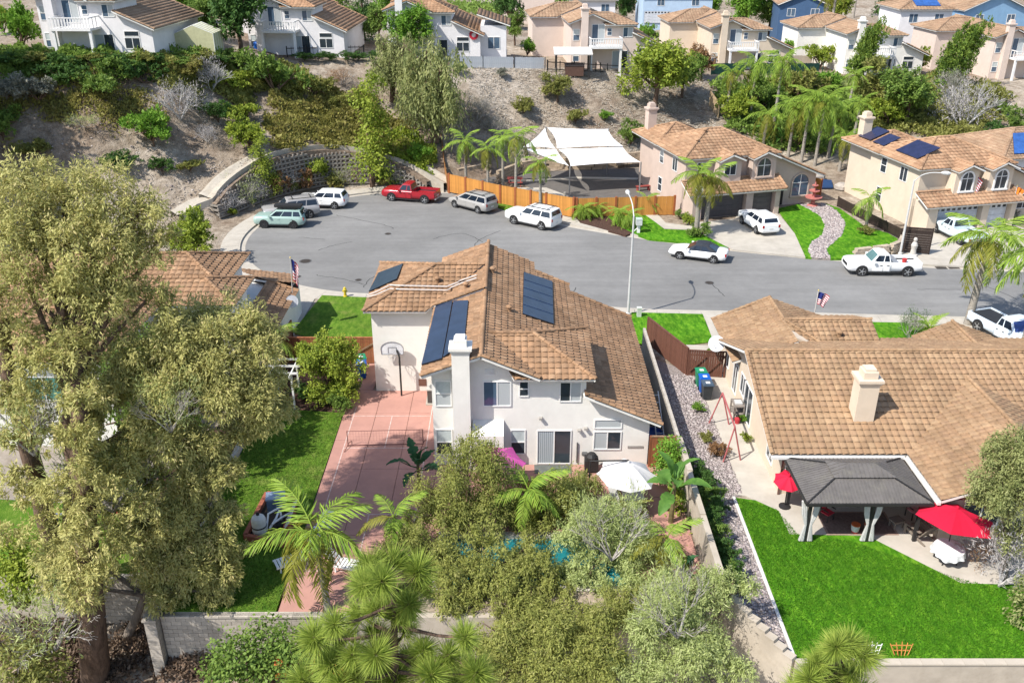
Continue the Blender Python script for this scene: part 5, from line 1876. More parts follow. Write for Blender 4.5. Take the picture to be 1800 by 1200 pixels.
def fence(name, label, pts, h, m, post=None, bw=.14, gap=.008, panel=2.4, cap=None, group=None, z=None, horizontal=False, thick=.022, post_h=.06, rails=True, pw=.1, cat='fence'):
 """posts, two rails and separate boards along a ground line"""
 pts = [Vector(p) for p in pts]
 t = thing(name, label, cat, pts[0], 0, group)
 o = pts[0]
 post = post or m
 bm_ = MB().box(0, bw - gap, -thick / 2, thick / 2, 0, h).mesh('board', m)
 for a, b in zip(pts, pts[1:]):
  L = (b - a).length
  d = (b - a) / L
  dxy = Vector((d.x, d.y, 0))
  rz = math.atan2(d.y, d.x)
  nrm = Vector((-d.y, d.x, 0)).normalized()
  if nrm.y > 0:
   nrm = -nrm
  np_ = max(1, round(L / panel))
  for i in range(np_ + 1):
   q = a.lerp(b, i / np_) - o
   MB().box(-pw / 2, pw / 2, -pw / 2, pw / 2, -.3, h + post_h).build('post', post, t, loc=q + nrm * .0, rot=(0, 0, rz))
  if rails:
   for zz in (h * .15, h * .82):
    MB().beam(a - o + Vector((0, 0, zz)) - nrm * .05, b - o + Vector((0, 0, zz)) - nrm * .05, .05, .09).build('rail', m, t)
  if horizontal:
   ns = int(h / (bw))
   for i in range(np_):
    p, q = a.lerp(b, i / np_) - o, a.lerp(b, (i + 1) / np_) - o
    hm = MB().beam(Vector((0, 0, 0)), q - p, thick, bw - gap).mesh('slat', m)
    for k in range(ns):
     link('slat', hm, t, p + nrm * .06 + Vector((0, 0, .06 + bw * (k + .5))))
  else:
   nb = int(L / bw)
   for k in range(nb):
    q = a + (b - a) * (k * bw / L) - o
    link('board', bm_, t, q + nrm * (.03 + rnd.uniform(-.004, .004)) + Vector((0, 0, rnd.uniform(-.012, .012))), (0, 0, rz))
  if cap:
   MB().beam(a - o + Vector((0, 0, h + .03)), b - o + Vector((0, 0, h + .03)), .13, .04).build('cap_rail', cap, t)
 return t
ORF = mat('orange_cedar', (.52, .235, .055), .75, .14, 4, objvar=.13, stretch=(1, 1, .2))
ORP = mat('red_cedar_post', (.30, .095, .035), .8, .12, 4)
BRF = mat('brown_fence', (.135, .058, .038), .8, .14, 4, objvar=.12, stretch=(1, 1, .2))
RBF = mat('reddish_board', (.27, .10, .045), .8, .2, 5, objvar=.2, stretch=(1, 1, .2))
OLDF = mat('weathered_board', (.26, .165, .10), .85, .2, 4, objvar=.15)
DKF = mat('dark_slat', (.040, .027, .022), .7, .2, 4, objvar=.1)
a, b, c = G(790, 337), G(1008, 381.5), G(1184, 377)
fence('fence', 'bright orange cedar board fence with red posts curving past the king palms', [a, G(880, 358), G(960, 373), b], 1.85, ORF, ORP, bw=.17, panel=2.0, pw=.2)
fence('fence', 'orange board fence behind the bushy pygmy palms beside the mauve house', [b + Vector((.25, 0, 0)), c], 1.8, ORF, ORP, bw=.17, panel=2.0, pw=.2)
fence('fence', 'weathered orange side fence climbing the slope beside the weeping tree', [a + Vector((-.2, .3, 0)), Vector((a.x - .7, a.y + 4, .3)), Vector((a.x - 1.3, a.y + 8.5, 2.4))], 1.7, mat('worn_cedar', (.36, .17, .06), .85, .15, 4, objvar=.12), bw=.2)
fence('fence', 'brown wooden double gate and fence behind the three wheeled bins', [(8.95, 54.6, 0), (10.75, 49.95, 0)], 1.8, BRF, cap=BRF)
g = fence('gate', 'brown wooden double gate beside the bungalow wall', [(10.82, 49.9, 0), (13.02, 49.62, 0)], 1.7, BRF, panel=1.1, cap=BRF, cat='gate')
for x0 in (.1, 1.2):
 MB().beam((x0, -.11 - x0 * .127, .35), (x0 + .9, -.11 - (x0 + .9) * .127, 1.4), .03, .09).build('brace', BRF, g)
fence('fence', 'short reddish board gate between the white house and the tall wall', [(7.06, 39.72, 0), (8.34, 39.72, 0)], 1.78, RBF, bw=.16, cap=OLDF)
fence('fence', 'dark brown fence between the left house and the flower bed', [(-14.42, 46.0, 0), (-14.42, 54.2, 0)], 1.75, BRF, cap=RBF)
g = fence('gate', 'reddish wooden gate beside the garage wall of the white house', [(-14.3, 51.6, 0), (-8.2, 51.6, 0)], 1.75, RBF, cap=RBF, cat='gate')
MB().beam((3.8, -.1, .3), (5.9, -.1, 1.6), .03, .1).build('brace', OLDF, g)
g1, g2 = G(1424, 357), G(1441, 350)
fence('gate', 'bright orange wooden gate standing open beside the coral fountain', [G(1421, 342), G(1441, 348)], 1.9, ORF, ORP, bw=.17, panel=1.2, cat='gate')
fence('fence', 'low dark slat fence beside the small round-bed palm', [G(1472, 362), G(1528, 392), G(1583, 420)], .9, DKF, horizontal=True, bw=.22, thick=.04)
fence('fence', 'dark horizontal slat screen behind the leaning lamp post', [G(1583, 443), G(1632, 447)], 2.2, DKF, horizontal=True, bw=.2, gap=.02, thick=.04)
pa, pb = P(790, 119), P(958, 121)
WHF = mat('white_mesh_fence', (.60, .61, .62), .7, .08, 3)
fence('fence', 'white board fence along the crest below the lime umbrella house', [pa, pa.lerp(pb, .34), pa.lerp(pb, .67), pb], 1.3, WHF, mat('grey_post', (.2, .2, .2), .6), bw=.28, panel=3)
pa, pb = P(1250, 131), P(1445, 130)
GRF = mat('green_mesh', (.015, .06, .045), .8, .2, 3)
fence('fence', 'dark green screen fence along the crest below the grey canopy tent', [pa, pa.lerp(pb, .35), pa.lerp(pb, .68), pb], 1.4, GRF, bw=1.2, panel=2.4, rails=False)
fence('fence', 'pale board fence beside the tall palm trunks on the crest', [P(1384, 118), P(1428, 119)], 1.6, mat('pale_board', (.50, .42, .33), .85, .1, 3, objvar=.1), bw=.25)
fence('fence', 'tan board fence running down the slope left of the jungle garden', [P(1247, 185), P(1262, 207)], 1.8, mat('tan_board', (.42, .31, .19), .85, .1, 3, objvar=.1), bw=.25)
fence('fence', 'black metal fence in front of the hot-tub gazebo', [P(962, 124), P(1100, 131)], 1.2, BLACKM, bw=1.6, panel=3.2, thick=.05, gap=1.5)
fence('fence', 'thin dark metal fence below the far-left balcony house', [P(128, 100), P(300, 97)], 1.1, BLACKM, bw=.5, panel=2.5, thick=.03, gap=.46)
fence('fence', 'thin dark metal fence below the second balcony house', [P(505, 100), P(640, 97)], 1.1, BLACKM, bw=.5, panel=2.5, thick=.03, gap=.46)
# ---- crib retaining wall and the concrete ditch above it
CRIB = mat('crib_concrete', (.25, .225, .195), .92, .15, 3, objvar=.1)
t = thing('retaining_wall', 'concrete lattice retaining wall round the back of the cul-de-sac', 'wall', (-17, 93, 0), world=True)
wl = [(-27.4, 81.3, 1.3), (-26.4, 83.2, 2.4), (-25, 86.2, 3.2), (-23, 89.1, 3.8), (-20, 92, 3.7), (-16.8, 93.2, 3.3), (-12, 93.2, 2.1), (-8.6, 91.2, .7)]
wl = smooth_line([Vector(p) for p in wl], 4)
off2 = offset([Vector((p.x, p.y)) for p in wl], 1.0)
# offset points to the right of travel (towards the road): walls face the road
for i in range(len(wl) - 1):
 a, b = wl[i], wl[i + 1]
 hh = (a.z + b.z) / 2
 back = (Vector((off2[i].x, off2[i].y, 0)) - Vector((a.x, a.y, 0)))
 n = max(1, int(hh / .42))
 for k in range(n):
  z = k * .42 + .2
  sh = back * (1.0 - .22 * z) * .35
  MB().beam(Vector((a.x, a.y, z)) + sh, Vector((b.x, b.y, z)) + sh, .16, .17).build('stretcher', CRIB, t)
 for f in (0.0, .5):
  q = a.lerp(b, f)
  for k in range(n):
   z = k * .42 + .41
   sh = back * (1.0 - .22 * z) * .35
   p = Vector((q.x, q.y, z)) + sh
   MB().beam(p + back.normalized() * .12, p - back.normalized() * .9, .16, .16).build('header', CRIB, t)
m = MB()
for i in range(len(wl)):
 b_ = Vector((off2[i].x - wl[i].x, off2[i].y - wl[i].y, 0)) * .35
 p0, p1 = Vector((wl[i].x, wl[i].y, -.1)) + b_ * .72, Vector((wl[i].x, wl[i].y, wl[i].z + .1)) + b_ * (.72 - .22 * wl[i].z)
 m.v += [tuple(p0), tuple(p1), tuple(p1 - b_ * 4)]
for i in range(len(wl) - 1):
 for k in range(2):
  m.f.append((i * 3 + k, i * 3 + 3 + k, i * 3 + 4 + k, i * 3 + 1 + k))
  m.m.append(0)
m.build('soil_fill', mat('wall_soil', (.20, .15, .11), .95, .3, 3, bump=.6), t)
_w2 = [Vector((-29.5, 79.2, .5)), Vector((-28.6, 80.6, 1.0))] + [Vector(p) for p in wl] + [Vector((-7.2, 90.2, .25))]
_o2 = offset([Vector((p.x, p.y)) for p in _w2], -1.25)
dl = [Vector((q.x, q.y, p.z + .12)) for q, p in zip(_o2, _w2)]
mb = MB()
vs, fs = [], []
for i, p in enumerate(dl):
 d = (dl[min(i + 1, len(dl) - 1)] - dl[max(i - 1, 0)])
 n = Vector((d.y, -d.x, 0)).normalized()
 p = p + Vector((0, 0, .32))
 for q, zz in ((-.85, .12), (-.6, .1), (0, -.12), (.6, .1), (.85, .12), (.85, -.9), (-.85, -.9)):
  w = p + n * q + Vector((0, 0, zz))
  vs.append(w)
for i in range(len(dl) - 1):
 for k in range(7):
  k2 = (k + 1) % 7
  fs.append((i * 7 + k, (i + 1) * 7 + k, (i + 1) * 7 + k2, i * 7 + k2))
mb.add(vs, fs)
struct('drainage_ditch', mb, mat('ditch_concrete', (.40, .36, .30), .9, .1, 2, dirt=(.3, .26, .2)))
# ---- terraces and block walls round the shade sails
TBLK = mat('terrace_block', (.37, .29, .21), .92, .15, 3, objvar=.15)
def terrace(label, pts, h, group='tan block terrace walls behind the shade sails', bw=.62, bh=.3):
 pts = [Vector(p) for p in pts]
 t = thing('block_wall', label, 'wall', pts[0], 0, group)
 o = pts[0]
 me = MB().box(.01, bw - .01, -.2, .2, .01, bh - .01).mesh('block', TBLK)
 for a, b in zip(pts, pts[1:]):
  L = (b - a).length
  d = (b - a) / L
  rz = math.atan2(d.y, d.x)
  for r in range(max(1, int(h / bh))):
   for k in range(int(L / bw)):
    q = a + d * (k * bw + (bw / 2 if r % 2 else 0)) - o
    link('block', me, t, q + Vector((0, .06 * r, r * bh)), (0, 0, rz + rnd.uniform(-.08, .08)))
 return t
terrace('tan block terrace wall curving behind the white shade sails', [G(872, 322), G(912, 305), G(960, 297), G(1040, 298), G(1110, 292)], 1.3)
terrace('tan block terrace wall on the slope right of the shade sails', [Vector((11.5, 99.4, .4)), Vector((17.5, 100.6, .7))], 1.3)
terrace('short tan block terrace behind the king palms', [G(800, 318), G(850, 308), G(868, 310)], 1.2)
t = thing('block_wall', 'curved tan stone retaining wall at the end of the lawn behind the white pickup', 'wall', G(1500, 455), 0)
me = MB().box(.01, .36, -.2, .2, .01, .2).mesh('stone', mat('split_stone', (.42, .35, .27), .92, .15, 4, objvar=.18))
pts = [G(1498, 456), G(1530, 452), G(1562, 448), G(1580, 441), G(1584, 431)]
for a, b in zip(pts, pts[1:]):
 L = (b - a).length
 d = (b - a) / L
 for r in range(4):
  for k in range(int(L / .37)):
   link('stone', me, t, a + d * (k * .37 + (.18 if r % 2 else 0)) - pts[0] + Vector((0, .05 * r, r * .205)), (0, 0, math.atan2(d.y, d.x) + rnd.uniform(-.1, .1)))
# ---- shade sails
SAIL = ramp_attr_mat('sail_cloth', [(.80, .80, .80), (.84, .84, .84)], rough=.8, trans=.12, noise=.04, nscale=.6)
def sail(label, corners, sag=.35, inset=.09):
 c = [Vector(p) for p in corners]
 n = 10
 ctr = sum(c, Vector()) / len(c)
 vs, fs = [], []
 if len(c) == 4:
  for j in range(n + 1):
   for i in range(n + 1):
    u, v = i / n, j / n
    p = c[0].lerp(c[1], u).lerp(c[3].lerp(c[2], u), v)
    e = 1 - inset * (4 * u * (1 - u) * abs(2 * v - 1) + 4 * v * (1 - v) * abs(2 * u - 1))
    p = ctr + (p - ctr) * e
    p.z -= sag * 16 * u * (1 - u) * v * (1 - v)
    vs.append(p)
  for j in range(n):
   for i in range(n):
    k = j * (n + 1) + i
    fs.append((k, k + 1, k + n + 2, k + n + 1))
 else:
  for j in range(n + 1):
   for i in range(n + 1):
    u, v = i / n, j / n
    p = c[0].lerp(c[1].lerp(c[2], u), v)
    e = 1 - inset * 2 * (4 * u * (1 - u) * v * v + 4 * v * (1 - v) * abs(2 * u - 1))
    p = ctr + (p - ctr) * e
    p.z -= sag * 6 * u * (1 - u) * v * (1 - v)
    vs.append(p)
  for j in range(n):
   for i in range(n):
    k = j * (n + 1) + i
    fs.append((k, k + 1, k + n + 2, k + n + 1))
 o = MB().add(vs, fs).build('shade_sail', SAIL, smooth=True)
 return tag(o, label, 'shade sail', 'white shade sails over the courtyard')
def HP(px, py, z):
 return G(px, py, z)
sail('upper right white shade sail, the widest of the four', [HP(962, 224, 4.8), HP(1069, 227, 4.8), HP(1095, 257, 4.0), HP(979, 261, 3.9)])
sail('upper left triangular white shade sail', [HP(958, 225, 4.8), HP(919, 259, 3.8), HP(976, 261, 3.85)])
sail('lower right white shade sail nearest the mauve house', [HP(981, 262, 3.8), HP(1094, 257, 3.9), HP(1126, 285, 3.0), HP(1003, 292, 2.9)])
sail('lower left narrow white shade sail above the block terrace', [HP(919, 261, 3.7), HP(977, 262, 3.8), HP(1000, 292, 2.9), HP(990, 288, 2.95)])
for k, (px, py, z, lb) in enumerate(((960, 223, 5.0, 'steel post at the top corner of the shade sails'), (1070, 226, 5.0, 'steel post at the upper right corner of the shade sails'), (1127, 285, 3.2, 'steel post at the lower right corner of the shade sails beside the mauve house'), (1002, 293, 3.1, 'steel post at the front corner of the shade sails'))):
 g = G(px, py, z)
 zb = hz(g.x, g.y) - .2
 tag(MB().tube([(0, 0, 0), (0, 0, z - zb)], .07, 8).build('sail_post', mat('steel_post', (.3, .3, .3), .4, metal=.5), loc=(g.x, g.y, zb)), lb, 'post', 'posts of the shade sails')
# ---- street lamps
GALV = mat('galvanised_pole', (.50, .50, .49), .55, .08, 2)
def street_lamp(label, base, h, ad, al):
 t = thing('street_lamp', label, 'street lamp', base, 0, 'street lamps')
 MB().lathe([(.17, 0), (.17, .12), (.11, .2)], 14).build('base', GALV, t)
 MB().tube([(0, 0, .15), (0, 0, h * .5), (0, 0, h)], [.10, .08, .06], 10).build('pole', GALV, t)
 d = Vector((ad[0], ad[1], 0)).normalized()
 pts = [Vector((0, 0, h - .1)), d * al * .25 + Vector((0, 0, h + .45)), d * al * .6 + Vector((0, 0, h + .72)), d * al + Vector((0, 0, h + .78))]
 MB().tube(smooth_line(pts, 4), .04, 8).build('arm', GALV, t)
 mb = MB()
 e = Vector((-d.y, d.x, 0))
 a = d * (al - .05) + Vector((0, 0, h + .8))
 mb.tube([a, a + d * .2, a + d * .5, a + d * .72], [.07, .15, .16, .06], 10)
 mb.build('lamp_head', GALV, t)
 return t
street_lamp('tall street lamp on the near pavement behind the white house roof', G(1104, 553), 7.3, (-.05, 1), 2.5)
street_lamp('street lamp by the dark slat screen at the cream house driveway', G(1582, 447), 6.3, (.9, -.35), 1.9)
# ---- small street things
t = thing('fire_hydrant', 'yellow fire hydrant on the grass edge of the corner lawn', 'hydrant', G(607, 521))
YEL = mat('hydrant_yellow', (.55, .42, .04), .5, .1)
MB().lathe([(.16, 0), (.16, .06), (.11, .08), (.11, .5), (.15, .52), (.15, .56), (.12, .6), (.1, .7), (.03, .76)], 12).build('barrel', YEL, t)
for sx in (-1, 1):
 MB().tube([(sx * .1, 0, .42), (sx * .2, 0, .42)], .055, 8).build('nozzle', YEL, t)
t = thing('utility_pedestal', 'pale utility pedestal on the corner of the right front lawn', 'utility box', G(1123, 556))
MB().box(-.15, .15, -.14, .14, 0, .62).build('body', mat('pale_green_box', (.52, .55, .5), .6), t)
MB().box(-.17, .17, -.16, .16, .622, .7).build('lid', mat('pale_green_box', (.52, .55, .5), .6), t)
t = thing('mailbox', 'pale metal mailbox on a post between mulch bed and lawn', 'mailbox', G(1122, 409))
MB().box(-.12, .12, -.12, .12, 0, .75).build('post', WHITEP, t)
MB().box(-.26, .26, -.3, .3, .752, 1.25).build('box', mat('mailbox_grey', (.5, .52, .5), .5), t)
MB().prism([(-.28, -.32), (.28, -.32), (.28, .32), (-.28, .32)], 1.252, 1.32).build('lid', mat('mailbox_green', (.42, .5, .44), .5), t)
MB().beam((-.5, .1, .0), (-.05, .1, .45), .06, .06).build('brace', WHITEP, t)
FL = [mat('flag_red', (.45, .02, .04), .8), mat('flag_white', (.75, .75, .75), .8), mat('flag_blue', (.015, .025, .15), .8), mat('flag_orange', (.70, .20, .02), .8)]
def flag(label, base, hp, fw, fh, lean, striped=True, group='flags on house poles'):
 t = thing('flag', label, 'flag', base, 0, group)
 top = Vector((lean[0] * hp, lean[1] * hp, hp))
 MB().tube([(0, 0, 0), top], .03, 6).build('pole', mat('flag_pole', (.55, .52, .48), .5), t)
 MB().lathe([(.02, 0), (.06, .05), (.02, .1)], 8, top).build('finial', mat('gold', (.5, .38, .12), .4, metal=.6), t)
 nx, nz = 6, 13
 mb = MB()
 for j in range(nz):
  for i in range(nx):
   q = []
   for (a, b) in ((i, j), (i + 1, j), (i + 1, j + 1), (i, j + 1)):
    u, v = a / nx, b / nz
    x = u * fw * (.35 + .2 * (1 - v))
    q.append(top + Vector((x + .03, .07 * math.sin(u * 11 + v * 2), -.08 - v * fh - u * u * fh * .35)) - Vector((0, 0, 0)))
   mi = (j % 2) if striped else 3
   if striped and i < 3 and j < 7:
    mi = 2
   mb.add(q, [(0, 1, 2, 3)], mi)
 mb.build('cloth', FL, t)
 return t
flag('striped flag drooping from a pole on the left garage roof', (-14.75, 56.6, 2.6), 2.6, .8, 1.5, (.05, 0))
flag('striped flag on a pole behind the bungalow roof', G(1430, 560, 2.4), 1.9, 1.3, .8, (.02, 0))
flag('striped flag hanging over the white garage door of the cream house', (41.0, 79.6, 3.0), 1.7, 1.5, 1.4, (0, -.2))
flag('plain orange flag on a pole at the right end of the cream house', (45.2, 79.5, 0), 3.6, 1.2, .9, (0, 0), striped=False)
def bin_(label, p, body, lid, rz=0, group='wheeled bins'):
 t = thing('wheeled_bin', label, 'bin', p, rz, group)
 mb = MB()
 b0, b1 = [(-.22, -.26), (.22, -.26), (.22, .26), (-.22, .26)], [(-.29, -.34), (.29, -.34), (.29, .34), (-.29, .34)]
 mb.add([(x, y, .06) for x, y in b0] + [(x, y, .98) for x, y in b1], [(3, 2, 1, 0), (4, 5, 6, 7), (0, 1, 5, 4), (1, 2, 6, 5), (2, 3, 7, 6), (3, 0, 4, 7)])
 mb.build('body', body, t)
 mb = MB().prism([(-.32, -.38), (.32, -.38), (.32, .36), (-.32, .36)], .985, 1.05)
 mb.prism([(-.27, -.3), (.27, -.3), (.27, .3), (-.27, .3)], 1.05, 1.09)
 mb.build('lid', lid, t)
 MB().box(-.12, .12, -.18, .05, 1.091, 1.097).build('sticker', mat('sticker_white', (.7, .7, .68), .6), t)
 MB().tube([(-.25, .42, .95), (.25, .42, .95)], .025, 6).build('handle', TYRE, t)
 for sx in (-1, 1):
  MB().tube([(sx * .2, .28, .12), (sx * .27, .28, .12)], .12, 10).build('wheel', TYRE, t)
 return t
BG, BB, BK = mat('bin_green', (.02, .22, .11), .5, .1), mat('bin_blue', (.01, .10, .42), .45, .1), mat('bin_black', (.035, .04, .045), .5, .1)
bin_('green-lidded bin furthest back of the three beside the brown gate', (11.35, 48.55, 0), BG, BG, .05)
bin_('blue-lidded bin, middle of the three beside the brown gate', (11.4, 47.75, 0), BB, BB, .0)
bin_('black bin nearest the camera of the three beside the brown gate', (11.42, 46.95, 0), BK, mat('bin_slate', (.06, .09, .13), .5), .03)
bin_('green-lidded bin behind the leafy yard tree by the reddish gate', (-9.35, 50.4, 0), BG, BG, .3)
bin_('blue-lidded bin in front of the green one by the reddish gate', (-9.2, 49.6, 0), BB, BB, .2)
bin_('green bin beside the pale driveway behind the left house roof', G(386, 470), BG, BG, .4)
# ---- basketball hoop
t = thing('basketball_hoop', 'basketball hoop with white fan-shaped backboard on a dark pole', 'basketball hoop', G(706, 695))
MB().tube([(0, 0, 0), (0, 0, 2.55), (-.15, .18, 2.9)], .055, 10).build('pole', BLACKM, t)
mb = MB()
out = [(-.62, -.33), (.62, -.33)] + [(.66 * math.cos(R(a)), .45 * math.sin(R(a)) + .02) for a in range(0, 181, 18)]
vs = [(x - .42, .2 + y_, z + 2.95) for y_ in (0, .04) for x, z in out]
n = len(out)
mb.add(vs, [tuple(range(n)), tuple(range(n, 2 * n))[::-1]] + [(i, i + n, (i + 1) % n + n, (i + 1) % n) for i in range(n)])
mb.build('backboard', mat('board_white', (.62, .63, .65), .4), t)
mb = MB()
mb.tube([(x - .42, .185, z + 2.95) for x, z in out] + [(out[0][0] - .42, .185, out[0][1] + 2.95)], .022, 6)
mb.tube([(-.66, .185, 2.72), (-.66, .185, 3.08), (-.18, .185, 3.08), (-.18, .185, 2.72)], .014, 5)
mb.build('board_marking', mat('board_grey', (.2, .2, .22), .5), t)
MB().tube([(-.42 + .23 * math.cos(R(a)), -.1 + .23 * math.sin(R(a)), 2.68) for a in range(0, 361, 20)], .014, 5).build('rim', mat('rim_grey', (.35, .33, .33), .5), t)
mb = MB()
for k in range(10):
 a = 2 * math.pi * k / 10
 mb.tube([(-.42 + .22 * math.cos(a), -.1 + .22 * math.sin(a), 2.67), (-.42 + .13 * math.cos(a + .4), -.1 + .13 * math.sin(a + .4), 2.32)], .008, 4)
mb.build('net', WHITEP, t)
# ---- court net
a, b = G(612, 784), G(744, 781)
t = thing('court_net', 'low portable net on a thin dark frame across the pink court', 'net', a)
w = b - a
DN = mat('net_frame', (.13, .05, .045), .6)
for q in (Vector((0, 0, 0)), w):
 MB().tube([q, q + Vector((0, 0, .95))], .022, 6).build('post', DN, t)
 MB().tube([q + Vector((-.1, -.6, .03)), q + Vector((.05, 0, .2)), q + Vector((.1, .5, .03))], .02, 6).build('foot', DN, t)
MB().tube([Vector((0, 0, .06)), w + Vector((0, 0, .06))], .022, 6).build('lower_bar', DN, t)
MB().tube([Vector((0, 0, .93)), w + Vector((0, 0, .93))], .014, 6).build('top_cord', DN, t)
mb = MB()
for k in range(1, 26):
 p = w * (k / 26)
 mb.tube([p + Vector((0, 0, .3)), p + Vector((0, 0, .92))], .003, 3)
for z in (.3, .45, .6, .75):
 mb.tube([Vector((0, 0, z)), w + Vector((0, 0, z))], .003, 3)
mb.build('netting', DN, t)
# ---- air-conditioner, alley clutter
t = thing('air_conditioner', 'grey air-conditioning unit beside the house corner on the court', 'air conditioner', (-4.5, 46.6, 0))
MB().box(-.5, .5, -.5, .5, 0, .1).build('pad', CONC, t)
MB().box(-.4, .4, -.4, .4, .1, .92).build('body', mat('ac_dark', (.07, .065, .06), .6), t)
MB().box(-.43, .43, -.43, .43, .922, .98).build('top', mat('ac_grey', (.38, .37, .35), .5), t)
MB().lathe([(.3, 0), (.3, .03), (.08, .05)], 16, (0, 0, .981)).build('fan', mat('ac_fan', (.14, .14, .14), .5), t)
t = thing('ladder', 'aluminium folding ladder leaning in the narrow side alley', 'ladder', (7.95, 41.0, 0))
for x in (-.22, .22):
 MB().beam((x, 0, 0), (x * .8, 3.6, 1.75), .05, .08).build('rail', GALV, t)
for k in range(8):
 f = (k + .5) / 8
 MB().beam((-.22, 3.6 * f, 1.75 * f), (.22, 3.6 * f, 1.75 * f), .04, .04).build('rung', GALV, t)
BLUEP = mat('blue_tub', (.10, .27, .48), .5)
for lb, p, s in (('light blue plastic tub at the near end of the side alley', (8.0, 40.5, 0), .45), ('dark blue tarp bundle in the side alley beside the ladder', (7.6, 42.2, 0), .6), ('navy storage box further along the side alley', (7.85, 44.4, 0), .5)):
 o = MB().lathe([(s * .7, 0), (s * .9, .5), (s * .95, .55), (s * .85, .56), (s * .8, .45)], 10, (0, 0, 0)).build('storage_tub', BLUEP if 'light' in lb else mat('tarp_blue', (.02, .05, .20), .6), loc=p)
 tag(o, lb, 'tub')
# ---- pergola, planter with pool equipment
t = thing('pergola', 'small white timber arbor beside the dark fence', 'arbor', (-13.1, 46.2, 0))
for x, y in ((-.6, -.5), (.6, -.5), (-.6, .9), (.6, .9)):
 MB().box(x - .05, x + .05, y - .05, y + .05, 0, 2.2).build('post', WHITEP, t)
for x in (-.6, .6):
 MB().box(x - .03, x + .03, -1.0, 1.6, 2.2, 2.34).build('beam', WHITEP, t)
for y in (-.7, .2, 1.1):
 MB().box(-1.0, 1.0, y - .03, y + .03, 2.345, 2.46).build('rafter', WHITEP, t)
pc = [G(432, 948), G(470, 873), G(520, 884), G(506, 962)]
ctr = sum(pc, Vector()) / 4
t = thing('planter_frame', 'reddish timber frame enclosing pool equipment on the shaded lawn', 'planter', ctr)
for a, b in zip(pc, pc[1:] + pc[:1]):
 MB().beam(a - ctr + Vector((0, 0, .15)), b - ctr + Vector((0, 0, .15)), .2, .3).build('timber', mat('redwood', (.30, .10, .06), .8, .15, 5, objvar=.1), t)
MB().plate([p - ctr + Vector((0, 0, .06)) for p in pc], .08).build('floor', mat('dark_soil', (.05, .04, .035), .95), t)
FW = mat('filter_white', (.66, .66, .63), .4, .05)
p = G(453, 940)
t = thing('pool_filter', 'white barrel-shaped pool filter tank in the timber frame', 'pool filter', p + Vector((.1, .1, .06)))
MB().lathe([(.3, 0), (.33, .1), (.33, .75), (.28, .88), (.12, .98), (.05, 1.0)], 18).build('tank', FW, t)
MB().lathe([(.345, .38), (.345, .44)], 18).build('band', BLACKM, t)
MB().lathe([(.08, 1.0), (.08, 1.1), (.03, 1.14)], 10).build('valve', BLACKM, t)
p = G(487, 893)
t = thing('pool_heater', 'blue-grey pool heater box at the back of the timber frame', 'pool heater', p + Vector((0, 0, .06)), .2)
MB().box(-.42, .42, -.3, .3, 0, .62).build('body', mat('heater_blue', (.17, .24, .36), .5), t)
MB().box(-.45, .45, -.33, .33, .622, .7).build('lid', mat('heater_pale', (.30, .38, .5), .5), t)
t = thing('pool_pump', 'black pool pumps with white pipes in the timber frame', 'pool pump', G(483, 930) + Vector((0, 0, .06)))
for x, y in ((.1, 0), (.35, .5)):
 MB().tube([(x, y, .2), (x + .5, y + .1, .2)], .15, 10).build('motor', BLACKM, t)
for pts in ([(-.3, -.3, .1), (-.3, .3, .6), (.2, .9, .6)], [(-.1, -.4, .3), (.1, .1, .5), (.1, .7, .5)], [(0, -.3, .45), (.3, .2, .45), (.5, .7, .3)], [(.25, .4, .2), (.25, .4, .6)]):
 MB().tube(pts, .05, 8).build('pipe', WHITEP, t)
MB().box(.5, .78, -.35, .15, 0, .35).build('control_box', mat('rust_red', (.35, .07, .03), .6), t)
a = G(506, 944)
t = thing('trellis', 'white lattice panel leaning along the right side of the timber frame', 'trellis', a)
for k in range(7):
 MB().beam((-.25 + k * .01, k * .28, .25 + .05 * k), (.15, k * .28, .9), .02, .05).build('slat', WHITEP, t)
for k in range(4):
 MB().beam((-.2 + .11 * k, 0, .3 + .17 * k), (-.2 + .11 * k, 1.8, .32 + .17 * k), .02, .05).build('slat', WHITEP, t)
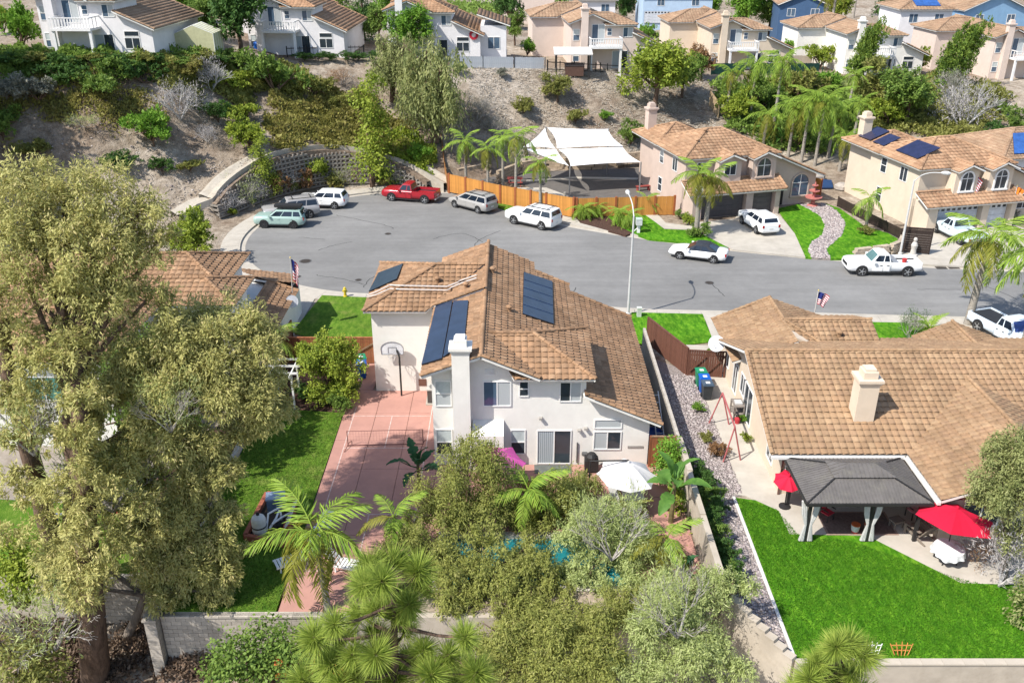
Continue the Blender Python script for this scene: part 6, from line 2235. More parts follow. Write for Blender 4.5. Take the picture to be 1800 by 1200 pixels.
# ---- furniture
def umbrella(name, label, p, zt, r, m, n=8, tilt=(0, 0), drop=.5, pole=True, cantilever=None, group=None):
 t = thing(name, label, 'umbrella', p, 0, group)
 M = Matrix.Translation((0, 0, zt)) @ Matrix.Rotation(tilt[0], 4, 'X') @ Matrix.Rotation(tilt[1], 4, 'Y')
 rib = MB()
 k = 5
 for i in range(n):
  a0, a1 = 2 * math.pi * i / n, 2 * math.pi * (i + 1) / n
  vs, fs = [], []
  for j in range(k + 1):
   f = j / k
   for q in range(4):
    u = q / 3
    e = Vector((math.cos(a0), math.sin(a0), 0)).lerp(Vector((math.cos(a1), math.sin(a1), 0)), u)
    s = 1 - .055 * f * 4 * u * (1 - u)
    vs.append(M @ Vector((e.x * r * f * s, e.y * r * f * s, -drop * f ** 1.35 - .06 * f * 4 * u * (1 - u))))
  for j in range(k):
   for q in range(3):
    b = j * 4 + q
    fs.append((b, b + 1, b + 5, b + 4))
  MB().add(vs, fs).build('canopy_panel', m, t)
  rib.tube([M @ Vector((0, 0, -.05)), M @ Vector((math.cos(a0) * r, math.sin(a0) * r, -drop - .03))], .012, 4)
 rib.build('ribs', BLACKM, t)
 MB().lathe([(.07, .01), (.05, .09), (.01, .12)], 8, M @ Vector((0, 0, 0))).build('finial', m, t)
 if cantilever:
  c = Vector(cantilever)
  MB().tube([c, c + Vector((0, 0, zt * .9)), M @ Vector((0, 0, .1))], .045, 8).build('mast', BLACKM, t)
  MB().box(c.x - .4, c.x + .4, c.y - .4, c.y + .4, 0, .1).build('base', BLACKM, t)
 elif pole:
  MB().tube([(0, 0, 0), M @ Vector((0, 0, 0))], .025, 8).build('pole', BLACKM, t)
  MB().lathe([(.28, 0), (.28, .06), (.05, .12)], 12).build('base', BLACKM, t)
 return t
CAN = ramp_attr_mat('umbrella_white', [(.66, .64, .62), (.70, .68, .66), (.63, .61, .59)], trans=.15, noise=.04)
CAR = ramp_attr_mat('umbrella_red', [(.62, .012, .045), (.66, .02, .06), (.58, .01, .04)], trans=.2, noise=.05)
CAP = ramp_attr_mat('umbrella_magenta', [(.55, .09, .34), (.60, .11, .38)], trans=.2, noise=.05)
CAL = ramp_attr_mat('umbrella_lime', [(.35, .55, .06), (.4, .6, .08)], trans=.2, noise=.05)
c = G(1105, 812, 2.6)
umbrella('patio_umbrella', 'large off-white cantilever umbrella over the outdoor table', (c.x, c.y, 0), 2.6, 1.45, CAN, 8, (0, .06), .72, cantilever=(-1.75, .5, 0))
c = G(878, 797, 2.3)
umbrella('patio_umbrella', 'magenta umbrella half hidden behind the pepper tree by the house', (c.x, c.y, 0), 2.3, 1.35, CAP, 6, (.1, .1), .45)
c = G(1683, 893, 2.5)
umbrella('patio_umbrella', 'large bright red tilted umbrella over the white-cloth table', (c.x, c.y, 0), 2.5, 1.75, CAR, 6, (-.12, .12), .5)
c = G(1387, 838, 1.7)
umbrella('patio_umbrella', 'small bright red umbrella at the left corner of the gazebo', (c.x, c.y, 0), 1.75, .72, CAR, 8, (.25, -.1), .32)
def table(name, label, p, w, d, h, top, leg, rz=0, cat='table'):
 t = thing(name, label, cat, p, rz)
 MB().box(-w / 2, w / 2, -d / 2, d / 2, h - .05, h).build('tabletop', top, t)
 for sx in (-1, 1):
  for sy in (-1, 1):
   MB().box(sx * (w / 2 - .08) - .03, sx * (w / 2 - .08) + .03, sy * (d / 2 - .08) - .03, sy * (d / 2 - .08) + .03, 0, h - .05).build('leg', leg, t)
 return t
def bench(name, label, p, w, d, h, m, leg, rz=0):
 t = thing(name, label, 'bench', p, rz)
 for k in range(3):
  MB().box(-w / 2, w / 2, -d / 2 + k * d / 3 + .01, -d / 2 + (k + 1) * d / 3 - .01, h - .05, h).build('slat', m, t)
 for sx in (-1, 1):
  MB().box(sx * (w / 2 - .15) - .04, sx * (w / 2 - .15) + .04, -d / 2 + .04, d / 2 - .04, 0, h - .05).build('leg', leg, t)
 return t
GREYT = mat('grey_table', (.42, .42, .40), .6, .06)
DARKW = mat('dark_wood', (.10, .055, .04), .7, .15, 4)
table('outdoor_table', 'grey outdoor table under the off-white umbrella', G(1108, 880), 1.0, 2.0, .75, GREYT, BLACKM, .05)
bench('bench', 'grey bench along the left side of the outdoor table', G(1078, 880), .4, 1.8, .45, GREYT, BLACKM, 0.05)
bench('bench', 'dark wooden bench along the right side of the outdoor table', G(1127, 895), .4, 1.6, .45, DARKW, BLACKM, .05)
def chair(label, p, rz, m, leg, cat='chair', group=None, name='garden_chair'):
 t = thing(name, label, cat, p, rz, group)
 for k in range(4):
  MB().box(-.24, .24, -.24 + k * .12 + .008, -.24 + (k + 1) * .12 - .008, .40, .43).build('seat_slat', m, t)
 for k in range(4):
  MB().box(-.24 + k * .12 + .008, -.24 + (k + 1) * .12 - .008, .22, .25, .46, .9).build('back_slat', m, t)
 for sx in (-1, 1):
  for sy in (-1, 1):
   MB().box(sx * .22 - .02, sx * .22 + .02, sy * .22 - .02, sy * .22 + .02, 0, .4 if sy < 0 else .9).build('leg', leg, t)
  MB().box(sx * .26 - .025, sx * .26 + .025, -.24, .24, .6, .63).build('armrest', leg, t)
 return t
chair('pale garden chair at the near end of the grey outdoor table', G(1108, 905), R(180), GREYT, BLACKM)
chair('red garden chair inside the left post of the gazebo', G(1452, 912), .6, mat('red_seat', (.50, .03, .05), .6), BLACKM)
chair('pink-cushioned chair behind the grey lounge chair', G(1603, 908), R(20), mat('pink_cloth', (.62, .28, .30), .8), BLACKM)
def lounge_chair(label, p, rz, m, s=1.0):
 t = thing('lounge_chair', label, 'lounge chair', p, rz)
 for k in range(6):
  MB().box(-.28, .28, -.45 + k * .15, -.45 + k * .15 + .12, .32 - k * .015, .35 - k * .015).build('seat_slat', m, t)
 for k in range(5):
  x = -.3 + k * .15
  MB().beam((x, .42, .26), (x * 1.1, .85, 1.05 - .03 * abs(k - 2)), .03, .13, up=(1, 0, 0)).build('back_slat', m, t)
 for sx in (-1, 1):
  MB().box(sx * .38 - .07, sx * .38 + .07, -.42, .5, .56, .59).build('armrest', m, t)
  MB().box(sx * .36 - .02, sx * .36 + .02, -.42, -.3, 0, .56).build('leg', m, t)
  MB().beam((sx * .33, -.3, .3), (sx * .33, .8, .03), .03, .12).build('leg', m, t)
 return t
TAUPE = mat('taupe_resin', (.20, .165, .135), .6, .1)
lounge_chair('grey-brown slatted lounge chair on the patio beside the red umbrella', G(1610, 940), R(205), TAUPE)
table('footstool', 'grey-brown slatted footstool left of the lounge chair', G(1574, 925), .6, .5, .42, TAUPE, TAUPE, R(20), 'footstool')
for lb, px, cm in (('white bucket with red base left of the middle gazebo curtain', 1502, (.62, .62, .64)), ('white bucket with orange rim right of the middle gazebo curtain', 1525, (.64, .60, .56))):
 t = thing('bucket', lb, 'bucket', G(px, 935))
 MB().lathe([(.14, 0), (.17, .12)], 14).build('base', mat('bucket_red', (.5, .05, .05), .5), t)
 MB().lathe([(.17, .121), (.2, .4), (.2, .43), (.17, .42), (.15, .2)], 14).build('body', mat('bucket_%d' % px, cm, .5), t)
 MB().lathe([(.21, .431), (.21, .46), (.18, .46)], 14).build('rim', mat('bucket_orange', (.55, .13, .04), .5), t)
# table with cloth
p = G(1663, 985)
t = thing('round_table', 'round garden table on the patio under a white cloth', 'table', p)
MB().lathe([(.62, .70), (.62, .73)], 24).build('tabletop', DARKW, t)
for k in range(4):
 a = R(45 + 90 * k)
 MB().beam((.45 * math.cos(a), .45 * math.sin(a), 0), (.3 * math.cos(a), .3 * math.sin(a), .7), .04, .04).build('leg', BLACKM, t)
vs, fs = [], []
N = 64
for j in range(7):
 for k in range(N):
  a = 2 * math.pi * k / N
  wob = .05 * math.sin(a * 11) + .03 * math.sin(a * 5 + 1)
  if j <= 3:
   r_, z = .64 * j / 3, .742
  else:
   f = (j - 3) / 3
   r_, z = .65 + .06 * f + wob * f, .742 - .30 * f + .06 * math.sin(a * 4) * f
  vs.append((max(.001, r_) * math.cos(a), max(.001, r_) * math.sin(a), z))
for j in range(6):
 for k in range(N):
  k2 = (k + 1) % N
  fs.append((j * N + k, j * N + k2, (j + 1) * N + k2, (j + 1) * N + k))
tag(MB().add(vs, fs).build('tablecloth', mat('white_lace', (.66, .67, .67), .85, .1, 6, bump=.4), smooth=True, loc=p), 'white lace cloth draped over the round patio table', 'tablecloth')
# ---- gazebo with metal roof
t = thing('gazebo', 'dark metal-roofed gazebo with pale curtains on the bungalow patio', 'gazebo', (15.8, 35, 0), world=True)
GZ = mat('gazebo_roof', (.125, .115, .108), .55, .12, 2, dirt=(.15, .14, .12), dscale=1.4)
x0, x1, y0, y1 = 13.0, 18.55, 33.1, 36.75
ze, zr_ = 2.42, 2.98
xa, xb, ya, yb = 14.7, 17.0, 34.45, 35.4
mb = MB()
def ribbed(A, B, C, E, n):
 """sheet between eave A-B and top E-C made of n narrow standing ribs"""
 m = MB()
 A, B, C, E = (Vector(q) for q in (A, B, C, E))
 nn = (B - A).cross(E - A).normalized()
 if nn.z < 0:
  nn = -nn
 m.plate([A, B, C, E], .04)
 for k in range(1, n):
  # ribs run straight up the slope and stop at the hips
  u = k / n
  p = A.lerp(B, u)
  up = ((E + C) / 2 - (A + B) / 2)
  up = up - (B - A).normalized() * up.dot((B - A).normalized())
  ua, ub = (E - A).dot((B - A).normalized()) / (B - A).length, 1 - (B - C).dot((B - A).normalized()) / (B - A).length
  f = 1.0
  if u < ua:
   f = u / ua
  elif u > ub:
   f = (1 - u) / (1 - ub)
  m.beam(p + nn * .012, p + up * f + nn * .012, .03, .024, 0, nn)
 return m
ribbed((x0, y0, ze), (x1, y0, ze), (xb, ya, zr_), (xa, ya, zr_), 36).build('roof_panel', GZ, t)
ribbed((x1, y1, ze), (x0, y1, ze), (xa, yb, zr_), (xb, yb, zr_), 30).build('roof_panel', GZ, t)
ribbed((x1, y0, ze), (x1, y1, ze), (xb, yb, zr_), (xb, ya, zr_), 22).build('roof_panel', GZ, t)
ribbed((x0, y1, ze), (x0, y0, ze), (xa, ya, zr_), (xa, yb, zr_), 22).build('roof_panel', GZ, t)
xa2, xb2, ya2, yb2, z2 = xa - .25, xb + .25, ya - .22, yb + .22, zr_ + .02
zt2, xm1, xm2, ym = zr_ + .34, xa + .55, xb - .55, (ya + yb) / 2
for q, n in ((((xa2, ya2, z2), (xb2, ya2, z2), (xm2, ym, zt2), (xm1, ym, zt2)), 14), (((xb2, yb2, z2), (xa2, yb2, z2), (xm1, ym, zt2), (xm2, ym, zt2)), 14), (((xb2, ya2, z2), (xb2, yb2, z2), (xm2, ym, zt2), (xm2, ym, zt2)), 6), (((xa2, yb2, z2), (xa2, ya2, z2), (xm1, ym, zt2), (xm1, ym, zt2)), 6)):
 ribbed(*q, n).build('upper_roof_panel', GZ, t)
mb = MB()
for A, B in (((x0, y0, ze), (xa, ya, zr_)), ((x1, y0, ze), (xb, ya, zr_)), ((x0, y1, ze), (xa, yb, zr_)), ((x1, y1, ze), (xb, yb, zr_))):
 mb.beam(Vector(A) + Vector((0, 0, .03)), Vector(B) + Vector((0, 0, .03)), .07, .05)
mb.build('hip_cap', BLACKM, t)
for a_, b_ in (((x0, y0), (x1, y0)), ((x0, y1), (x1, y1)), ((x0, y0), (x0, y1)), ((x1, y0), (x1, y1))):
 MB().beam((*a_, ze - .1), (*b_, ze - .1), .1, .12).build('beam', BLACKM, t)
CURT = mat('pale_curtain', (.50, .49, .47), .85, .1, 4)
for x, y in ((13.35, 33.6), (16.15, 33.6), (18.3, 33.6), (13.35, 36.5), (18.3, 36.5)):
 MB().box(x - .07, x + .07, y - .07, y + .07, 0, ze - .1).build('post', BLACKM, t)
 if y < 35 and x < 17:
  for sx in (-1, 1):
   m = MB()
   for k in range(3):
    xx = x + sx * (.12 + k * .07)
    m.tube([(xx + sx * .12, y - .04, ze - .2), (xx + sx * .05, y - .06, 1.5), (x + sx * (.1 + k * .02), y - .08, .95), (xx, y - .03, .05)], [.07, .06, .04, .07], 6)
   m.build('curtain', CURT, t)
t = thing('outdoor_rug', 'tan rug lying beneath the dark metal gazebo', 'rug', (16.1, 34.9, .005))
MB().box(-1.6, 1.7, -.9, .9, 0, .012).build('pile', mat('rug_tan', (.30, .21, .17), .95, .15, 8), t)
MB().box(-1.5, 1.6, -.8, .8, .0125, .018).build('centre', mat('rug_brown', (.16, .11, .09), .95, .2, 8), t)
# ---- swing frame, potting bench, fan trellises
RED = mat('faded_red_paint', (.36, .10, .10), .6, .12)
fa, fb = G(1246, 744), G(1271, 812)
t = thing('swing_frame', 'faded red A-frame swing standing on the gravel', 'swing', fa)
w = fb - fa
ap, bp = Vector((.55, -.1, 2.0)), w + Vector((.45, .2, 2.0))
for p, q in ((Vector((0, 0, 0)), ap), (Vector((1.1, -.1, 0)), ap), (w, bp), (w + Vector((.95, .2, 0)), bp)):
 MB().tube([p, q], .04, 8).build('leg', RED, t)
MB().tube([ap, bp], .05, 8).build('crossbar', RED, t)
t = thing('potting_bench', 'grey timber potting bench with a sink against the bungalow wall', 'bench', (12.75, 44.9, 0))
GW = mat('grey_timber', (.22, .19, .165), .85, .15, 4)
for k in range(3):
 MB().box(-.3, .3, -.5 + k * .34 + .01, -.5 + (k + 1) * .34 - .01, .82, .86).build('plank', GW, t)
MB().box(-.3, .3, -.5, .5, .35, .39).build('shelf', GW, t)
MB().box(-.2, .2, -.25, .2, .861, .95).build('sink', GALV, t)
for sx in (-1, 1):
 for sy in (-1, 1):
  MB().box(sx * .26 - .04, sx * .26 + .04, sy * .46 - .04, sy * .46 + .04, 0, .82).build('leg', GW, t)
tag(MB().lathe([(.12, 0), (.17, .3), (.15, .3)], 12).build('plant_pot', mat('red_pot', (.45, .04, .05), .6), loc=(12.6, 44.1, 0)), 'small red pot below the potting bench', 'pot')
for lb, px, m, s in (('white fan-shaped trellis leaning over the bottom wall', 1540, WHITEP, 1.0), ('orange fan-shaped trellis on the bottom wall', 1593, mat('orange_trellis', (.55, .22, .06), .7), 1.1)):
 g = G(px, 1168)
 t = thing('fan_trellis', lb, 'trellis', (g.x, 26.35, .0))
 for k in range(5):
  MB().beam(((k - 2) * .06, .1, -.3), ((k - 2) * .2 * s, .35, .55 - .05 * abs(k - 2)), .025, .03).build('slat', m, t)
 for z, w_ in ((.18, .26), (.4, .36)):
  MB().beam((-w_ * s, .25 + z * .15, z), (w_ * s, .25 + z * .15, z), .025, .03).build('slat', m, t)
# ---- coral fountain, garden figure
COR = mat('coral_stone', (.45, .16, .14), .8, .1)
t = thing('fountain', 'coral tiered garden fountain at the head of the pebble path', 'fountain', G(1428, 362))
MB().lathe([(.55, 0), (.5, .1), (.2, .2), (.16, .6), (.3, .7), (.8, .85), (.8, .95), (.3, .85)], 20).build('basin', COR, t)
MB().lathe([(.12, .86), (.12, 1.3), (.5, 1.5), (.5, 1.57), (.15, 1.5)], 18).build('tier', COR, t)
MB().lathe([(.08, 1.51), (.08, 1.9), (.3, 2.03), (.3, 2.08), (.08, 2.05), (.05, 2.35), (.01, 2.4)], 14).build('finial', COR, t)
t = thing('statue', 'small white garden figure in front of the dark slat screen', 'statue', G(1604, 449))
MB().lathe([(.4, 0), (.38, .12), (.25, .16), (.2, .55), (.27, .9), (.17, 1.15), (.07, 1.22)], 12).build('body', mat('statue_grey', (.5, .47, .43), .8), t)
MB().lathe([(.03, 1.2), (.14, 1.28), (.16, 1.4), (.12, 1.52), (.02, 1.57)], 12).build('head', mat('statue_grey', (.5, .47, .43), .8), t)
# ---- loungers by the near end of the court
def sun_lounger(label, p, rz):
 t = thing('sun_lounger', label, 'sun lounger', p, rz, 'white sun loungers at the near end of the court')
 for k in range(9):
  MB().box(-.3, .3, -.95 + k * .15, -.95 + k * .15 + .11, .34, .37).build('slat', WHITEP, t)
 for k in range(4):
  MB().beam((-.3, .45 + k * .13, .42 + k * .12), (.3, .45 + k * .13, .42 + k * .12), .11, .03, up=(0, -.7, .7)).build('back_slat', WHITEP, t)
 for sx in (-1, 1):
  MB().box(sx * .31 - .025, sx * .31 + .025, -.97, .5, .28, .335).build('side_rail', WHITEP, t)
  for y in (-.8, .4):
   MB().box(sx * .3 - .025, sx * .3 + .025, y - .03, y + .03, 0, .28).build('leg', WHITEP, t)
 return t
sun_lounger('white slatted sun lounger left of the queen palm trunk near the planter frame', G(562, 940), R(-25))
sun_lounger('white slatted sun lounger at the court edge under the palm fronds', G(522, 990), R(-60))
sun_lounger('white slatted sun lounger behind the queen palm trunk', G(610, 1000), R(75))
# ---- things in the yards on the crest
p = P(342, 98)
t = thing('greenhouse', 'pale yellow gabled greenhouse beside the far-left balcony house', 'greenhouse', (p.x, p.y + .6, p.z))
GHM = mat('greenhouse_sheet', (.46, .45, .27), .4, .08)
w, d, h = 2.0, 3.0, 2.1
for sx in (-1, 1):
 for k in range(4):
  MB().box(sx * w - .02, sx * w + .02, k * d / 4 + .03, (k + 1) * d / 4 - .03, 0, h).build('side_panel', GHM, t)
  MB().plate([(sx * w, k * d / 4 + .03, h), (sx * w, (k + 1) * d / 4 - .03, h), (0, (k + 1) * d / 4 - .03, h + .8), (0, k * d / 4 + .03, h + .8)], .03).build('roof_panel', GHM, t)
MB().xprism([(-w, 0), (w, 0), (w, h), (0, h + .8), (-w, h)], -.02, .02).build('end_panel', GHM, t)
for k in range(5):
 MB().tube([(-w, k * d / 4, 0), (-w, k * d / 4, h), (0, k * d / 4, h + .82), (w, k * d / 4, h), (w, k * d / 4, 0)], .035, 5).build('hoop', WHITEP, t)
c = P(848, 108)
umbrella('patio_umbrella', 'small cream umbrella on the terrace of the pale house', (c.x, c.y + 1.5, c.z), 2.4, 1.5, ramp_attr_mat('umbrella_cream', [(.62, .58, .48), (.66, .62, .52)], trans=.15), 8, (0, 0), .4)
umbrella('patio_umbrella', 'lime green umbrella on the balcony of the pale house', (-10.3, 112.1, hz(-10.8, 112.6) + 2.8), 2.3, 1.3, CAL, 8, (0, .1), .4)
t = thing('wall_disc', 'round red ornament on the wall of the pale house', 'ornament', (-4.55, 113.5, hz(-10.8, 112.6) + 2.6))
MB().tube([(0, 0, 0), (0, -.08, 0)], .55, 18).build('disc', mat('disc_red', (.42, .02, .04), .6), t)
MB().tube([(0, -.081, 0), (0, -.1, 0)], .25, 14).build('centre', mat('disc_pale', (.6, .5, .48), .6), t)
p = P(1006, 127)
t = thing('gazebo', 'small gazebo with pale roof over a dark hot tub', 'gazebo', (p.x, p.y, p.z))
for x in (-2, 2):
 for y in (-1.3, 1.3):
  MB().box(x - .07, x + .07, y - .07, y + .07, -.4, 2.3).build('post', BLACKM, t)
MB().plate([(-2.3, -1.6, 2.3), (2.3, -1.6, 2.3), (2.3, 1.6, 2.75), (-2.3, 1.6, 2.75)], .1).build('roof', mat('gazebo_pale', (.55, .52, .48), .7), t)
t = thing('hot_tub', 'dark brown hot tub standing under the small pale gazebo', 'hot tub', (p.x + .2, p.y, p.z))
MB().box(-1.1, 1.1, -1.0, 1.0, -.3, .85).build('cabinet', DARKW, t)
MB().box(-1.15, 1.15, -1.05, 1.05, .852, .98).build('cover', mat('tub_cover', (.05, .04, .04), .7), t)
p = P(1298, 117)
t = thing('canopy_tent', 'grey pop-up canopy tent beneath the cream balcony house', 'canopy', (p.x + .3, p.y + .8, p.z))
mb = MB()
for i in range(4):
 a0, a1 = R(45 + 90 * i), R(135 + 90 * i)
 mb.add([(2.1 * math.cos(a0) * 1.4, 2.1 * math.sin(a0), 2.0), (2.1 * math.cos(a1) * 1.4, 2.1 * math.sin(a1), 2.0), (0, 0, 3.0)], [(0, 1, 2)])
 MB().box(2.0 * math.cos(a0) * 1.4 - .05, 2.0 * math.cos(a0) * 1.4 + .05, 2.0 * math.sin(a0) - .05, 2.0 * math.sin(a0) + .05, -.2, 2.0).build('leg', WHITEP, t)
mb.build('canopy', mat('canopy_grey', (.09, .09, .095), .8), t)
for k, (px, py, lb, m, s) in enumerate(((200, 98, 'black covered barbecue on the far-left terrace', BLACKM, .8), (160, 99, 'round red play tub on the far-left terrace', mat('red_plastic', (.42, .03, .03), .5), .55), (285, 92, 'blue and white patio chairs on the far-left terrace', mat('chair_blue', (.12, .16, .4), .6), .6), (452, 85, 'blue bin beside the second balcony house', BB, .6))):
 p = P(px, py)
 o = MB().lathe([(s * .6, -.1), (s * .7, s * .9), (s * .5, s * 1.2), (.05, s * 1.3)], 10).build('barbecue' if k == 0 else 'play_tub' if k == 1 else 'patio_chair' if k == 2 else 'wheeled_bin', m, loc=p)
 tag(o, lb, ['barbecue', 'tub', 'chair', 'bin'][k])
p = G(905, 325)
t = thing('picnic_table', 'red timber picnic table behind the orange fence', 'picnic table', p)
RT = mat('red_timber', (.28, .06, .05), .8, .15)
for k in range(4):
 MB().box(-.8, .8, -.36 + k * .18 + .01, -.36 + (k + 1) * .18 - .01, .74, .78).build('plank', RT, t)
for sy in (-1, 1):
 MB().box(-.8, .8, sy * .7 - .13, sy * .7 + .13, .42, .46).build('seat', RT, t)
for sx in (-1, 1):
 for sy in (-1, 1):
  MB().beam((sx * .6, sy * .75, 0), (sx * .6, sy * .15, .74), .08, .08).build('leg', RT, t)
bench('bench', 'dark red bench at the right end of the grey courtyard', G(1130, 335), 1.5, .5, .5, RT, RT, .3)
t = thing('garden_shed', 'low grey shed with pale roof left of the mauve house', 'shed', G(1140, 300), R(12))
MB().box(0, 3.2, 0, 2.2, 0, 2.0).build('wall', mat('shed_grey', (.26, .22, .20), .8), t)
MB().plate([(-.2, -.2, 2.05), (3.4, -.2, 2.05), (3.4, 2.4, 2.3), (-.2, 2.4, 2.3)], .1).build('roof', mat('shed_roof', (.14, .13, .12), .7), t)
MB().box(.8, 2.2, .6, 1.5, 2.23, 2.36).build('skylight', mat('skylight', (.6, .65, .66), .4), t)
t = thing('pool_cover', 'dark blue covered pool with rocks behind the mauve house', 'pool', (28.5, 92.5, .05))
MB().prism([(-.5, -1.5), (4.5, -1.2), (5.2, 1.5), (2, 2.6), (-.6, 2)], 0, .15).build('cover', mat('pool_cover_blue', (.02, .05, .13), .6), t)
for x, y, s in ((.2, 2.8, .9), (3.8, 2.6, 1.1), (5.4, -1.2, .8), (-.9, 0, .6)):
 MB().lathe([(s, 0), (s * .95, s * .4), (s * .5, s * .7), (.05, s * .75)], 7, (x, y, 0)).build('boulder', mat('boulder', (.36, .32, .28), .9, .15), t)
tag(MB().box(0, 1.9, 0, .8, 0, .015).build('door_mat', mat('mat_grey', (.12, .13, .12), .95), loc=(1.15, 39.05, .004)), 'grey mat on the patio in front of the sliding door', 'mat')
t = thing('barbecue', 'black barbecue beside the house wall left of the off-white umbrella', 'barbecue', (4.05, 39.3, 0))
MB().box(-.35, .35, -.25, .25, .1, .75).build('cabinet', BLACKM, t)
MB().lathe([(.3, 0), (.3, .15), (.18, .3), (.02, .33)], 12, (0, 0, .76)).build('hood', BLACKM, t)
tag(MB().lathe([(.2, 0), (.5, .25), (.52, .32), (.45, .32), (.3, .2)], 16).build('ball_float', mat('float_red', (.52, .05, .07), .6), loc=(-18.6, 35.4, .2)), 'round red play ring seen through the bare branches at the lower left', 'toy')
t = thing('climbing_bars', 'blue tube play frame at the lower left edge', 'play frame', (-19.9, 33.2, 0))
for y in (-.6, .9):
 MB().tube([(0, y, 0), (0, y, 2.2), (1.2, y, 2.2)], .06, 8).build('post', mat('tube_blue', (.02, .10, .40), .5), t)
# ================================================================== VEGETATION
BARK = {
 'grey': mat('grey_bark', (.20, .165, .135), .95, .3, 5, bump=.8, bscale=14, stretch=(1, 1, .25)),
 'brown': mat('brown_bark', (.13, .085, .06), .95, .3, 5, bump=.8, bscale=14, stretch=(1, 1, .25)),
 'palm': mat('palm_bark', (.30, .27, .23), .95, .2, 4, bump=.5, bscale=20, stretch=(1, 1, 3)),
 'pale': mat('dry_wood', (.36, .33, .30), .95, .2, 5),
 'white': mat('silver_wood', (.50, .48, .46), .95, .2, 5),
}
def leafm(name, cols, trans=.38):
 return ramp_attr_mat(name, cols, rough=.6, spec=.25, trans=trans, objrand=False)
LF = {
 'euc': leafm('eucalyptus_leaf', [(0.209, 0.224, 0.059), (0.391, 0.381, 0.124), (0.550, 0.507, 0.193), (0.464, 0.445, 0.161), (0.293, 0.305, 0.096), (0.600, 0.507, 0.234)]),
 'pepper': leafm('pepper_leaf', [(.13, .155, .035), (.24, .265, .06), (.36, .365, .10), (.29, .31, .075), (.19, .215, .05), (.39, .375, .13)]),
 'peppergrey': leafm('dry_pepper_leaf', [(0.204, 0.253, 0.069), (0.341, 0.400, 0.139), (0.478, 0.536, 0.221), (0.289, 0.351, 0.104), (0.511, 0.545, 0.263)]),
 'weep': leafm('weeping_leaf', [(0.131, 0.161, 0.049), (0.231, 0.263, 0.088), (0.322, 0.343, 0.136), (0.272, 0.302, 0.106), (0.373, 0.373, 0.165)]),
 'bright': leafm('bright_leaf', [(0.070, 0.164, 0.017), (0.133, 0.274, 0.028), (0.219, 0.375, 0.048), (0.156, 0.305, 0.036)]),
 'lime': leafm('lime_leaf', [(0.128, 0.187, 0.021), (0.224, 0.299, 0.034), (0.329, 0.389, 0.055), (0.269, 0.329, 0.039)]),
 'dark': leafm('dark_leaf', [(0.031, 0.079, 0.019), (0.061, 0.133, 0.029), (0.106, 0.198, 0.045), (0.077, 0.163, 0.035)]),
 'mid': leafm('mid_leaf', [(0.077, 0.136, 0.026), (0.144, 0.230, 0.043), (0.221, 0.320, 0.064), (0.173, 0.270, 0.051)]),
 'olive': leafm('olive_leaf', [(0.120, 0.136, 0.032), (0.210, 0.224, 0.054), (0.300, 0.300, 0.083), (0.250, 0.260, 0.067)]),
 'sage': leafm('sage_leaf', [(0.149, 0.161, 0.115), (0.241, 0.247, 0.190), (0.322, 0.316, 0.253), (0.196, 0.201, 0.155)]),
 'lilac': leafm('dry_lilac_twig', [(0.200, 0.185, 0.180), (0.320, 0.295, 0.290), (0.420, 0.395, 0.385), (0.260, 0.235, 0.235)], .1),
 'rust': leafm('rusty_leaf', [(0.169, 0.091, 0.039), (0.286, 0.156, 0.072), (0.377, 0.227, 0.117), (0.221, 0.143, 0.058)]),
 'ivy': leafm('ivy_leaf', [(0.138, 0.139, 0.037), (0.244, 0.235, 0.061), (0.349, 0.325, 0.091), (0.201, 0.170, 0.058), (0.295, 0.315, 0.073)]),
 'palm': leafm('palm_leaf', [(0.107, 0.194, 0.026), (0.194, 0.322, 0.039), (0.311, 0.427, 0.062), (0.244, 0.360, 0.046)]),
 'palmy': leafm('palm_leaf_yellow', [(0.143, 0.160, 0.022), (0.231, 0.237, 0.033), (0.308, 0.297, 0.050)]),
 'pine': leafm('pine_needle', [(0.135, 0.202, 0.032), (0.223, 0.307, 0.047), (0.322, 0.404, 0.072), (0.412, 0.469, 0.103)]),
 'juniper': leafm('juniper_spray', [(0.055, 0.110, 0.022), (0.128, 0.208, 0.034), (0.243, 0.331, 0.053), (0.178, 0.265, 0.041)]),
 'banana': leafm('banana_leaf', [(0.055, 0.143, 0.022), (0.099, 0.220, 0.039), (0.154, 0.286, 0.055)], .35),
 'bird': leafm('dark_banana_leaf', [(0.013, 0.055, 0.020), (0.028, 0.094, 0.033), (0.044, 0.121, 0.044)], .25),
 'brown': leafm('dead_leaf', [(.07, .045, .032), (.13, .085, .058), (.19, .135, .095), (.11, .075, .052)], .1),
 'orange': leafm('orange_bloom', [(0.500, 0.100, 0.030), (0.600, 0.170, 0.050), (0.450, 0.060, 0.030)], .2),
 'red': leafm('red_bloom', [(0.400, 0.020, 0.030), (0.500, 0.040, 0.050), (0.300, 0.020, 0.020)], .2),
}
def leaf_quads(Pn, d, L, W, g, tint, roll=None):
 """diamond leaves: base, side, tip, side; a slight fold keeps them from being flat cards"""
 n = len(Pn)
 r = g.normal(size=(n, 3)) if roll is None else roll
 s = np.cross(d, r)
 s /= np.linalg.norm(s, axis=1, keepdims=True) + 1e-9
 s *= W[:, None]
 up = np.cross(s, d) * .0
 m = Pn + d * (L * .45)[:, None]
 V = np.stack([Pn, m + s, Pn + d * L[:, None] + up, m - s], 1).reshape(-1, 3)
 return V, np.arange(4 * n).reshape(-1, 4), tint
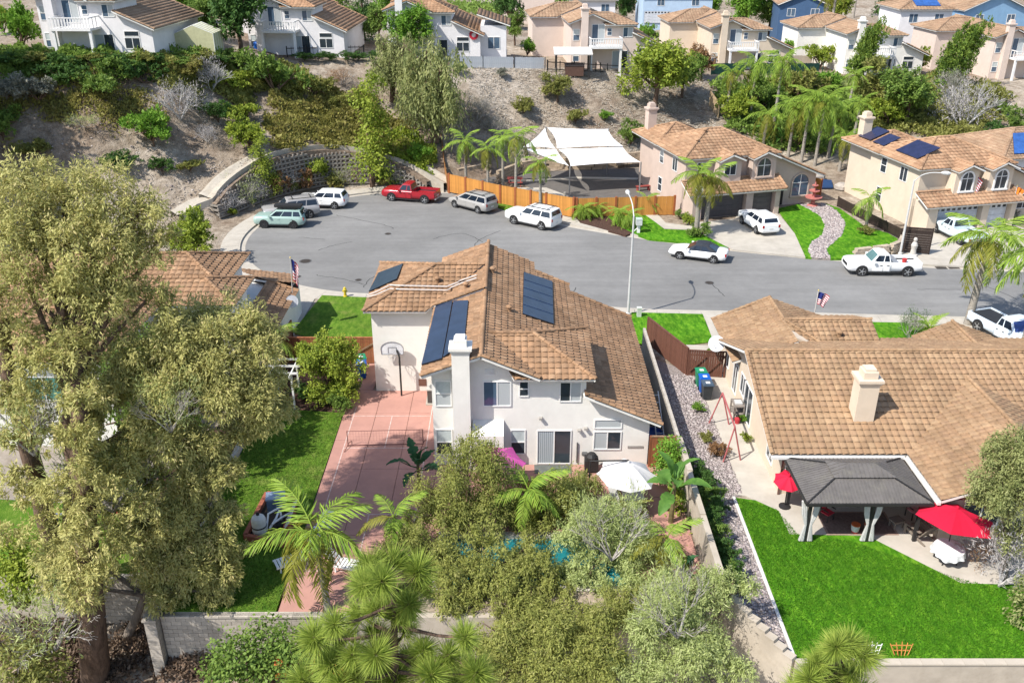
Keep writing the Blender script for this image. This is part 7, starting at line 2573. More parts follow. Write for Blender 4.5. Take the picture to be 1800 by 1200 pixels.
def crown_mesh(name, blobs, material, per=1300, L=.22, W=.045, droop=.5, k=14, spread=.3, seed=0, out=.6, flat=1.0, shell=.5, up=0.0, minz=-.75, cap=90000, sub=0):
 g = np.random.default_rng(seed)
 if sub:
  nb = []
  for x, y, z, r in blobs:
   nb.append((x, y, z, r * .55))
   for _ in range(sub):
    v = g.normal(size=3)
    v[2] = abs(v[2]) * .9 - .35
    v /= np.linalg.norm(v)
    q = r * g.uniform(.55, .92)
    nb.append((x + v[0] * q, y + v[1] * q, z + v[2] * q, r * g.uniform(.34, .5)))
  blobs = nb
 B = np.array([b[:3] for b in blobs], float)
 Rr = np.array([b[3] for b in blobs], float)
 ntot = int(min(cap, per * (Rr ** 2).sum()))
 nc = max(4, ntot // k)
 pr = Rr ** 2 / (Rr ** 2).sum()
 bi = g.choice(len(B), nc, p=pr)
 d = g.normal(size=(nc, 3))
 d /= np.linalg.norm(d, axis=1, keepdims=True)
 flip = d[:, 2] < minz
 d[flip, 2] *= -1
 rad = shell + (1.05 - shell) * g.random(nc) ** .6
 # uneven outline: push clumps in or out with a low-frequency bump
 bump = 1 + .16 * np.sin(d[:, 0] * 5 + bi) * np.cos(d[:, 1] * 4 + 1.7 * bi) + .09 * g.normal(size=nc)
 C = B[bi] + d * (Rr[bi] * rad * bump)[:, None] * np.array([1, 1, flat])
 tint = np.clip(g.random(nc) * .7 + .15 + .1 * g.normal(size=nc), 0.01, .99)
 ci = np.repeat(np.arange(nc), k)
 n = len(ci)
 off = g.normal(size=(n, 3)) * spread * np.minimum(1.6, Rr[bi][ci])[:, None] * .5
 off[:, 2] -= np.abs(g.normal(size=n)) * spread * droop * .8
 Pn = C[ci] + off
 dd = d[ci] * out + g.normal(size=(n, 3)) * .55 + np.array([0, 0, up - droop * 1.3])
 dd /= np.linalg.norm(dd, axis=1, keepdims=True) + 1e-9
 LL, WW = L * g.uniform(.55, 1.4, n), W * g.uniform(.6, 1.35, n)
 tt = np.clip(tint[ci] + .13 * g.normal(size=n), 0, .999)
 V, Q, T = leaf_quads(Pn, dd, LL, WW, g, tt, d[ci] + np.array([0, 0, .75]) + g.normal(size=(n, 3)) * .5)
 return np_mesh(name, V, Q, material, T)
def limbs(mb, base, blobs, r0, g, wob=.12, first=.45, n=7, tip=.2):
 """trunk up to a fork, then one limb into each blob"""
 base = Vector(base)
 cen = sum((Vector(b[:3]) for b in blobs), Vector()) / len(blobs)
 low = min(b[2] - b[3] * .3 for b in blobs)
 fork = base.lerp(cen, first)
 fork.z = base.z + (max(low, base.z + .5) - base.z) * .9 if low > base.z + .6 else base.lerp(cen, first).z
 pts = [base, base.lerp(fork, .5) + Vector((g.uniform(-wob, wob), g.uniform(-wob, wob), 0)) * (fork - base).length * .3, fork]
 mb.tube(smooth_line(pts, 3), [r0 * (1.15 - .45 * i / 6) for i in range(7)], 9)
 for b in blobs:
  t = Vector(b[:3])
  mid = fork.lerp(t, .5) + Vector((g.uniform(-1, 1), g.uniform(-1, 1), g.uniform(.0, .8))) * (t - fork).length * wob
  mb.tube(smooth_line([fork, mid, t], 3), [r0 * .6 * (1 - .8 * i / 6) + .012 for i in range(7)], 6)
  for _ in range(3):
   q = t + Vector((g.uniform(-1, 1), g.uniform(-1, 1), g.uniform(-.4, .9))) * b[3] * .75
   mb.tube([mid.lerp(t, .6), q], [r0 * .16 + .01, .01], 4, cap=False)
 return mb
def px_blobs(lst):
 out = []
 for px, py, r, Y in lst:
  c = D(px, py, Y)
  depth = c.y * CP + (CAMZ - c.z) * SP
  out.append((c.x, c.y, c.z, r * depth / F))
 return out
def big_tree(name, label, cat, base, blobs, lm, bark='brown', r0=.3, group=None, extra=None, **kw):
 g = random.Random(len(label))
 base = Vector(base)
 t = thing(name, label, cat, base, 0, group, world=True)
 limbs(MB(), base, blobs, r0, g).build('trunk', BARK[bark], t, smooth=True) if extra is None else extra(t)
 link('crown', crown_mesh('crown', blobs, LF[lm], seed=len(label) * 7, **kw), t)
 return t
# ---------------- shared crowns for the smaller trees and shrubs (unit radius, base at z = 0)
LIB = {}
def lib(sp, lm, var):
 key = (sp, lm, var)
 if key in LIB:
  return LIB[key]
 g = random.Random(sp + lm + str(var))
 sd = g.randrange(9999)
 if sp == 'round':
  bl = [(g.uniform(-.45, .45), g.uniform(-.45, .45), g.uniform(.7, 1.75), g.uniform(.44, .6)) for _ in range(10)]
  me = crown_mesh('crown', bl, LF[lm], per=3300, L=.095, W=.027, droop=.25, k=14, spread=.3, seed=sd, shell=.35, sub=4)
  tr = limbs(MB(), (0, 0, 0), bl, .07, g, first=.4).mesh('trunk', BARK['brown'], True)
 elif sp == 'shrub':
  bl = [(g.uniform(-.5, .5), g.uniform(-.5, .5), .42 + g.uniform(-.12, .3), g.uniform(.38, .55)) for _ in range(7)]
  me = crown_mesh('crown', bl, LF[lm], per=2900, L=.1, W=.028, droop=.1, k=14, spread=.3, seed=sd, up=.3, minz=-.2, shell=.4, sub=3)
  tr = limbs(MB(), (0, 0, -.1), bl, .035, g, first=.3).mesh('stem', BARK['brown'])
 elif sp == 'weep':
  bl = [(g.uniform(-.5, .5), g.uniform(-.5, .5), 1.25 + g.uniform(-.4, .5), g.uniform(.4, .58)) for _ in range(9)]
  me = crown_mesh('crown', bl, LF[lm], per=5200, L=.085, W=.014, droop=1.2, k=20, spread=.3, seed=sd, shell=.4, sub=5)
  tr = limbs(MB(), (0, 0, 0), bl, .085, g, first=.5).mesh('trunk', BARK['brown'], True)
 elif sp == 'column':
  bl = [(g.uniform(-.35, .35), g.uniform(-.35, .35), .9 + .5 * i + g.uniform(-.1, .1), .62 * (1 - .09 * i)) for i in range(6)]
  me = crown_mesh('crown', bl, LF[lm], per=2600, L=.1, W=.03, droop=.3, k=12, spread=.36, seed=sd, shell=.25)
  tr = MB().tube([(0, 0, -.1), (.04, .02, 1.4), (0, 0, 3.2)], [.09, .06, .02], 7).mesh('trunk', BARK['brown'], True)
 elif sp == 'conifer':
  bl = [(g.uniform(-.1, .1), g.uniform(-.1, .1), .5 + .34 * i, .8 * (1 - i / 9.5)) for i in range(9)]
  me = crown_mesh('crown', bl, LF[lm], per=1500, L=.14, W=.026, droop=.3, k=12, spread=.26, seed=sd, flat=.6, shell=.4)
  tr = MB().tube([(0, 0, -.1), (0, 0, 3.4)], [.1, .02], 7).mesh('trunk', BARK['brown'], True)
 elif sp == 'juniper':
  bl = [(0, 0, .55, .42), (-.2, .1, .4, .36), (.25, -.1, .5, .36), (.15, 0, .9, .34)]
  for i in range(30):
   h = g.random()
   p = Vector((g.uniform(-.5, .3) * (1 - h * .5) + .2 * h, g.uniform(-.35, .35) * (1 - h * .4), .3 + 1.15 * h))
   v = (Vector((.85, 0, .55)) + Vector((g.uniform(-.35, .35), g.uniform(-.6, .6), g.uniform(-.25, .35)))).normalized()
   n = 8
   for q in range(n):
    f = q / (n - 1)
    c = p + v * (f * g.uniform(.6, .72)) + Vector((0, 0, .1 * f * f))
    bl.append((c.x, c.y, c.z, .17 - .115 * f))
  me = crown_mesh('crown', bl, LF[lm], per=3600, L=.075, W=.016, droop=-.2, k=10, spread=.2, seed=sd, out=.5, shell=.3)
  tr = MB().tube([(-.1, 0, -.1), (0, 0, .6), (.2, 0, 1.2)], [.1, .07, .02], 7).mesh('trunk', BARK['brown'], True)
 elif sp == 'bare':
  mb = MB()
  def grow(p, d, l, r, n):
   q = p + d * l
   mb.tube([p, p.lerp(q, .5) + Vector((g.uniform(-1, 1), g.uniform(-1, 1), g.uniform(-1, 1))) * l * .08, q], [r, r * .85, r * .7], 3, cap=False)
   if n:
    for _ in range(g.choice((2, 3, 3))):
     e = (d + Vector((g.uniform(-1, 1), g.uniform(-1, 1), g.uniform(-.45, .9))) * .8).normalized()
     grow(q, e, l * g.uniform(.55, .85), r * .62, n - 1)
  for _ in range(7):
   a = g.uniform(0, 6.28)
   grow(Vector((0, 0, 0)), Vector((math.cos(a) * .7, math.sin(a) * .7, .8)).normalized(), .42, .022, 4)
  tr = mb.mesh('branches', BARK['white' if lm == 'lilac' else 'pale'])
  bl = [(g.uniform(-.5, .5), g.uniform(-.5, .5), .6 + g.uniform(-.2, .3), g.uniform(.35, .5)) for _ in range(6)]
  me = crown_mesh('twigs', bl, LF[lm], per=1500, L=.11, W=.008, droop=-.2, k=10, spread=.35, seed=sd, shell=.3)
 LIB[key] = (me, tr)
 return LIB[key]
def plant(name, label, cat, px, pyb, wpx, sp, lm, var=0, hs=1.0, group=None, lift=0.0, base=None):
 """a shared crown set down where the photo shows its foot; wpx = its width in the photo"""
 p = base if base is not None else P(px, pyb)
 depth = p.y * CP + (CAMZ - p.z) * SP
 s = wpx / 2 * depth / F / {'round': .9, 'shrub': .84, 'weep': 1.0, 'column': .75, 'conifer': .9, 'juniper': 1.0, 'bare': .95}[sp]
 t = thing(name, label, cat, p + Vector((0, 0, lift)), rnd.uniform(0, 6.28) if sp != 'juniper' else 0, group)
 me, tr = lib(sp, lm, var)
 t.scale = (s, s, s * hs)
 o = link('crown', me, t)
 o = link({'shrub': 'stem', 'bare': 'branches'}.get(sp, 'trunk'), tr, t)
 return t
# ---------------- palms
def frond_mesh(L, n, ll, lw, curl, lm, seed, vee=.5, bush=.0, droop=.5):
 """one feather frond along +X: tapering rib and two rows of leaflets"""
 g = np.random.default_rng(seed)
 t = np.linspace(0, 1, 16)
 cx = L * (t - .12 * curl * t ** 2)
 cz = L * (.38 * t - (.38 + .55 * curl) * t ** 2)
 rib = np.stack([cx, np.zeros_like(t), cz], 1)
 mb = MB().tube([Vector(p) for p in rib], [.035 * (1 - .85 * a) for a in t], 4)
 V0, Q0 = np.array(mb.v), []
 for f in mb.f:
  if len(f) == 4:
   Q0.append(f)
 u = np.repeat(np.linspace(.14, .985, n), 2)
 sg = np.tile([1, -1], n)
 p = np.stack([np.interp(u, t, rib[:, 0]), np.zeros(2 * n), np.interp(u, t, rib[:, 2])], 1)
 tx = np.interp(u, t, np.gradient(rib[:, 0], t))
 tz = np.interp(u, t, np.gradient(rib[:, 2], t))
 tl = np.hypot(tx, tz)
 fw = np.stack([tx / tl, np.zeros(2 * n), tz / tl], 1)
 side = np.stack([np.zeros(2 * n), sg * 1.0, np.full(2 * n, vee) - droop], 1)
 d = fw * (.55 + .5 * u)[:, None] + side * (1 + g.normal(size=(2 * n, 1)) * .08) + np.array([0, 0, -.12]) + g.normal(size=(2 * n, 3)) * (.07 + bush)
 d /= np.linalg.norm(d, axis=1, keepdims=True)
 LL = ll * (.45 + .75 * np.sin(np.pi * np.clip(u * .9 + .1, 0, 1)) ** .7) * g.uniform(.85, 1.1, 2 * n)
 LL *= np.where(u > .9, .75, 1)
 WW = np.full(2 * n, lw)
 up = np.tile([0, 0, 1.0], (2 * n, 1)) + g.normal(size=(2 * n, 3)) * .25
 # each leaflet in two pieces so that it hangs
 m = p + d * (LL * .55)[:, None]
 s = np.cross(d, up)
 s /= np.linalg.norm(s, axis=1, keepdims=True)
 d2 = d + np.array([0, 0, -.55])
 d2 /= np.linalg.norm(d2, axis=1, keepdims=True)
 e = m + d2 * (LL * .5)[:, None]
 A = np.stack([p - s * lw * .4, p + s * lw * .4, m + s * lw, m - s * lw], 1).reshape(-1, 3)
 Bq = np.stack([m - s * lw, m + s * lw, e + s * lw * .15, e - s * lw * .15], 1).reshape(-1, 3)
 V = np.concatenate([V0, A, Bq])
 k0 = len(V0)
 Q = np.concatenate([np.array(Q0), np.arange(4 * 4 * n).reshape(-1, 4) + k0])
 tint = np.concatenate([np.full(len(Q0), .75), np.tile(np.clip(g.normal(.5, .18, 2 * n), 0, .99), 2)])
 return np_mesh('frond', V, Q, LF[lm], tint)
FROND = {}
def fronds(kind, lm):
 if (kind, lm) not in FROND:
  prm = {'king': (2.3, 24, .62, .035, .9, .5, .03, .75), 'queen': (3.0, 34, .72, .026, 1.0, .3, .18, .8), 'pygmy': (1.25, 26, .30, .014, 1.1, .5, .04, .6), 'date': (2.6, 34, .45, .02, .8, .6, .04, .5), 'big': (3.1, 40, .85, .033, .95, .4, .16, .85), 'cycad': (1.2, 26, .24, .016, .7, .6, .02, .4)}[kind]
  FROND[(kind, lm)] = [frond_mesh(prm[0], prm[1], prm[2], prm[3], prm[4] * c, lm, i + len(kind), prm[5], prm[6], prm[7]) for i, c in enumerate((.75, 1.0, 1.3))]
 return FROND[(kind, lm)]
def palm(label, base, h, kind, n=13, s=1.0, r=.16, lm='palm', lean=(0, 0), group=None, bark='palm', name='palm_tree', dead=0, shaft=True, cat='palm', dmix=.0):
 base = Vector(base)
 g = random.Random(label)
 t = thing(name, label, cat, base, 0, group)
 top = Vector((lean[0], lean[1], h))
 pts = smooth_line([Vector((0, 0, -.3)), Vector((lean[0] * .35, lean[1] * .35, h * .5)), top], 6)
 if h > .3:
  mb = MB()
  rr = []
  for i in range(len(pts)):
   f = i / (len(pts) - 1)
   rr.append(r * (1.25 - .55 * f) * (1 + (.06 if i % 2 else 0)))
  mb.tube(pts, rr, 10)
  mb.build('trunk', BARK[bark], t, smooth=True)
  if shaft:
   MB().tube([top, top + Vector((0, 0, .5 * s)), top + Vector((0, 0, .85 * s))], [r * .75, r * .7, r * .3], 8).build('crownshaft', mat('green_shaft', (.10, .15, .04), .6, .15), t)
 ms = fronds(kind, lm)
 my = fronds(kind, 'palmy') if dmix else ms
 hh = .75 * s if (shaft and h > .3) else .05
 for i in range(n):
  a = 2.4 * i + g.uniform(-.25, .25)
  f = i / max(1, n - 1)
  el = lerp(75, -28, f ** .85) + g.uniform(-8, 8)
  m = (my if g.random() < dmix * (f > .4) * 2 else ms)[min(2, int(f * 3))]
  o = link('frond', m, t, top + Vector((0, 0, hh)), (0, -R(el - 20), a))
  o.scale = (s * g.uniform(.85, 1.1),) * 3
 return t
def broad_leaf_mesh(L, W, seed, lm, torn=.0):
 g = np.random.default_rng(seed)
 n = 12
 vs, fs = [], []
 for i in range(n + 1):
  u = i / n
  x = L * (.25 + .75 * u)
  z = L * (.5 * u - .62 * u ** 2)
  w = W * (math.sin(math.pi * min(1, u * .92 + .06)) ** .6) * (1 - .25 * u)
  wl_ = w * (1 - torn * g.random()) if i % 2 else w
  vs += [(x, -wl_, z + .18 * W), (x, -wl_ * .5, z + .12 * W), (x, 0, z), (x, wl_ * .5, z + .12 * W), (x, wl_, z + .18 * W)]
 for i in range(n):
  for k in range(4):
   a = i * 5 + k
   fs.append((a, a + 5, a + 6, a + 1))
 st = MB().tube([(0, 0, 0), (L * .25, 0, .02), (L * .6, 0, L * .08)], [.035, .03, .015], 5)
 k0 = len(vs)
 V = np.array(vs + st.v)
 Q = np.array(fs + [tuple(i + k0 for i in f) for f in st.f if len(f) == 4])
 tint = np.concatenate([np.clip(g.normal(.55, .12, len(fs)), 0, .99), np.full(len(Q) - len(fs), .9)])
 return np_mesh('leaf', V, Q, LF[lm], tint, smooth=True)
def banana(label, base, h, n, s, lm='banana', group=None, torn=.5, name='banana_plant', stem='green', el0=80):
 g = random.Random(label)
 t = thing(name, label, 'banana plant' if 'banana' in name else 'plant', base, 0, group)
 MB().tube([(0, 0, -.2), (.03, 0, h * .5), (0, 0, h)], [.14 * s, .12 * s, .08 * s], 8).build('stem', mat('banana_stem', (.16, .13, .06), .8, .3, 6) if stem == 'green' else BARK['brown'], t, smooth=True)
 ms = [broad_leaf_mesh(1.7, .36, i, lm, torn) for i in range(3)]
 for i in range(n):
  f = i / max(1, n - 1)
  o = link('leaf', ms[i % 3], t, (0, 0, h * (.96 - .12 * f)), (g.uniform(-.3, .3), -R(lerp(el0, 15, f) - 25 + g.uniform(-8, 8)), 2.4 * i + g.uniform(-.3, .3)))
  o.scale = (s * g.uniform(.8, 1.15),) * 3
 return t
# ---------------- foreground: the eucalyptus trees on the left
def euc_trunk(paths, bark='brown'):
 def f(t):
  mb = MB()
  for pts, r in paths:
   pts = smooth_line([Vector(p) for p in pts], 5)
   n = len(pts)
   mb.tube([p + Vector((rnd.uniform(-.03, .03), rnd.uniform(-.03, .03), 0)) for p in pts], [lerp(r[0], r[1], i / (n - 1)) * rnd.uniform(.94, 1.06) for i in range(n)], 10)
  mb.build('trunk', BARK[bark], t, smooth=True)
 return f
bA = px_blobs([(40, 345, 66, 33), (110, 325, 60, 34), (180, 345, 64, 34), (245, 375, 54, 34), (20, 420, 70, 32), (95, 415, 75, 32.5), (175, 425, 75, 33), (250, 445, 55, 33.3), (285, 410, 30, 34), (30, 500, 68, 31), (110, 510, 70, 31.5), (190, 510, 66, 32), (255, 530, 50, 32.5), (15, 580, 55, 30.5), (85, 590, 55, 31), (165, 590, 55, 31.5), (225, 600, 40, 32), (50, 640, 36, 30.2), (130, 660, 40, 30.5), (175, 705, 36, 30.5), (35, 770, 36, 29.5), (150, 780, 40, 29.2), (210, 840, 44, 29), (255, 880, 40, 29), (105, 850, 40, 28.6), (165, 945, 50, 27.3), (115, 1000, 48, 27.2), (190, 1000, 40, 27.3), (150, 1035, 36, 27.1), (230, 945, 42, 28.3), (70, 930, 36, 28.2), (110, 630, 46, 29.6), (140, 700, 42, 28.8), (130, 765, 36, 28.5), (155, 835, 40, 28.2), (145, 890, 38, 28), (40, 690, 38, 29.5), (15, 700, 34, 29.8), (65, 740, 32, 29.6), (100, 770, 28, 29.4), (20, 850, 36, 29), (60, 870, 30, 28.8), (10, 930, 30, 28.6)])
b0 = P(165, 1190)
tk = D(160, 1060, 27.9)
big_tree('eucalyptus_tree', 'huge olive-yellow eucalyptus on the far left with a thick trunk at the bottom edge', 'tree', b0, bA, 'euc', 'grey', extra=euc_trunk([([b0 + Vector((0, 0, -.6)), D(158, 1050, 27.9), D(150, 900, 28.6), D(140, 700, 30), D(130, 520, 32)], (.62, .2))] + [([D(150, 880, 28.7), D(120, 700, 30), Vector(b[:3])], (.24, .05)) for b in bA[4:14:2]] + [([D(135, 600, 31), D(128, 500, 32).lerp(Vector(b[:3]), .5), Vector(b[:3])], (.11, .025)) for b in bA[:16]] + [([D(138, 640, 30.6), Vector(b[:3])], (.2, .04)) for b in bA[:4]]), per=3100, L=.185, W=.027, droop=.45, k=20, spread=.34, shell=.4, sub=9, out=.8)
bB = px_blobs([(325, 600, 72, 33), (395, 582, 66, 33.5), (450, 612, 58, 33.5), (480, 670, 42, 33.3), (500, 720, 26, 33.3), (455, 740, 40, 32.4), (255, 650, 66, 32), (340, 680, 80, 32), (430, 700, 62, 32.5), (195, 700, 52, 31.5), (155, 745, 38, 31), (225, 800, 44, 30.6), (270, 750, 62, 31), (350, 770, 52, 31.5), (420, 770, 40, 32), (330, 815, 45, 31)])
b1 = P(110, 1010)
b1 = Vector((D(75, 900, 30.5).x, 30.5, 0.0))
big_tree('eucalyptus_tree', 'second rounded olive-yellow eucalyptus crown beside the yard lawn with a leaning dark trunk', 'tree', b1, bB, 'euc', 'brown', extra=euc_trunk([([b1, D(55, 800, 30.3), D(15, 660, 30.5), D(5, 560, 31)], (.42, .25)), ([b1 + Vector((.3, 0, .2)), D(130, 840, 30.8), D(220, 760, 31.3), D(320, 690, 32.2)], (.3, .12))] + [([D(220, 760, 31.3), D(280, 720, 31.8), Vector(b[:3])], (.16, .03)) for b in bB[:8]]), per=3100, L=.185, W=.027, droop=.45, k=20, spread=.34, shell=.4, sub=9, out=.8)
bC = px_blobs([(300, 900, 55, 30.5), (355, 950, 52, 30.5), (250, 935, 45, 29.8), (330, 1010, 52, 29.6), (385, 1010, 36, 29.8), (375, 1040, 35, 29.6), (340, 870, 46, 30.8), (405, 960, 30, 30.4), (280, 1040, 40, 29.3), (285, 985, 45, 29.5), (120, 985, 50, 29.2), (150, 1030, 38, 29.2), (390, 830, 40, 31), (395, 900, 32, 30.8)])
b2 = P(215, 1130)
big_tree('eucalyptus_tree', 'lower hanging eucalyptus boughs over the grey block wall at the lower left', 'tree', b2, bC, 'euc', 'grey', r0=.2, per=2700, L=.18, W=.026, droop=.55, k=20, spread=.34, shell=.4, sub=8, out=.8)
for lb, px, py, Y, w in (('tangle of bare grey branches between the two eucalyptus crowns', 200, 900, 30.6, 190), ('pale bare twigs hanging below the second eucalyptus crown', 300, 760, 30.3, 120), ('dead branch tangle at the lower left beside the big trunk', 90, 1150, 27.5, 200), ('pale bare branches inside the greyish pepper tree', 1075, 985, 31.0, 150), ('dry bare branches among the pepper trees near the bottom edge', 1190, 1120, 26.4, 170), ('bare grey branches hanging before the white wall at the left edge', 60, 800, 29.5, 170)):
 c = D(px, py, Y)
 t = plant('dead_tree', lb, 'dead tree', 0, 0, w, 'bare', 'peppergrey', 1, 1.25, base=c)
bD = px_blobs([(20, 1020, 40, 29.5), (60, 1005, 42, 29.8), (20, 965, 30, 30)])
big_tree('shrub', 'yellow-green hedge shrub on the lower left wall edge', 'shrub', D(40, 1060, 29.8), bD, 'lime', per=1500, L=.16, W=.05, droop=.4, spread=.35)
bD = px_blobs([(30, 1180, 60, 26.2), (75, 1195, 40, 26)])
big_tree('shrub', 'olive shrub at the bottom left corner', 'shrub', D(40, 1240, 26.2), bD, 'olive', per=1200, L=.18, W=.05, droop=.4, spread=.35)
bD = px_blobs([(420, 1150, 42, 26.6), (470, 1130, 40, 27), (520, 1165, 50, 26.6), (395, 1185, 40, 26.3), (470, 1190, 50, 26.2), (560, 1130, 30, 27.2)])
big_tree('climbing_shrub', 'leafy green climber spreading over the grey back wall', 'shrub', D(470, 1210, 27), bD, 'mid', per=1300, L=.15, W=.055, droop=.3, spread=.4)
bD = px_blobs([(555, 1165, 16, 26.4), (598, 1160, 20, 26.3), (490, 1170, 14, 26.2), (610, 1185, 14, 26)])
big_tree('flowering_vine', 'orange flowering vine beneath the bright pine', 'vine', D(580, 1210, 26.8), bD, 'orange', per=900, L=.12, W=.05, droop=.2, spread=.5, r0=.04)
# ---------------- foreground: pepper trees round the pool
PEP = (
 ('pepper tree half hiding the magenta umbrella', 'pepper', .12, (845, 935), [(820, 822, 58, 34.5), (785, 872, 52, 34), (855, 862, 48, 34.5), (758, 918, 48, 33), (818, 912, 46, 33.5), (830, 790, 35, 35)]),
 ('pepper tree in front of the sliding door beside the pool', 'pepper', .12, (935, 960), [(925, 872, 44, 35), (982, 848, 46, 35.5), (948, 915, 48, 34.5), (1030, 858, 30, 36), (1005, 895, 38, 35), (900, 905, 36, 34.5)]),
 ('pepper tree at the left end of the turquoise pool', 'pepper', .13, (800, 1080), [(705, 950, 48, 31.5), (745, 985, 42, 31.5), (800, 985, 48, 30.8), (850, 965, 48, 31.2), (872, 1015, 42, 30), (905, 1010, 38, 30.2), (945, 1000, 36, 30.6), (975, 1030, 30, 30), (925, 965, 36, 32), (795, 1040, 46, 29.7), (840, 1060, 40, 29.5)]),
 ('greyish pepper tree over the right end of the turquoise pool', 'peppergrey', .12, (1085, 1050), [(1010, 945, 44, 32.5), (1055, 925, 52, 33), (1100, 950, 50, 32.6), (1085, 905, 40, 33.5), (1120, 1000, 46, 31.2), (1035, 1010, 38, 30.6), (1000, 1010, 30, 31), (1150, 960, 32, 32.3)]),
 ('yellow-green pepper tree below the back wall at the bottom centre', 'pepper', .15, (960, 1260), [(935, 1085, 50, 28.3), (985, 1120, 62, 27), (910, 1130, 50, 27), (1045, 1130, 62, 26.6), (970, 1180, 62, 25.6), (1050, 1190, 60, 25.3), (890, 1185, 45, 25.6), (870, 1120, 42, 27.6), (930, 1050, 34, 29.3), (845, 1150, 36, 27), (1000, 1075, 36, 28.6), (1070, 1080, 40, 28.3), (890, 1075, 34, 28.6), (960, 1060, 32, 29), (1105, 1060, 34, 28.7), (1030, 1100, 40, 27.8)]),
 ('dry greyish pepper tree below the stepped wall', 'peppergrey', .15, (1190, 1280), [(1140, 1050, 46, 29.6), (1185, 1045, 50, 29), (1240, 1045, 46, 28.4), (1290, 1020, 36, 28.2), (1160, 1110, 58, 27), (1235, 1110, 52, 26.8), (1200, 1170, 62, 25.6), (1120, 1180, 54, 25.6), (1275, 1165, 42, 25.8)]),
)
for lb, lm, r0, (bx, by), bl in PEP:
 bl = px_blobs(bl)
 cy = sum(b[1] for b in bl) / len(bl)
 cxm = sum(b[0] for b in bl) / len(bl)
 yy = cy if cy > 29 else min(cy, 27.9)
 big_tree('pepper_tree', lb, 'tree', (cxm, yy, hz(cxm, yy)), bl, lm, 'brown', r0, per=1900, L=.145, W=.022, droop=.6, k=18, spread=.34, shell=.4, sub=9)
bD = px_blobs([(1785, 775, 46, 31.5), (1755, 800, 40, 31.8), (1765, 850, 52, 31), (1795, 885, 50, 30.6), (1740, 870, 34, 31.4), (1800, 940, 40, 30.4)])
c = D(1780, 960, 31)
big_tree('pepper_tree', 'olive tree hanging over the red umbrella at the right edge', 'tree', (c.x, 31, 0), bD, 'weep', 'grey', .16, per=2600, L=.14, W=.024, droop=.5, k=20, spread=.38, shell=.35, sub=8)
plant('dead_tree', 'pale leafless shrub on the lawn edge at the right side', 'dead tree', 0, 0, 150, 'bare', 'lilac', 0, 1.2, base=G(1755, 1030))
plant('shrub', 'rust-tinged dry shrub beside the white-cloth table', 'shrub', 0, 0, 90, 'bare', 'rust', 1, 1.3, base=G(1718, 985))
c = D(1800, 1080, 29)
big_tree('shrub', 'green shrub at the right edge of the big lawn', 'shrub', (c.x, 28.4, 0), px_blobs([(1805, 1075, 30, 28.4), (1815, 1040, 30, 28.6)]), 'weep', per=1300, L=.16, W=.04, droop=.5, spread=.4, r0=.06)
# ---------------- foreground: long-needled pines
def tuft_mesh(seed, n=620):
 g = np.random.default_rng(seed)
 d = g.normal(size=(n, 3))
 d[:, 2] = np.abs(d[:, 2]) * 1.0 - .3
 d /= np.linalg.norm(d, axis=1, keepdims=True)
 p = d * .05 + np.stack([np.zeros(n), np.zeros(n), -g.random(n) * .35], 1)
 V, Q, T = leaf_quads(p, d, g.uniform(.5, 1.08, n), np.full(n, .0135), g, np.clip(g.normal(.55, .22, n), 0, .99), np.tile([-.5, -.4, .8], (n, 1)) + g.normal(size=(n, 3)) * .4)
 return np_mesh('needle_tuft', V, Q, LF['pine'], T)
TUFTS = [tuft_mesh(i) for i in range(4)]
def pine(label, tufts, Y0, trunk_px, r0, rpx):
 base = D(trunk_px[0][0], trunk_px[0][1], Y0)
 zb = hz(base.x, Y0)
 base = Vector((base.x, Y0, zb))
 t = thing('pine_tree', label, 'tree', base, 0, 'bright long-needled pines', world=True)
 pts = [base] + [D(x, y, Y0) for x, y in trunk_px]
 mb = MB()
 sp_ = smooth_line(pts, 5)
 mb.tube(sp_, [lerp(r0, .04, i / (len(sp_) - 1)) for i in range(len(sp_))], 8)
 g = random.Random(label)
 for i, (px, py, dy, sc) in enumerate(tufts):
  c = D(px, py, Y0 + dy)
  dep = c.y * CP + (CAMZ - c.z) * SP
  tr = min((q for q in sp_ if q.z < c.z - .1), key=lambda q: (q - c).length, default=sp_[-1])
  mb.tube(smooth_line([tr, tr.lerp(c, .6) + Vector((0, 0, -.12)), c], 3), [.06, .05, .045, .04, .035, .03, .025], 5, cap=False)
  o = link('needle_tuft', TUFTS[i % 4], t)
  s = rpx * sc * dep / F
  dirn = (c - tr).normalized()
  q = (dirn + Vector((0, 0, .9))).normalized().to_track_quat('Z', 'Y').to_matrix().to_4x4()
  o.matrix_parent_inverse = Matrix.Translation(-Vector(t.location))
  o.matrix_basis = Matrix.Translation(c) @ q @ Matrix.Rotation(g.uniform(0, 6.28), 4, 'Z') @ Matrix.Diagonal((s, s, s, 1))
 mb.build('trunk', BARK['brown'], t)
 return t
_t = [(648, 990), (690, 985), (737, 998), (639, 1026), (692, 1046), (740, 1030), (657, 1068), (700, 1075), (585, 1096), (550, 1119), (603, 1116), (661, 1110), (714, 1103), (659, 1150), (617, 1150), (723, 1157), (579, 1163), (697, 1186), (623, 1188), (530, 1192), (668, 1188), (745, 1141), (820, 1118), (790, 1150), (760, 1185), (800, 1195), (560, 1215), (640, 1220), (720, 1220), (680, 1130), (630, 1075), (670, 1020), (720, 1060), (595, 1200), (840, 1180)]
g6 = random.Random(5)
pine('bright long-needled pine in front of the pink court at the bottom centre', [(x, y, g6.uniform(-.9, .9), g6.uniform(.85, 1.15)) for x, y in _t], 16.5, [(694, 1400), (694, 1180), (692, 1080), (690, 1000)], .16, 44)
_t = [(1492, 1130), (1455, 1158), (1500, 1180), (1445, 1188), (1422, 1192), (1475, 1192), (1520, 1150), (1470, 1135), (1400, 1210), (1510, 1215), (1460, 1220), (1435, 1165)]
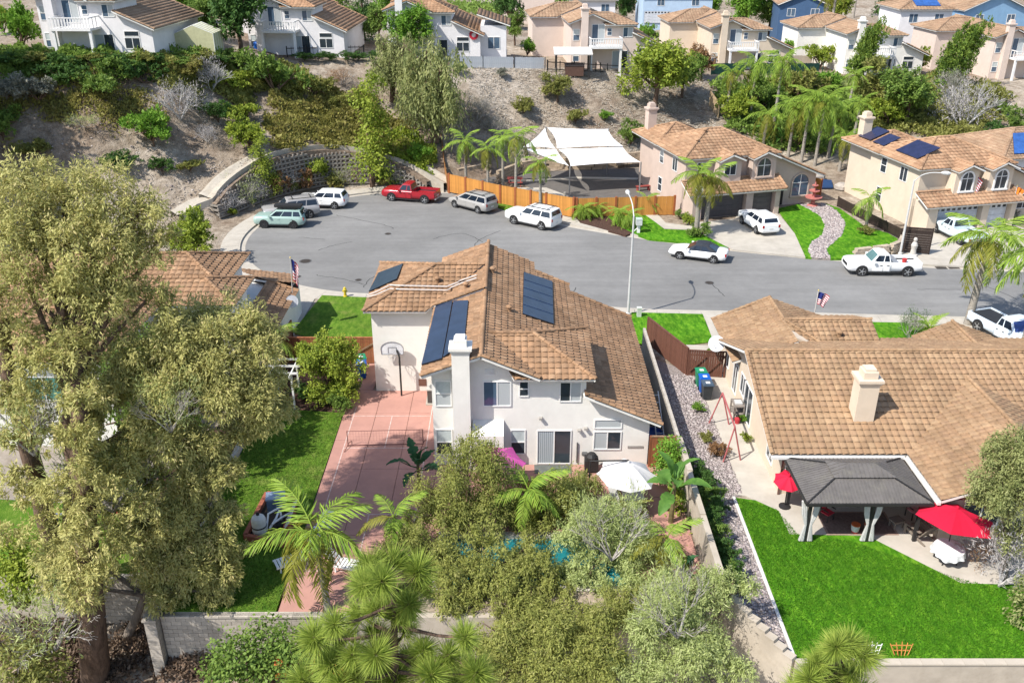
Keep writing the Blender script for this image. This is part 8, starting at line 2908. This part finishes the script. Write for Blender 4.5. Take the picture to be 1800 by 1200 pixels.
pine('smaller long-needled pine rising over the bottom wall of the big lawn', [(x, y, g6.uniform(-.6, .6), g6.uniform(.85, 1.1)) for x, y in _t], 17.0, [(1480, 1400), (1480, 1200), (1485, 1140)], .12, 42)
# ---------------- yard plants
p = G(577, 1072)
palm('queen palm with yellowing fronds at the near end of the pink court', (p.x, p.y, 0), 3.1, 'big', 15, .92, .13, 'palm', (-.25, .1), dmix=.5)
palm('dark-fronded palm between the pink court and the pool', (D(690, 940, 32.5).x, 32.5, 0), 1.5, 'king', 9, .75, .1, 'palm', (.1, 0), dmix=.2)
palm('green palm in the middle of the pepper trees beside the pool', (D(925, 990, 32.8).x, 34.4, 0), 1.5, 'king', 12, .9, .1, 'palm', (.1, 0), dmix=.15)
palm('small yellow-green palm beside the outdoor table', (D(1103, 930, 34.6).x, 34.6, 0), .9, 'date', 9, .55, .08, 'palmy', (0, 0), shaft=False)
palm('palm with drooping fronds at the right end of the patio', (D(1205, 1000, 30.6).x - .6, 31.0, 0), 1.6, 'king', 9, .75, .09, 'palm', (-.2, 0), dmix=.6)
banana('dark bird-of-paradise plant on the court beside the house corner', G(737, 868), 1.7, 9, .82, 'bird', torn=.6, name='bird_of_paradise', el0=88)
banana('bright banana plant beside the tall wall at the right of the patio', (7.45, 35.0, 0), 2.3, 8, .95, 'banana', torn=.25, el0=88)
banana('dark banana plant near the right end of the pool', (7.0, 30.3, 0), .9, 6, .6, 'bird', torn=.5)
for lb, blb, lm, kw in (('bright vine mounded on the tall wall behind the banana plant', [(1178, 795, 24, 38.6), (1172, 822, 22, 38), (1190, 840, 18, 37.5), (1200, 800, 12, 39.3)], 'bright', {}),
      ('lime climber on the tall wall nearer the pool', [(1188, 905, 20, 35.8), (1196, 945, 22, 34.4), (1202, 985, 20, 33), (1186, 872, 16, 36.8), (1210, 1012, 18, 32)], 'lime', {})):
 bl = px_blobs(blb)
 c = bl[0]
 big_tree('climbing_shrub', lb, 'shrub', (8.1, sum(b[1] for b in bl) / len(bl), 0), bl, lm, per=2600, L=.14, W=.05, droop=.3, spread=.4, r0=.03)
bl = px_blobs([(560, 640, 36, 46.8), (600, 650, 36, 46.8), (575, 605, 30, 47.2), (610, 620, 26, 47.4), (585, 690, 34, 46.2), (540, 620, 26, 47.2), (600, 690, 26, 46.4)])
big_tree('yard_tree', 'light green leafy tree in the flower bed beside the court', 'tree', (D(585, 725, 46.2).x, 46.2, 0), bl, 'lime', 'brown', .09, per=1500, L=.15, W=.05, droop=.4, k=12, spread=.36, shell=.3, sub=6)
for lb, px, py, w, lm in (('grey-green shrub at the front edge of the flower bed', 598, 724, 50, 'mid'), ('leafy shrub under the light green yard tree', 622, 690, 32, 'mid'), ('dark shrub beneath the white arbor', 535, 700, 40, 'dark'), ('small green plant beside the black bin', 1226, 722, 26, 'bright'), ('grassy plant on the gravel near the red swing', 1240, 775, 30, 'olive'), ('dry brown shrub between the red swing legs', 1258, 800, 40, 'rust'),
      ('potted green plant against the bungalow wall', 1307, 742, 22, 'bright'), ('second potted plant against the bungalow wall', 1313, 775, 24, 'lime'), ('slim green shrub beside the brown gate', 1248, 622, 16, 'bright')):
 plant('shrub', lb, 'shrub', px, py, w, 'shrub', lm, len(lb) % 2)
ORD = 'first second third fourth fifth sixth seventh eighth ninth tenth eleventh twelfth thirteenth fourteenth'.split()
# feathery plants in the shade at the foot of the tall wall
for k in range(9):
 y = 30.2 + k * 1.0
 plant('fern', ORD[k] + ' feathery fern from the near end, along the shaded side of the tall wall', 'fern', 0, 0, 62, 'shrub', 'dark' if k % 3 else 'mid', k % 2, .9, 'ferns along the tall wall', base=Vector((9.15 + .1 * (k % 2), y, 0)))
for lb, x, y, w, lm in (('leafy tree in the left yard beside the low pale wall, nearest the block wall', -17.4, 34.2, 150, 'olive'), ('leafy tree in the left yard beside the middle of the low pale wall', -17.8, 38.6, 165, 'mid'), ('leafy tree in the left yard beside the far end of the low pale wall', -17.2, 43.0, 140, 'olive')):
 plant('yard_tree', lb, 'tree', 0, 0, w, 'round', lm, len(lb) % 2, 1.55, base=Vector((x, y, 0)))
for nm, lb, px, py, w, sp, lm, hs in (('street_tree', 'bright leafy street tree beside the pale driveway', 348, 462, 98, 'round', 'lime', .92), ('small_tree', 'thin sparse tree on the front lawn of the bungalow', 1597, 600, 56, 'bare', 'dark', 1.5)):
 plant(nm, lb, 'tree', px, py, w, sp, lm, 0, hs)
palm('dark spiky cycad beside the thin tree on the bungalow lawn', G(1632, 588), .4, 'cycad', 18, 1.45, .2, 'palm', (0, 0), shaft=False, name='cycad', cat='cycad', bark='brown')
c = G(365, 545, 0)
palm('small bright palm in front of the orange-brown roof on the left', (D(365, 540, 46.8).x, 46.8, 0), 5.0, 'pygmy', 16, 1.0, .1, 'palm', (0, 0), shaft=False)
palm('feathery palm beside the left house garage wall', (D(470, 590, 47).x, 47.4, 0), 3.0, 'queen', 14, .65, .12, 'palm', (0, 0), dmix=.4)
# ---------------- street palms
for k, (px, py, h, s, lb) in enumerate(((820, 336, 4.3, .95, 'first king palm from the left behind the orange fence'), (858, 349, 4.2, .9, 'second king palm from the left behind the orange fence'), (906, 362, 5.9, 1.0, 'tallest king palm rising over the orange fence'), (950, 372, 4.0, .85, 'king palm at the right end of the orange fence panels'), (884, 330, 4.6, .85, 'king palm set back behind the fence beside the shade sails'))):
 palm(lb, G(px, py), h, 'king', 11, s, .14, 'palm', (.1 * (k % 3 - 1), .1), 'king palms by the orange fence', dmix=.25)
tag(MB().tube([(0, 0, -.2), (0, 0, 2.2)], [.15, .13], 9).build('palm_stump', BARK['palm'], loc=G(992, 378)), 'bare cut palm trunk standing by the orange fence', 'palm stump')
for k, (px, py, s, lb) in enumerate(((1025, 384, 1.3, 'bushy pygmy palm at the left of the mulch bed'), (1045, 380, 1.2, 'bushy pygmy palm second from the left in the mulch bed'), (1088, 396, 1.2, 'pygmy palm with twin stems in the middle of the mulch bed'), (1104, 400, 1.15, 'pygmy palm at the right of the mulch bed'), (1136, 374, 1.2, 'pygmy palm against the fence beside the pale path'))):
 palm(lb, G(px, py), .8 + .35 * (k > 1), 'pygmy', 20, s, .1, 'palm', (.12 * (k % 2), 0), 'pygmy palms by the mulch bed', shaft=False, bark='brown')
p = G(1224, 412)
palm('left of the twin palms in front of the mauve house', p, 4.6, 'king', 13, 1.1, .2, 'palm', (-.15, 0), 'twin palms before the mauve house', dmix=.5)
palm('right of the twin palms in front of the mauve house', p + Vector((.75, .2, 0)), 4.2, 'king', 12, 1.0, .19, 'palm', (.25, .2), 'twin palms before the mauve house', dmix=.5)
palm('small palm in a round bed on the lawn beside the cream house', G(1521, 408), 2.5, 'king', 9, .85, .12, 'palm', (-.1, 0), dmix=.1)
palm('large shaggy queen palm beside the right-hand pavement', G(1701, 569), 5.3, 'big', 17, 1.05, .24, 'palm', (.35, .2), dmix=.25)
palm('second shaggy queen palm cut by the right edge', G(1790, 640), 6.2, 'big', 16, 1.1, .24, 'palm', (.4, .2), dmix=.25)
for lb, px, py, w, lm in (('yellow-green shrub left of the dark double garage', 1212, 395, 30, 'lime'), ('leafy shrub at the garage corner of the mauve house', 1196, 384, 24, 'mid'), ('low planting round the twin palm trunks', 1231, 416, 40, 'mid'), ('low planting round the small palm on the lawn', 1521, 412, 30, 'olive'), ('small shrub by the entry of the mauve house', 1356, 368, 12, 'dark'), ('silver shrub by the cream house entry', 1782, 360, 40, 'sage'), ('dark purple-green shrub by the cream house entry', 1755, 360, 26, 'dark'), ('grey rounded shrub right of the cream house driveway', 1770, 390, 50, 'sage'), ('green shrub at the right end of the cream house', 1792, 330, 34, 'mid'),
      ('small grassy tuft at the left sidewalk below the lattice wall', 410, 378, 22, 'lime'), ('grassy tuft in front of the lattice wall', 440, 362, 24, 'bright'), ('low shrub beside the bungalow path', 1690, 600, 26, 'sage')):
 plant('shrub', lb, 'shrub', px, py, w, 'shrub', lm, len(lb) % 2, .9)
# ---------------- hillside
HILL = (
 # name, label, category, px, py foot, width, species, leaf, hs
 ('shrub', 'big dark green bush alone on the shaded dirt slope', 'shrub', 270, 252, 92, 'shrub', 'bright', 1.0),
 ('shrub', 'bright green bush below the far-left terrace', 'shrub', 190, 165, 88, 'shrub', 'mid', .95),
 ('shrub', 'grey-blue sage bush at the left end of the slope', 'shrub', 70, 180, 95, 'shrub', 'sage', .8),
 ('shrub', 'pale grey sage bush near the left edge', 'shrub', 18, 175, 70, 'shrub', 'sage', .8),
 ('shrub', 'grey-green bush cut by the left edge', 'shrub', 5, 245, 66, 'shrub', 'mid', 1.2),
 ('shrub', 'pale lilac leafless bush beside the big dark bush', 'shrub', 318, 210, 92, 'bare', 'lilac', 1.1),
 ('shrub', 'grey leafless bush above the lilac one', 'shrub', 372, 160, 82, 'bare', 'lilac', 1.0),
 ('shrub', 'small silver dry bush right of the big dark bush', 'shrub', 365, 250, 48, 'bare', 'lilac', 1.0),
 ('shrub', 'yellow-green rounded bush below the dark airy tree', 'shrub', 412, 165, 70, 'shrub', 'lime', .9),
 ('shrub', 'bright yellow-green bush above the concrete ditch', 'shrub', 440, 262, 84, 'shrub', 'lime', 1.0),
 ('shrub', 'yellow-green bush behind the bright one above the ditch', 'shrub', 432, 215, 62, 'shrub', 'lime', .9),
 ('shrub', 'dark reddish shrub between the lilac and yellow bushes', 'shrub', 385, 215, 60, 'shrub', 'dark', .9),
 ('small_tree', 'tall green bush below the second balcony house', 'tree', 487, 170, 98, 'shrub', 'mid', 1.15),
 ('shrub', 'brownish green bush right of the tall green bush', 'shrub', 552, 170, 76, 'shrub', 'olive', .9),
 ('shrub', 'dry brown bush above the ivy slope', 'shrub', 600, 150, 60, 'bare', 'rust', .8),
 ('weeping_tree', 'big weeping tree with a reddish trunk in the middle of the slope', 'tree', 765, 250, 176, 'weep', 'weep', .95),
 ('weeping_tree', 'lighter weeping tree behind the big one', 'tree', 690, 178, 120, 'weep', 'weep', .9),
 ('column_tree', 'tall light green tree at the end of the lattice wall', 'tree', 655, 328, 84, 'column', 'lime', .95),
 ('column_tree', 'slim yellow-green tree left of the parked suvs', 'tree', 467, 352, 48, 'column', 'lime', .95),
 ('small_tree', 'small golden-green tree in front of the lattice wall', 'tree', 552, 328, 56, 'round', 'lime', .9),
 ('shrub', 'round green shrub near the foot of the weeping tree', 'shrub', 736, 286, 50, 'shrub', 'bright', 1.0),
 ('shrub', 'grey dry shrub in front of the lattice wall near the parked suvs', 'shrub', 505, 332, 62, 'bare', 'lilac', 1.1),
 ('shrub', 'grey dry shrub at the left end of the lattice wall', 'shrub', 396, 348, 64, 'bare', 'lilac', 1.0),
 ('shrub', 'pale dry shrub hanging on the middle of the lattice wall', 'shrub', 602, 325, 50, 'bare', 'peppergrey', 1.0),
 ('shrub', 'dry shrub on the lattice wall behind the white crossover', 'shrub', 570, 322, 44, 'bare', 'peppergrey', 1.0),
 ('shrub', 'grey-brown brush at the left part of the lattice wall', 'shrub', 425, 352, 70, 'bare', 'peppergrey', 1.2),
 ('shrub', 'dark brush covering the lattice wall behind the silver suv', 'shrub', 485, 338, 66, 'shrub', 'rust', 1.1),
 ('shrub', 'brown ivy tuft on the lattice wall left of the golden tree', 'shrub', 528, 326, 56, 'shrub', 'rust', 1.2),
 ('shrub', 'olive ivy tuft on the lattice wall right of the golden tree', 'shrub', 588, 318, 50, 'shrub', 'olive', 1.1),
 ('shrub', 'dry brush on the lattice wall left of the tall light tree', 'shrub', 628, 318, 54, 'bare', 'rust', 1.2),
 ('shrub', 'dry brush on the lattice wall above the red truck', 'shrub', 705, 322, 56, 'bare', 'peppergrey', .9),
 ('shrub', 'grey dry brush at the foot of the lattice wall behind the mint suv', 'shrub', 448, 358, 60, 'bare', 'lilac', 1.1),
 ('shrub', 'olive tuft on the lattice wall above the silver suv', 'shrub', 515, 318, 46, 'shrub', 'olive', 1.0),
 ('shrub', 'grey dry brush on the lattice wall right of the white crossover', 'shrub', 640, 322, 52, 'bare', 'lilac', 1.2),
 ('shrub', 'green tuft on the lattice wall right of the tall light tree', 'shrub', 682, 318, 44, 'shrub', 'mid', 1.0),
 ('shrub', 'tan dry scrub in the middle of the shaded dirt slope', 'shrub', 150, 225, 60, 'bare', 'peppergrey', .6),
 ('shrub', 'green scrub at the lower left of the dirt slope', 'shrub', 60, 275, 70, 'shrub', 'olive', .7),
 ('shrub', 'olive scrub left of the concrete ditch', 'shrub', 335, 300, 50, 'shrub', 'olive', .7),
 ('shrub', 'dark hanging scrub below the hedge at the left', 'shrub', 110, 150, 84, 'shrub', 'dark', .8),
 ('shrub', 'dark green scrub under the crest right of the bright bush', 'shrub', 255, 150, 76, 'shrub', 'dark', .8),
 ('shrub', 'yellow-brown scrub under the greenhouse', 'shrub', 330, 135, 70, 'shrub', 'ivy', .8),
 ('shrub', 'olive scrub on the slope below the second balcony house', 'shrub', 610, 190, 60, 'shrub', 'olive', .8),
 ('large_tree', 'bright tree before the pale blue house', 'tree', 1165, 48, 40, 'round', 'mid', 1.0),
 ('large_tree', 'leafy tree between pale blue house and cream roof', 'tree', 1240, 40, 50, 'round', 'bright', .9),
 ('large_tree', 'tree at the top edge left of the navy house', 'tree', 1370, 38, 46, 'round', 'mid', 1.1),
 ('large_tree', 'tree at the top edge right of the navy house', 'tree', 1470, 48, 60, 'round', 'lime', 1.0),
 ('large_tree', 'dark tree before the bright blue house', 'tree', 1700, 52, 50, 'round', 'mid', .8),
 ('large_tree', 'leafy tree between the second balcony house and the pale house', 'tree', 668, 78, 56, 'round', 'mid', 1.0),
 ('large_tree', 'green tree behind the gap left of the pale house', 'tree', 690, 40, 60, 'round', 'bright', 1.0),
 ('small_tree', 'green tree filling the gap right of the pale house', 'tree', 905, 80, 44, 'round', 'mid', 1.1),
 ('small_tree', 'bushy tree between the pinkish and cream crest houses', 'tree', 1130, 108, 44, 'shrub', 'mid', 1.3),
 ('small_tree', 'bright bush between the cream and white crest houses', 'tree', 1400, 108, 60, 'shrub', 'bright', 1.1),
 ('small_tree', 'olive bush before the white crest house wall', 'tree', 1440, 122, 60, 'shrub', 'lime', 1.1),
 ('small_tree', 'green bush between the white crest house and second juniper', 'tree', 1605, 128, 56, 'shrub', 'lime', 1.1),
 ('large_tree', 'green tree behind the far-left house roof', 'tree', 330, 40, 60, 'round', 'bright', 1.0),
 ('shrub', 'low dark green shrub above the eucalyptus crown', 'shrub', 286, 305, 44, 'shrub', 'dark', .9),
 ('shrub', 'low dark shrub left of the other one above the eucalyptus', 'shrub', 210, 300, 60, 'shrub', 'dark', .8),
 ('small_tree', 'olive multi-stem tree on the pale slope', 'tree', 980, 180, 56, 'round', 'olive', .8),
 ('shrub', 'olive bush left of the multi-stem tree', 'shrub', 921, 200, 46, 'shrub', 'olive', 1.0),
 ('shrub', 'olive bush below the multi-stem tree', 'shrub', 1012, 215, 46, 'shrub', 'olive', .9),
 ('shrub', 'small bright green bush on the pale slope', 'shrub', 1063, 212, 30, 'shrub', 'bright', .9),
 ('shrub', 'green bush just above the block terrace', 'shrub', 1108, 255, 50, 'shrub', 'mid', 1.3),
 ('shrub', 'yellow-green bush left of the mauve chimney', 'shrub', 1166, 240, 28, 'shrub', 'lime', 1.0),
 ('large_tree', 'large yellow-green tree on the slope behind the mauve house', 'tree', 1152, 195, 122, 'round', 'lime', .92),
 ('large_tree', 'darker green tree right of the large yellow-green one', 'tree', 1198, 172, 70, 'round', 'mid', 1.0),
 ('small_tree', 'rust-brown tree beside the large yellow-green one', 'tree', 1232, 142, 52, 'round', 'rust', 1.1),
 ('conifer', 'narrow bright conifer before the cream balcony house', 'tree', 1195, 95, 38, 'conifer', 'bright', .9),
 ('shrub', 'silvery sage bush right of the weeping tree', 'shrub', 838, 215, 80, 'bare', 'sage', .9),
 ('shrub', 'silvery sage bush lower right of the weeping tree', 'shrub', 870, 240, 60, 'bare', 'sage', .9),
 ('shrub', 'small agave-like bush below the white fence', 'shrub', 882, 135, 24, 'shrub', 'sage', 1.0),
 ('shrub', 'small dark bush at the left end of the white fence', 'shrub', 806, 130, 24, 'shrub', 'dark', 1.2),
 ('shrub', 'pale cactus clump left of the hot-tub gazebo', 'shrub', 960, 148, 22, 'shrub', 'sage', 1.0),
 ('juniper_tree', 'first windswept juniper before the white crest house', 'tree', 1508, 148, 92, 'juniper', 'juniper', 1.25),
 ('juniper_tree', 'second larger windswept juniper near the right edge', 'tree', 1668, 156, 112, 'juniper', 'juniper', 1.15),
 ('shrub', 'glossy round green bush in the jungle garden', 'shrub', 1447, 165, 74, 'shrub', 'bright', .8),
 ('shrub', 'pale tan grassy bush below the first juniper', 'shrub', 1505, 170, 50, 'weep', 'peppergrey', .7),
 ('large_tree', 'rounded olive-green tree below the first juniper', 'tree', 1560, 195, 100, 'round', 'olive', .8),
 ('large_tree', 'mid-green bushy tree above the cream house roof', 'tree', 1590, 222, 110, 'round', 'mid', .75),
 ('shrub', 'bright green bush behind the cream house chimney', 'shrub', 1560, 225, 90, 'shrub', 'lime', .9),
 ('shrub', 'silver leafless tree on the slope above the cream house', 'tree', 1690, 230, 120, 'bare', 'lilac', 1.1),
 ('shrub', 'pale leafless bush right of the silver tree', 'shrub', 1665, 175, 80, 'bare', 'sage', 1.0),
 ('shrub', 'olive bush below the second juniper', 'shrub', 1738, 190, 74, 'shrub', 'olive', 1.0),
 ('shrub', 'green bush right of the olive bush', 'shrub', 1760, 205, 40, 'shrub', 'mid', 1.0),
 ('shrub', 'dark hedge bush at the right edge', 'shrub', 1792, 235, 64, 'shrub', 'mid', 1.0),
 ('shrub', 'dark olive bush behind the cream house roof', 'shrub', 1700, 262, 80, 'shrub', 'olive', .8),
 ('shrub', 'dense dark shrub right of the silver tree', 'shrub', 1740, 255, 60, 'shrub', 'dark', .9),
 ('shrub', 'leafy shrub under the queen palms behind the mauve house', 'shrub', 1400, 262, 70, 'shrub', 'mid', 1.1),
 ('shrub', 'green shrub at the left of the jungle garden', 'shrub', 1285, 215, 70, 'shrub', 'lime', 1.2),
 ('shrub', 'olive shrub in the upper part of the jungle garden', 'shrub', 1400, 175, 90, 'shrub', 'olive', 1.0),
 ('shrub', 'mid-green shrub in the middle of the jungle garden', 'shrub', 1330, 200, 80, 'shrub', 'mid', 1.2),
 ('shrub', 'shrub on the slope between jungle garden and cream house', 'shrub', 1480, 225, 80, 'shrub', 'mid', 1.0),
 ('airy_tree', 'dark airy tree between the greenhouse and the second balcony house', 'tree', 425, 98, 112, 'round', 'dark', 1.0),
 ('small_tree', 'green tree behind the yellow greenhouse', 'tree', 370, 70, 70, 'round', 'mid', 1.0),
 ('conifer', 'dark conifer right of the second balcony house', 'tree', 640, 70, 60, 'conifer', 'dark', 1.0),
 ('conifer', 'brighter conifer behind the dark one', 'tree', 600, 50, 60, 'conifer', 'mid', 1.1),
 ('small_tree', 'bright green tree in front of the pale house', 'tree', 728, 105, 84, 'round', 'bright', .9),
 ('large_tree', 'dark tree behind the pale house roof', 'tree', 895, 50, 60, 'round', 'dark', 1.2),
 ('large_tree', 'mid-green tree left of the pinkish house roof', 'tree', 880, 30, 70, 'round', 'mid', 1.0),
 ('large_tree', 'dark green trees at the top centre', 'tree', 985, 18, 60, 'round', 'mid', 1.0),
 ('small_tree', 'small bright tree beside the pinkish house', 'tree', 925, 100, 38, 'shrub', 'bright', 1.2),
 ('large_tree', 'dark tree right of the pinkish house chimney', 'tree', 1095, 45, 44, 'round', 'dark', 1.2),
 ('large_tree', 'round bright green tree behind the cream balcony house', 'tree', 1300, 60, 84, 'round', 'bright', 1.0),
 ('small_tree', 'leafy tree right of the round bright one', 'tree', 1350, 60, 60, 'round', 'mid', 1.0),
 ('large_tree', 'dark tree behind the white crest house', 'tree', 1560, 50, 60, 'round', 'dark', 1.1),
 ('large_tree', 'green tree at the top right behind the blue house', 'tree', 1680, 30, 60, 'round', 'mid', 1.0),
 ('large_tree', 'green tree left of the pinkish corner house', 'tree', 1640, 60, 50, 'round', 'olive', 1.0),
 ('large_tree', 'small green bushes between two crest houses', 'tree', 1135, 75, 40, 'shrub', 'bright', 1.2),
 ('shrub', 'tropical leafy clump at the top left corner', 'shrub', 35, 92, 92, 'shrub', 'bright', 1.3),
 ('shrub', 'dark bush behind the tropical clump at the top left', 'shrub', 10, 60, 60, 'shrub', 'lime', 1.3),
)
for k, (nm, lb, cat, px, py, w, sp, lm, hs) in enumerate(HILL):
 plant(nm, lb, cat, px, py, w, sp, lm, k % 2, hs)
# tall shade trees just outside the left edge whose shadows fall across the slope
for k, (x, y) in enumerate(((-53.5, 78), (-51.5, 72.5), (-55.5, 84), (-50, 67.5), (-58, 79))):
 plant('large_tree', 'tall tree beyond the left edge shading the dirt slope', 'tree', 0, 0, 200, 'round', 'mid', k % 2, 1.7, 'tall trees beyond the left edge', base=Vector((x, y, hz(x, y))))
# hedge along the crest on the left
for k in range(14):
 px = 8 + k * 31
 plant('shrub', ORD[k] + ' shrub from the left in the hedge below the far-left terrace' if px < 330 else ORD[k - 11] + ' shrub from the left in the low hedge under the airy tree', 'shrub', px, 112 + 4 * math.sin(k * 2.1), 62, 'shrub', ('dark', 'mid', 'olive')[k % 3], k % 2, .46, 'hedge shrubs below the far-left terrace' if px < 330 else 'hedge shrubs under the airy tree')
for k in range(6):
 px = 535 + k * 24
 plant('shrub', ORD[k] + ' small clipped shrub from the left below the second balcony house', 'shrub', px, 106, 34, 'shrub', 'dark', k % 2, .6, 'clipped shrubs below the second balcony house')
# jungle palms
for lb, px, py, h, kind, s, n in (('feathery queen palm, left of the two tall ones in the jungle garden', 1318, 205, 5.5, 'queen', 1.0, 16), ('tall queen palm with a pale trunk in the middle of the jungle garden', 1358, 235, 7.5, 'queen', 1.05, 16), ('queen palm left of the pair behind the mauve roof', 1408, 285, 6.2, 'queen', 1.05, 16), ('queen palm right of the pair behind the mauve roof', 1432, 290, 6.0, 'queen', 1.1, 17), ('palm with drooping fronds near the pool rocks', 1475, 300, 3.0, 'queen', .85, 14), ('small queen palm above the pool rocks', 1500, 245, 3.5, 'queen', .8, 12),
        ('bright queen palm in the lower middle of the jungle garden', 1385, 275, 4.6, 'queen', 1.05, 16), ('bright palm at the right of the jungle garden pool', 1455, 275, 4.2, 'queen', 1.0, 15), ('low palm behind the mauve roof ridge', 1340, 262, 3.2, 'queen', .95, 14), ('feathery palm at the upper left of the jungle garden', 1278, 190, 3.6, 'queen', .9, 13), ('palm below the glossy round bush', 1490, 200, 4.0, 'king', .9, 12)):
 palm(lb, P(px, py), h, kind, n, s, .16, 'palm', (.2, 0), 'palms of the jungle garden', dmix=.2)
for lb, px, py, h, s in (('banana clump behind the mauve house roof', 1345, 245, 1.6, 1.0), ('second banana clump among the jungle palms', 1372, 262, 1.4, .9), ('banana clump at the crest beside the cream balcony house', 1395, 90, 2.2, 1.1), ('banana clump right of the tall palm trunks on the crest', 1420, 105, 1.6, 1.0)):
 banana(lb, P(px, py), h, 10, s, 'banana', 'banana clumps on the hill')
# tall palms on the skyline
for lb, px, py, h, s in (('tall shaggy palm rising beside the navy house', 1452, 105, 10.5, 1.15), ('tall palm left of the shaggy one on the crest', 1352, 60, 9.5, .9), ('slim palm beside the tall shaggy one', 1440, 102, 8.0, .7), ('tall palm trunk at the top of the frame behind the white house', 1552, 40, 11, 1.0), ('palm with yellow fronds at the top right', 1755, 45, 9, 1.0), ('distant palm between the navy house and the white upper house', 1500, 30, 11, .9)):
 palm(lb, P(px, py), h, 'queen', 15, s, .2, 'palm', (.2, 0), 'tall palms on the skyline', dmix=.5)
# ground cover: ivy and low growth, leaves over the slope
def cover(name, label, poly_px, n, lm, L, W, hgt, seed):
 poly = [P(x, y) for x, y in poly_px]
 pl_ = [(p.x, p.y) for p in poly]
 g = np.random.default_rng(seed)
 bx = (min(p[0] for p in pl_), max(p[0] for p in pl_), min(p[1] for p in pl_), max(p[1] for p in pl_))
 X, Y = g.uniform(bx[0], bx[1], n * 4), g.uniform(bx[2], bx[3], n * 4)
 k = [i for i in range(len(X)) if in_poly(X[i] + 1.3 * math.sin(Y[i] * 1.7) + g.normal() * .5, Y[i] + 1.0 * math.sin(X[i] * 1.3) + g.normal() * .5, pl_)][:n]
 X, Y = X[k], Y[k]
 n = len(k)
 Z = hill(X, Y)
 bump = .5 + .5 * np.sin(X * 1.9 + 1.3 * np.sin(Y * 1.4)) * np.cos(Y * 2.2 + .8 * np.sin(X * 1.1))
 Pn = np.stack([X, Y, Z + hgt * (.15 + bump * g.random(n) ** .5)], 1)
 d = g.normal(size=(n, 3)) * .7 + np.array([0, 0, .5])
 d /= np.linalg.norm(d, axis=1, keepdims=True)
 V, Q, T = leaf_quads(Pn, d, L * g.uniform(.6, 1.4, n), W * g.uniform(.6, 1.4, n), g, np.clip(.5 * bump + .5 * g.random(n), 0, .99))
 o = link(name, np_mesh(name, V, Q, LF[lm], T))
 o['kind'] = 'stuff'
 return tag(o, label, 'ground cover')
cover('ground_cover', 'yellow-brown ivy covering the slope above the lattice wall', [(470, 200), (520, 176), (600, 168), (660, 175), (690, 230), (735, 280), (700, 292), (620, 262), (520, 256), (480, 262)], 26000, 'ivy', .34, .13, .9, 1)
cover('ground_cover', 'yellowish ivy below the weeping tree', [(650, 262), (700, 235), (760, 262), (765, 300), (735, 318), (690, 296)], 9000, 'lime', .3, .12, .9, 2)
cover('ground_cover', 'olive undergrowth on the upper left slope', [(250, 112), (520, 118), (540, 150), (450, 170), (380, 178), (300, 165), (230, 130)], 15000, 'olive', .32, .12, .9, 3)
cover('ground_cover', 'dense green undergrowth of the jungle garden', [(1255, 150), (1500, 145), (1530, 200), (1500, 260), (1420, 275), (1330, 255), (1270, 215)], 26000, 'mid', .34, .12, 1.1, 4)
cover('ground_cover', 'green undergrowth on the slope above the cream house', [(1500, 150), (1600, 140), (1700, 150), (1760, 170), (1720, 250), (1640, 245), (1530, 235)], 26000, 'olive', .34, .12, 1.2, 5)
cover('ground_cover', 'green hedge growth along the left crest', [(0, 95), (240, 108), (420, 106), (420, 118), (240, 124), (100, 140), (0, 150)], 14000, 'mid', .32, .12, 1.0, 6)
cover('ground_cover', 'brown-green scrub below the back wall at the lower left', [(380, 1165), (700, 1150), (900, 1160), (1000, 1200), (380, 1200)], 5000, 'brown', .2, .06, .5, 7)
cover('ground_cover', 'dark brown undergrowth round the big trunk at the lower left', [(0, 1090), (380, 1085), (380, 1200), (0, 1200)], 9000, 'brown', .22, .05, .6, 9)
cover('ground_cover', 'dry olive growth on the left dirt slope under the hedge', [(0, 165), (230, 150), (300, 190), (200, 215), (80, 215), (0, 205)], 7000, 'ivy', .3, .08, .5, 10)
cover('ground_cover', 'greenery behind the far houses', [(560, 30), (760, 14), (1000, 10), (1000, 22), (700, 40), (560, 50)], 6000, 'mid', .6, .22, 2.0, 8)
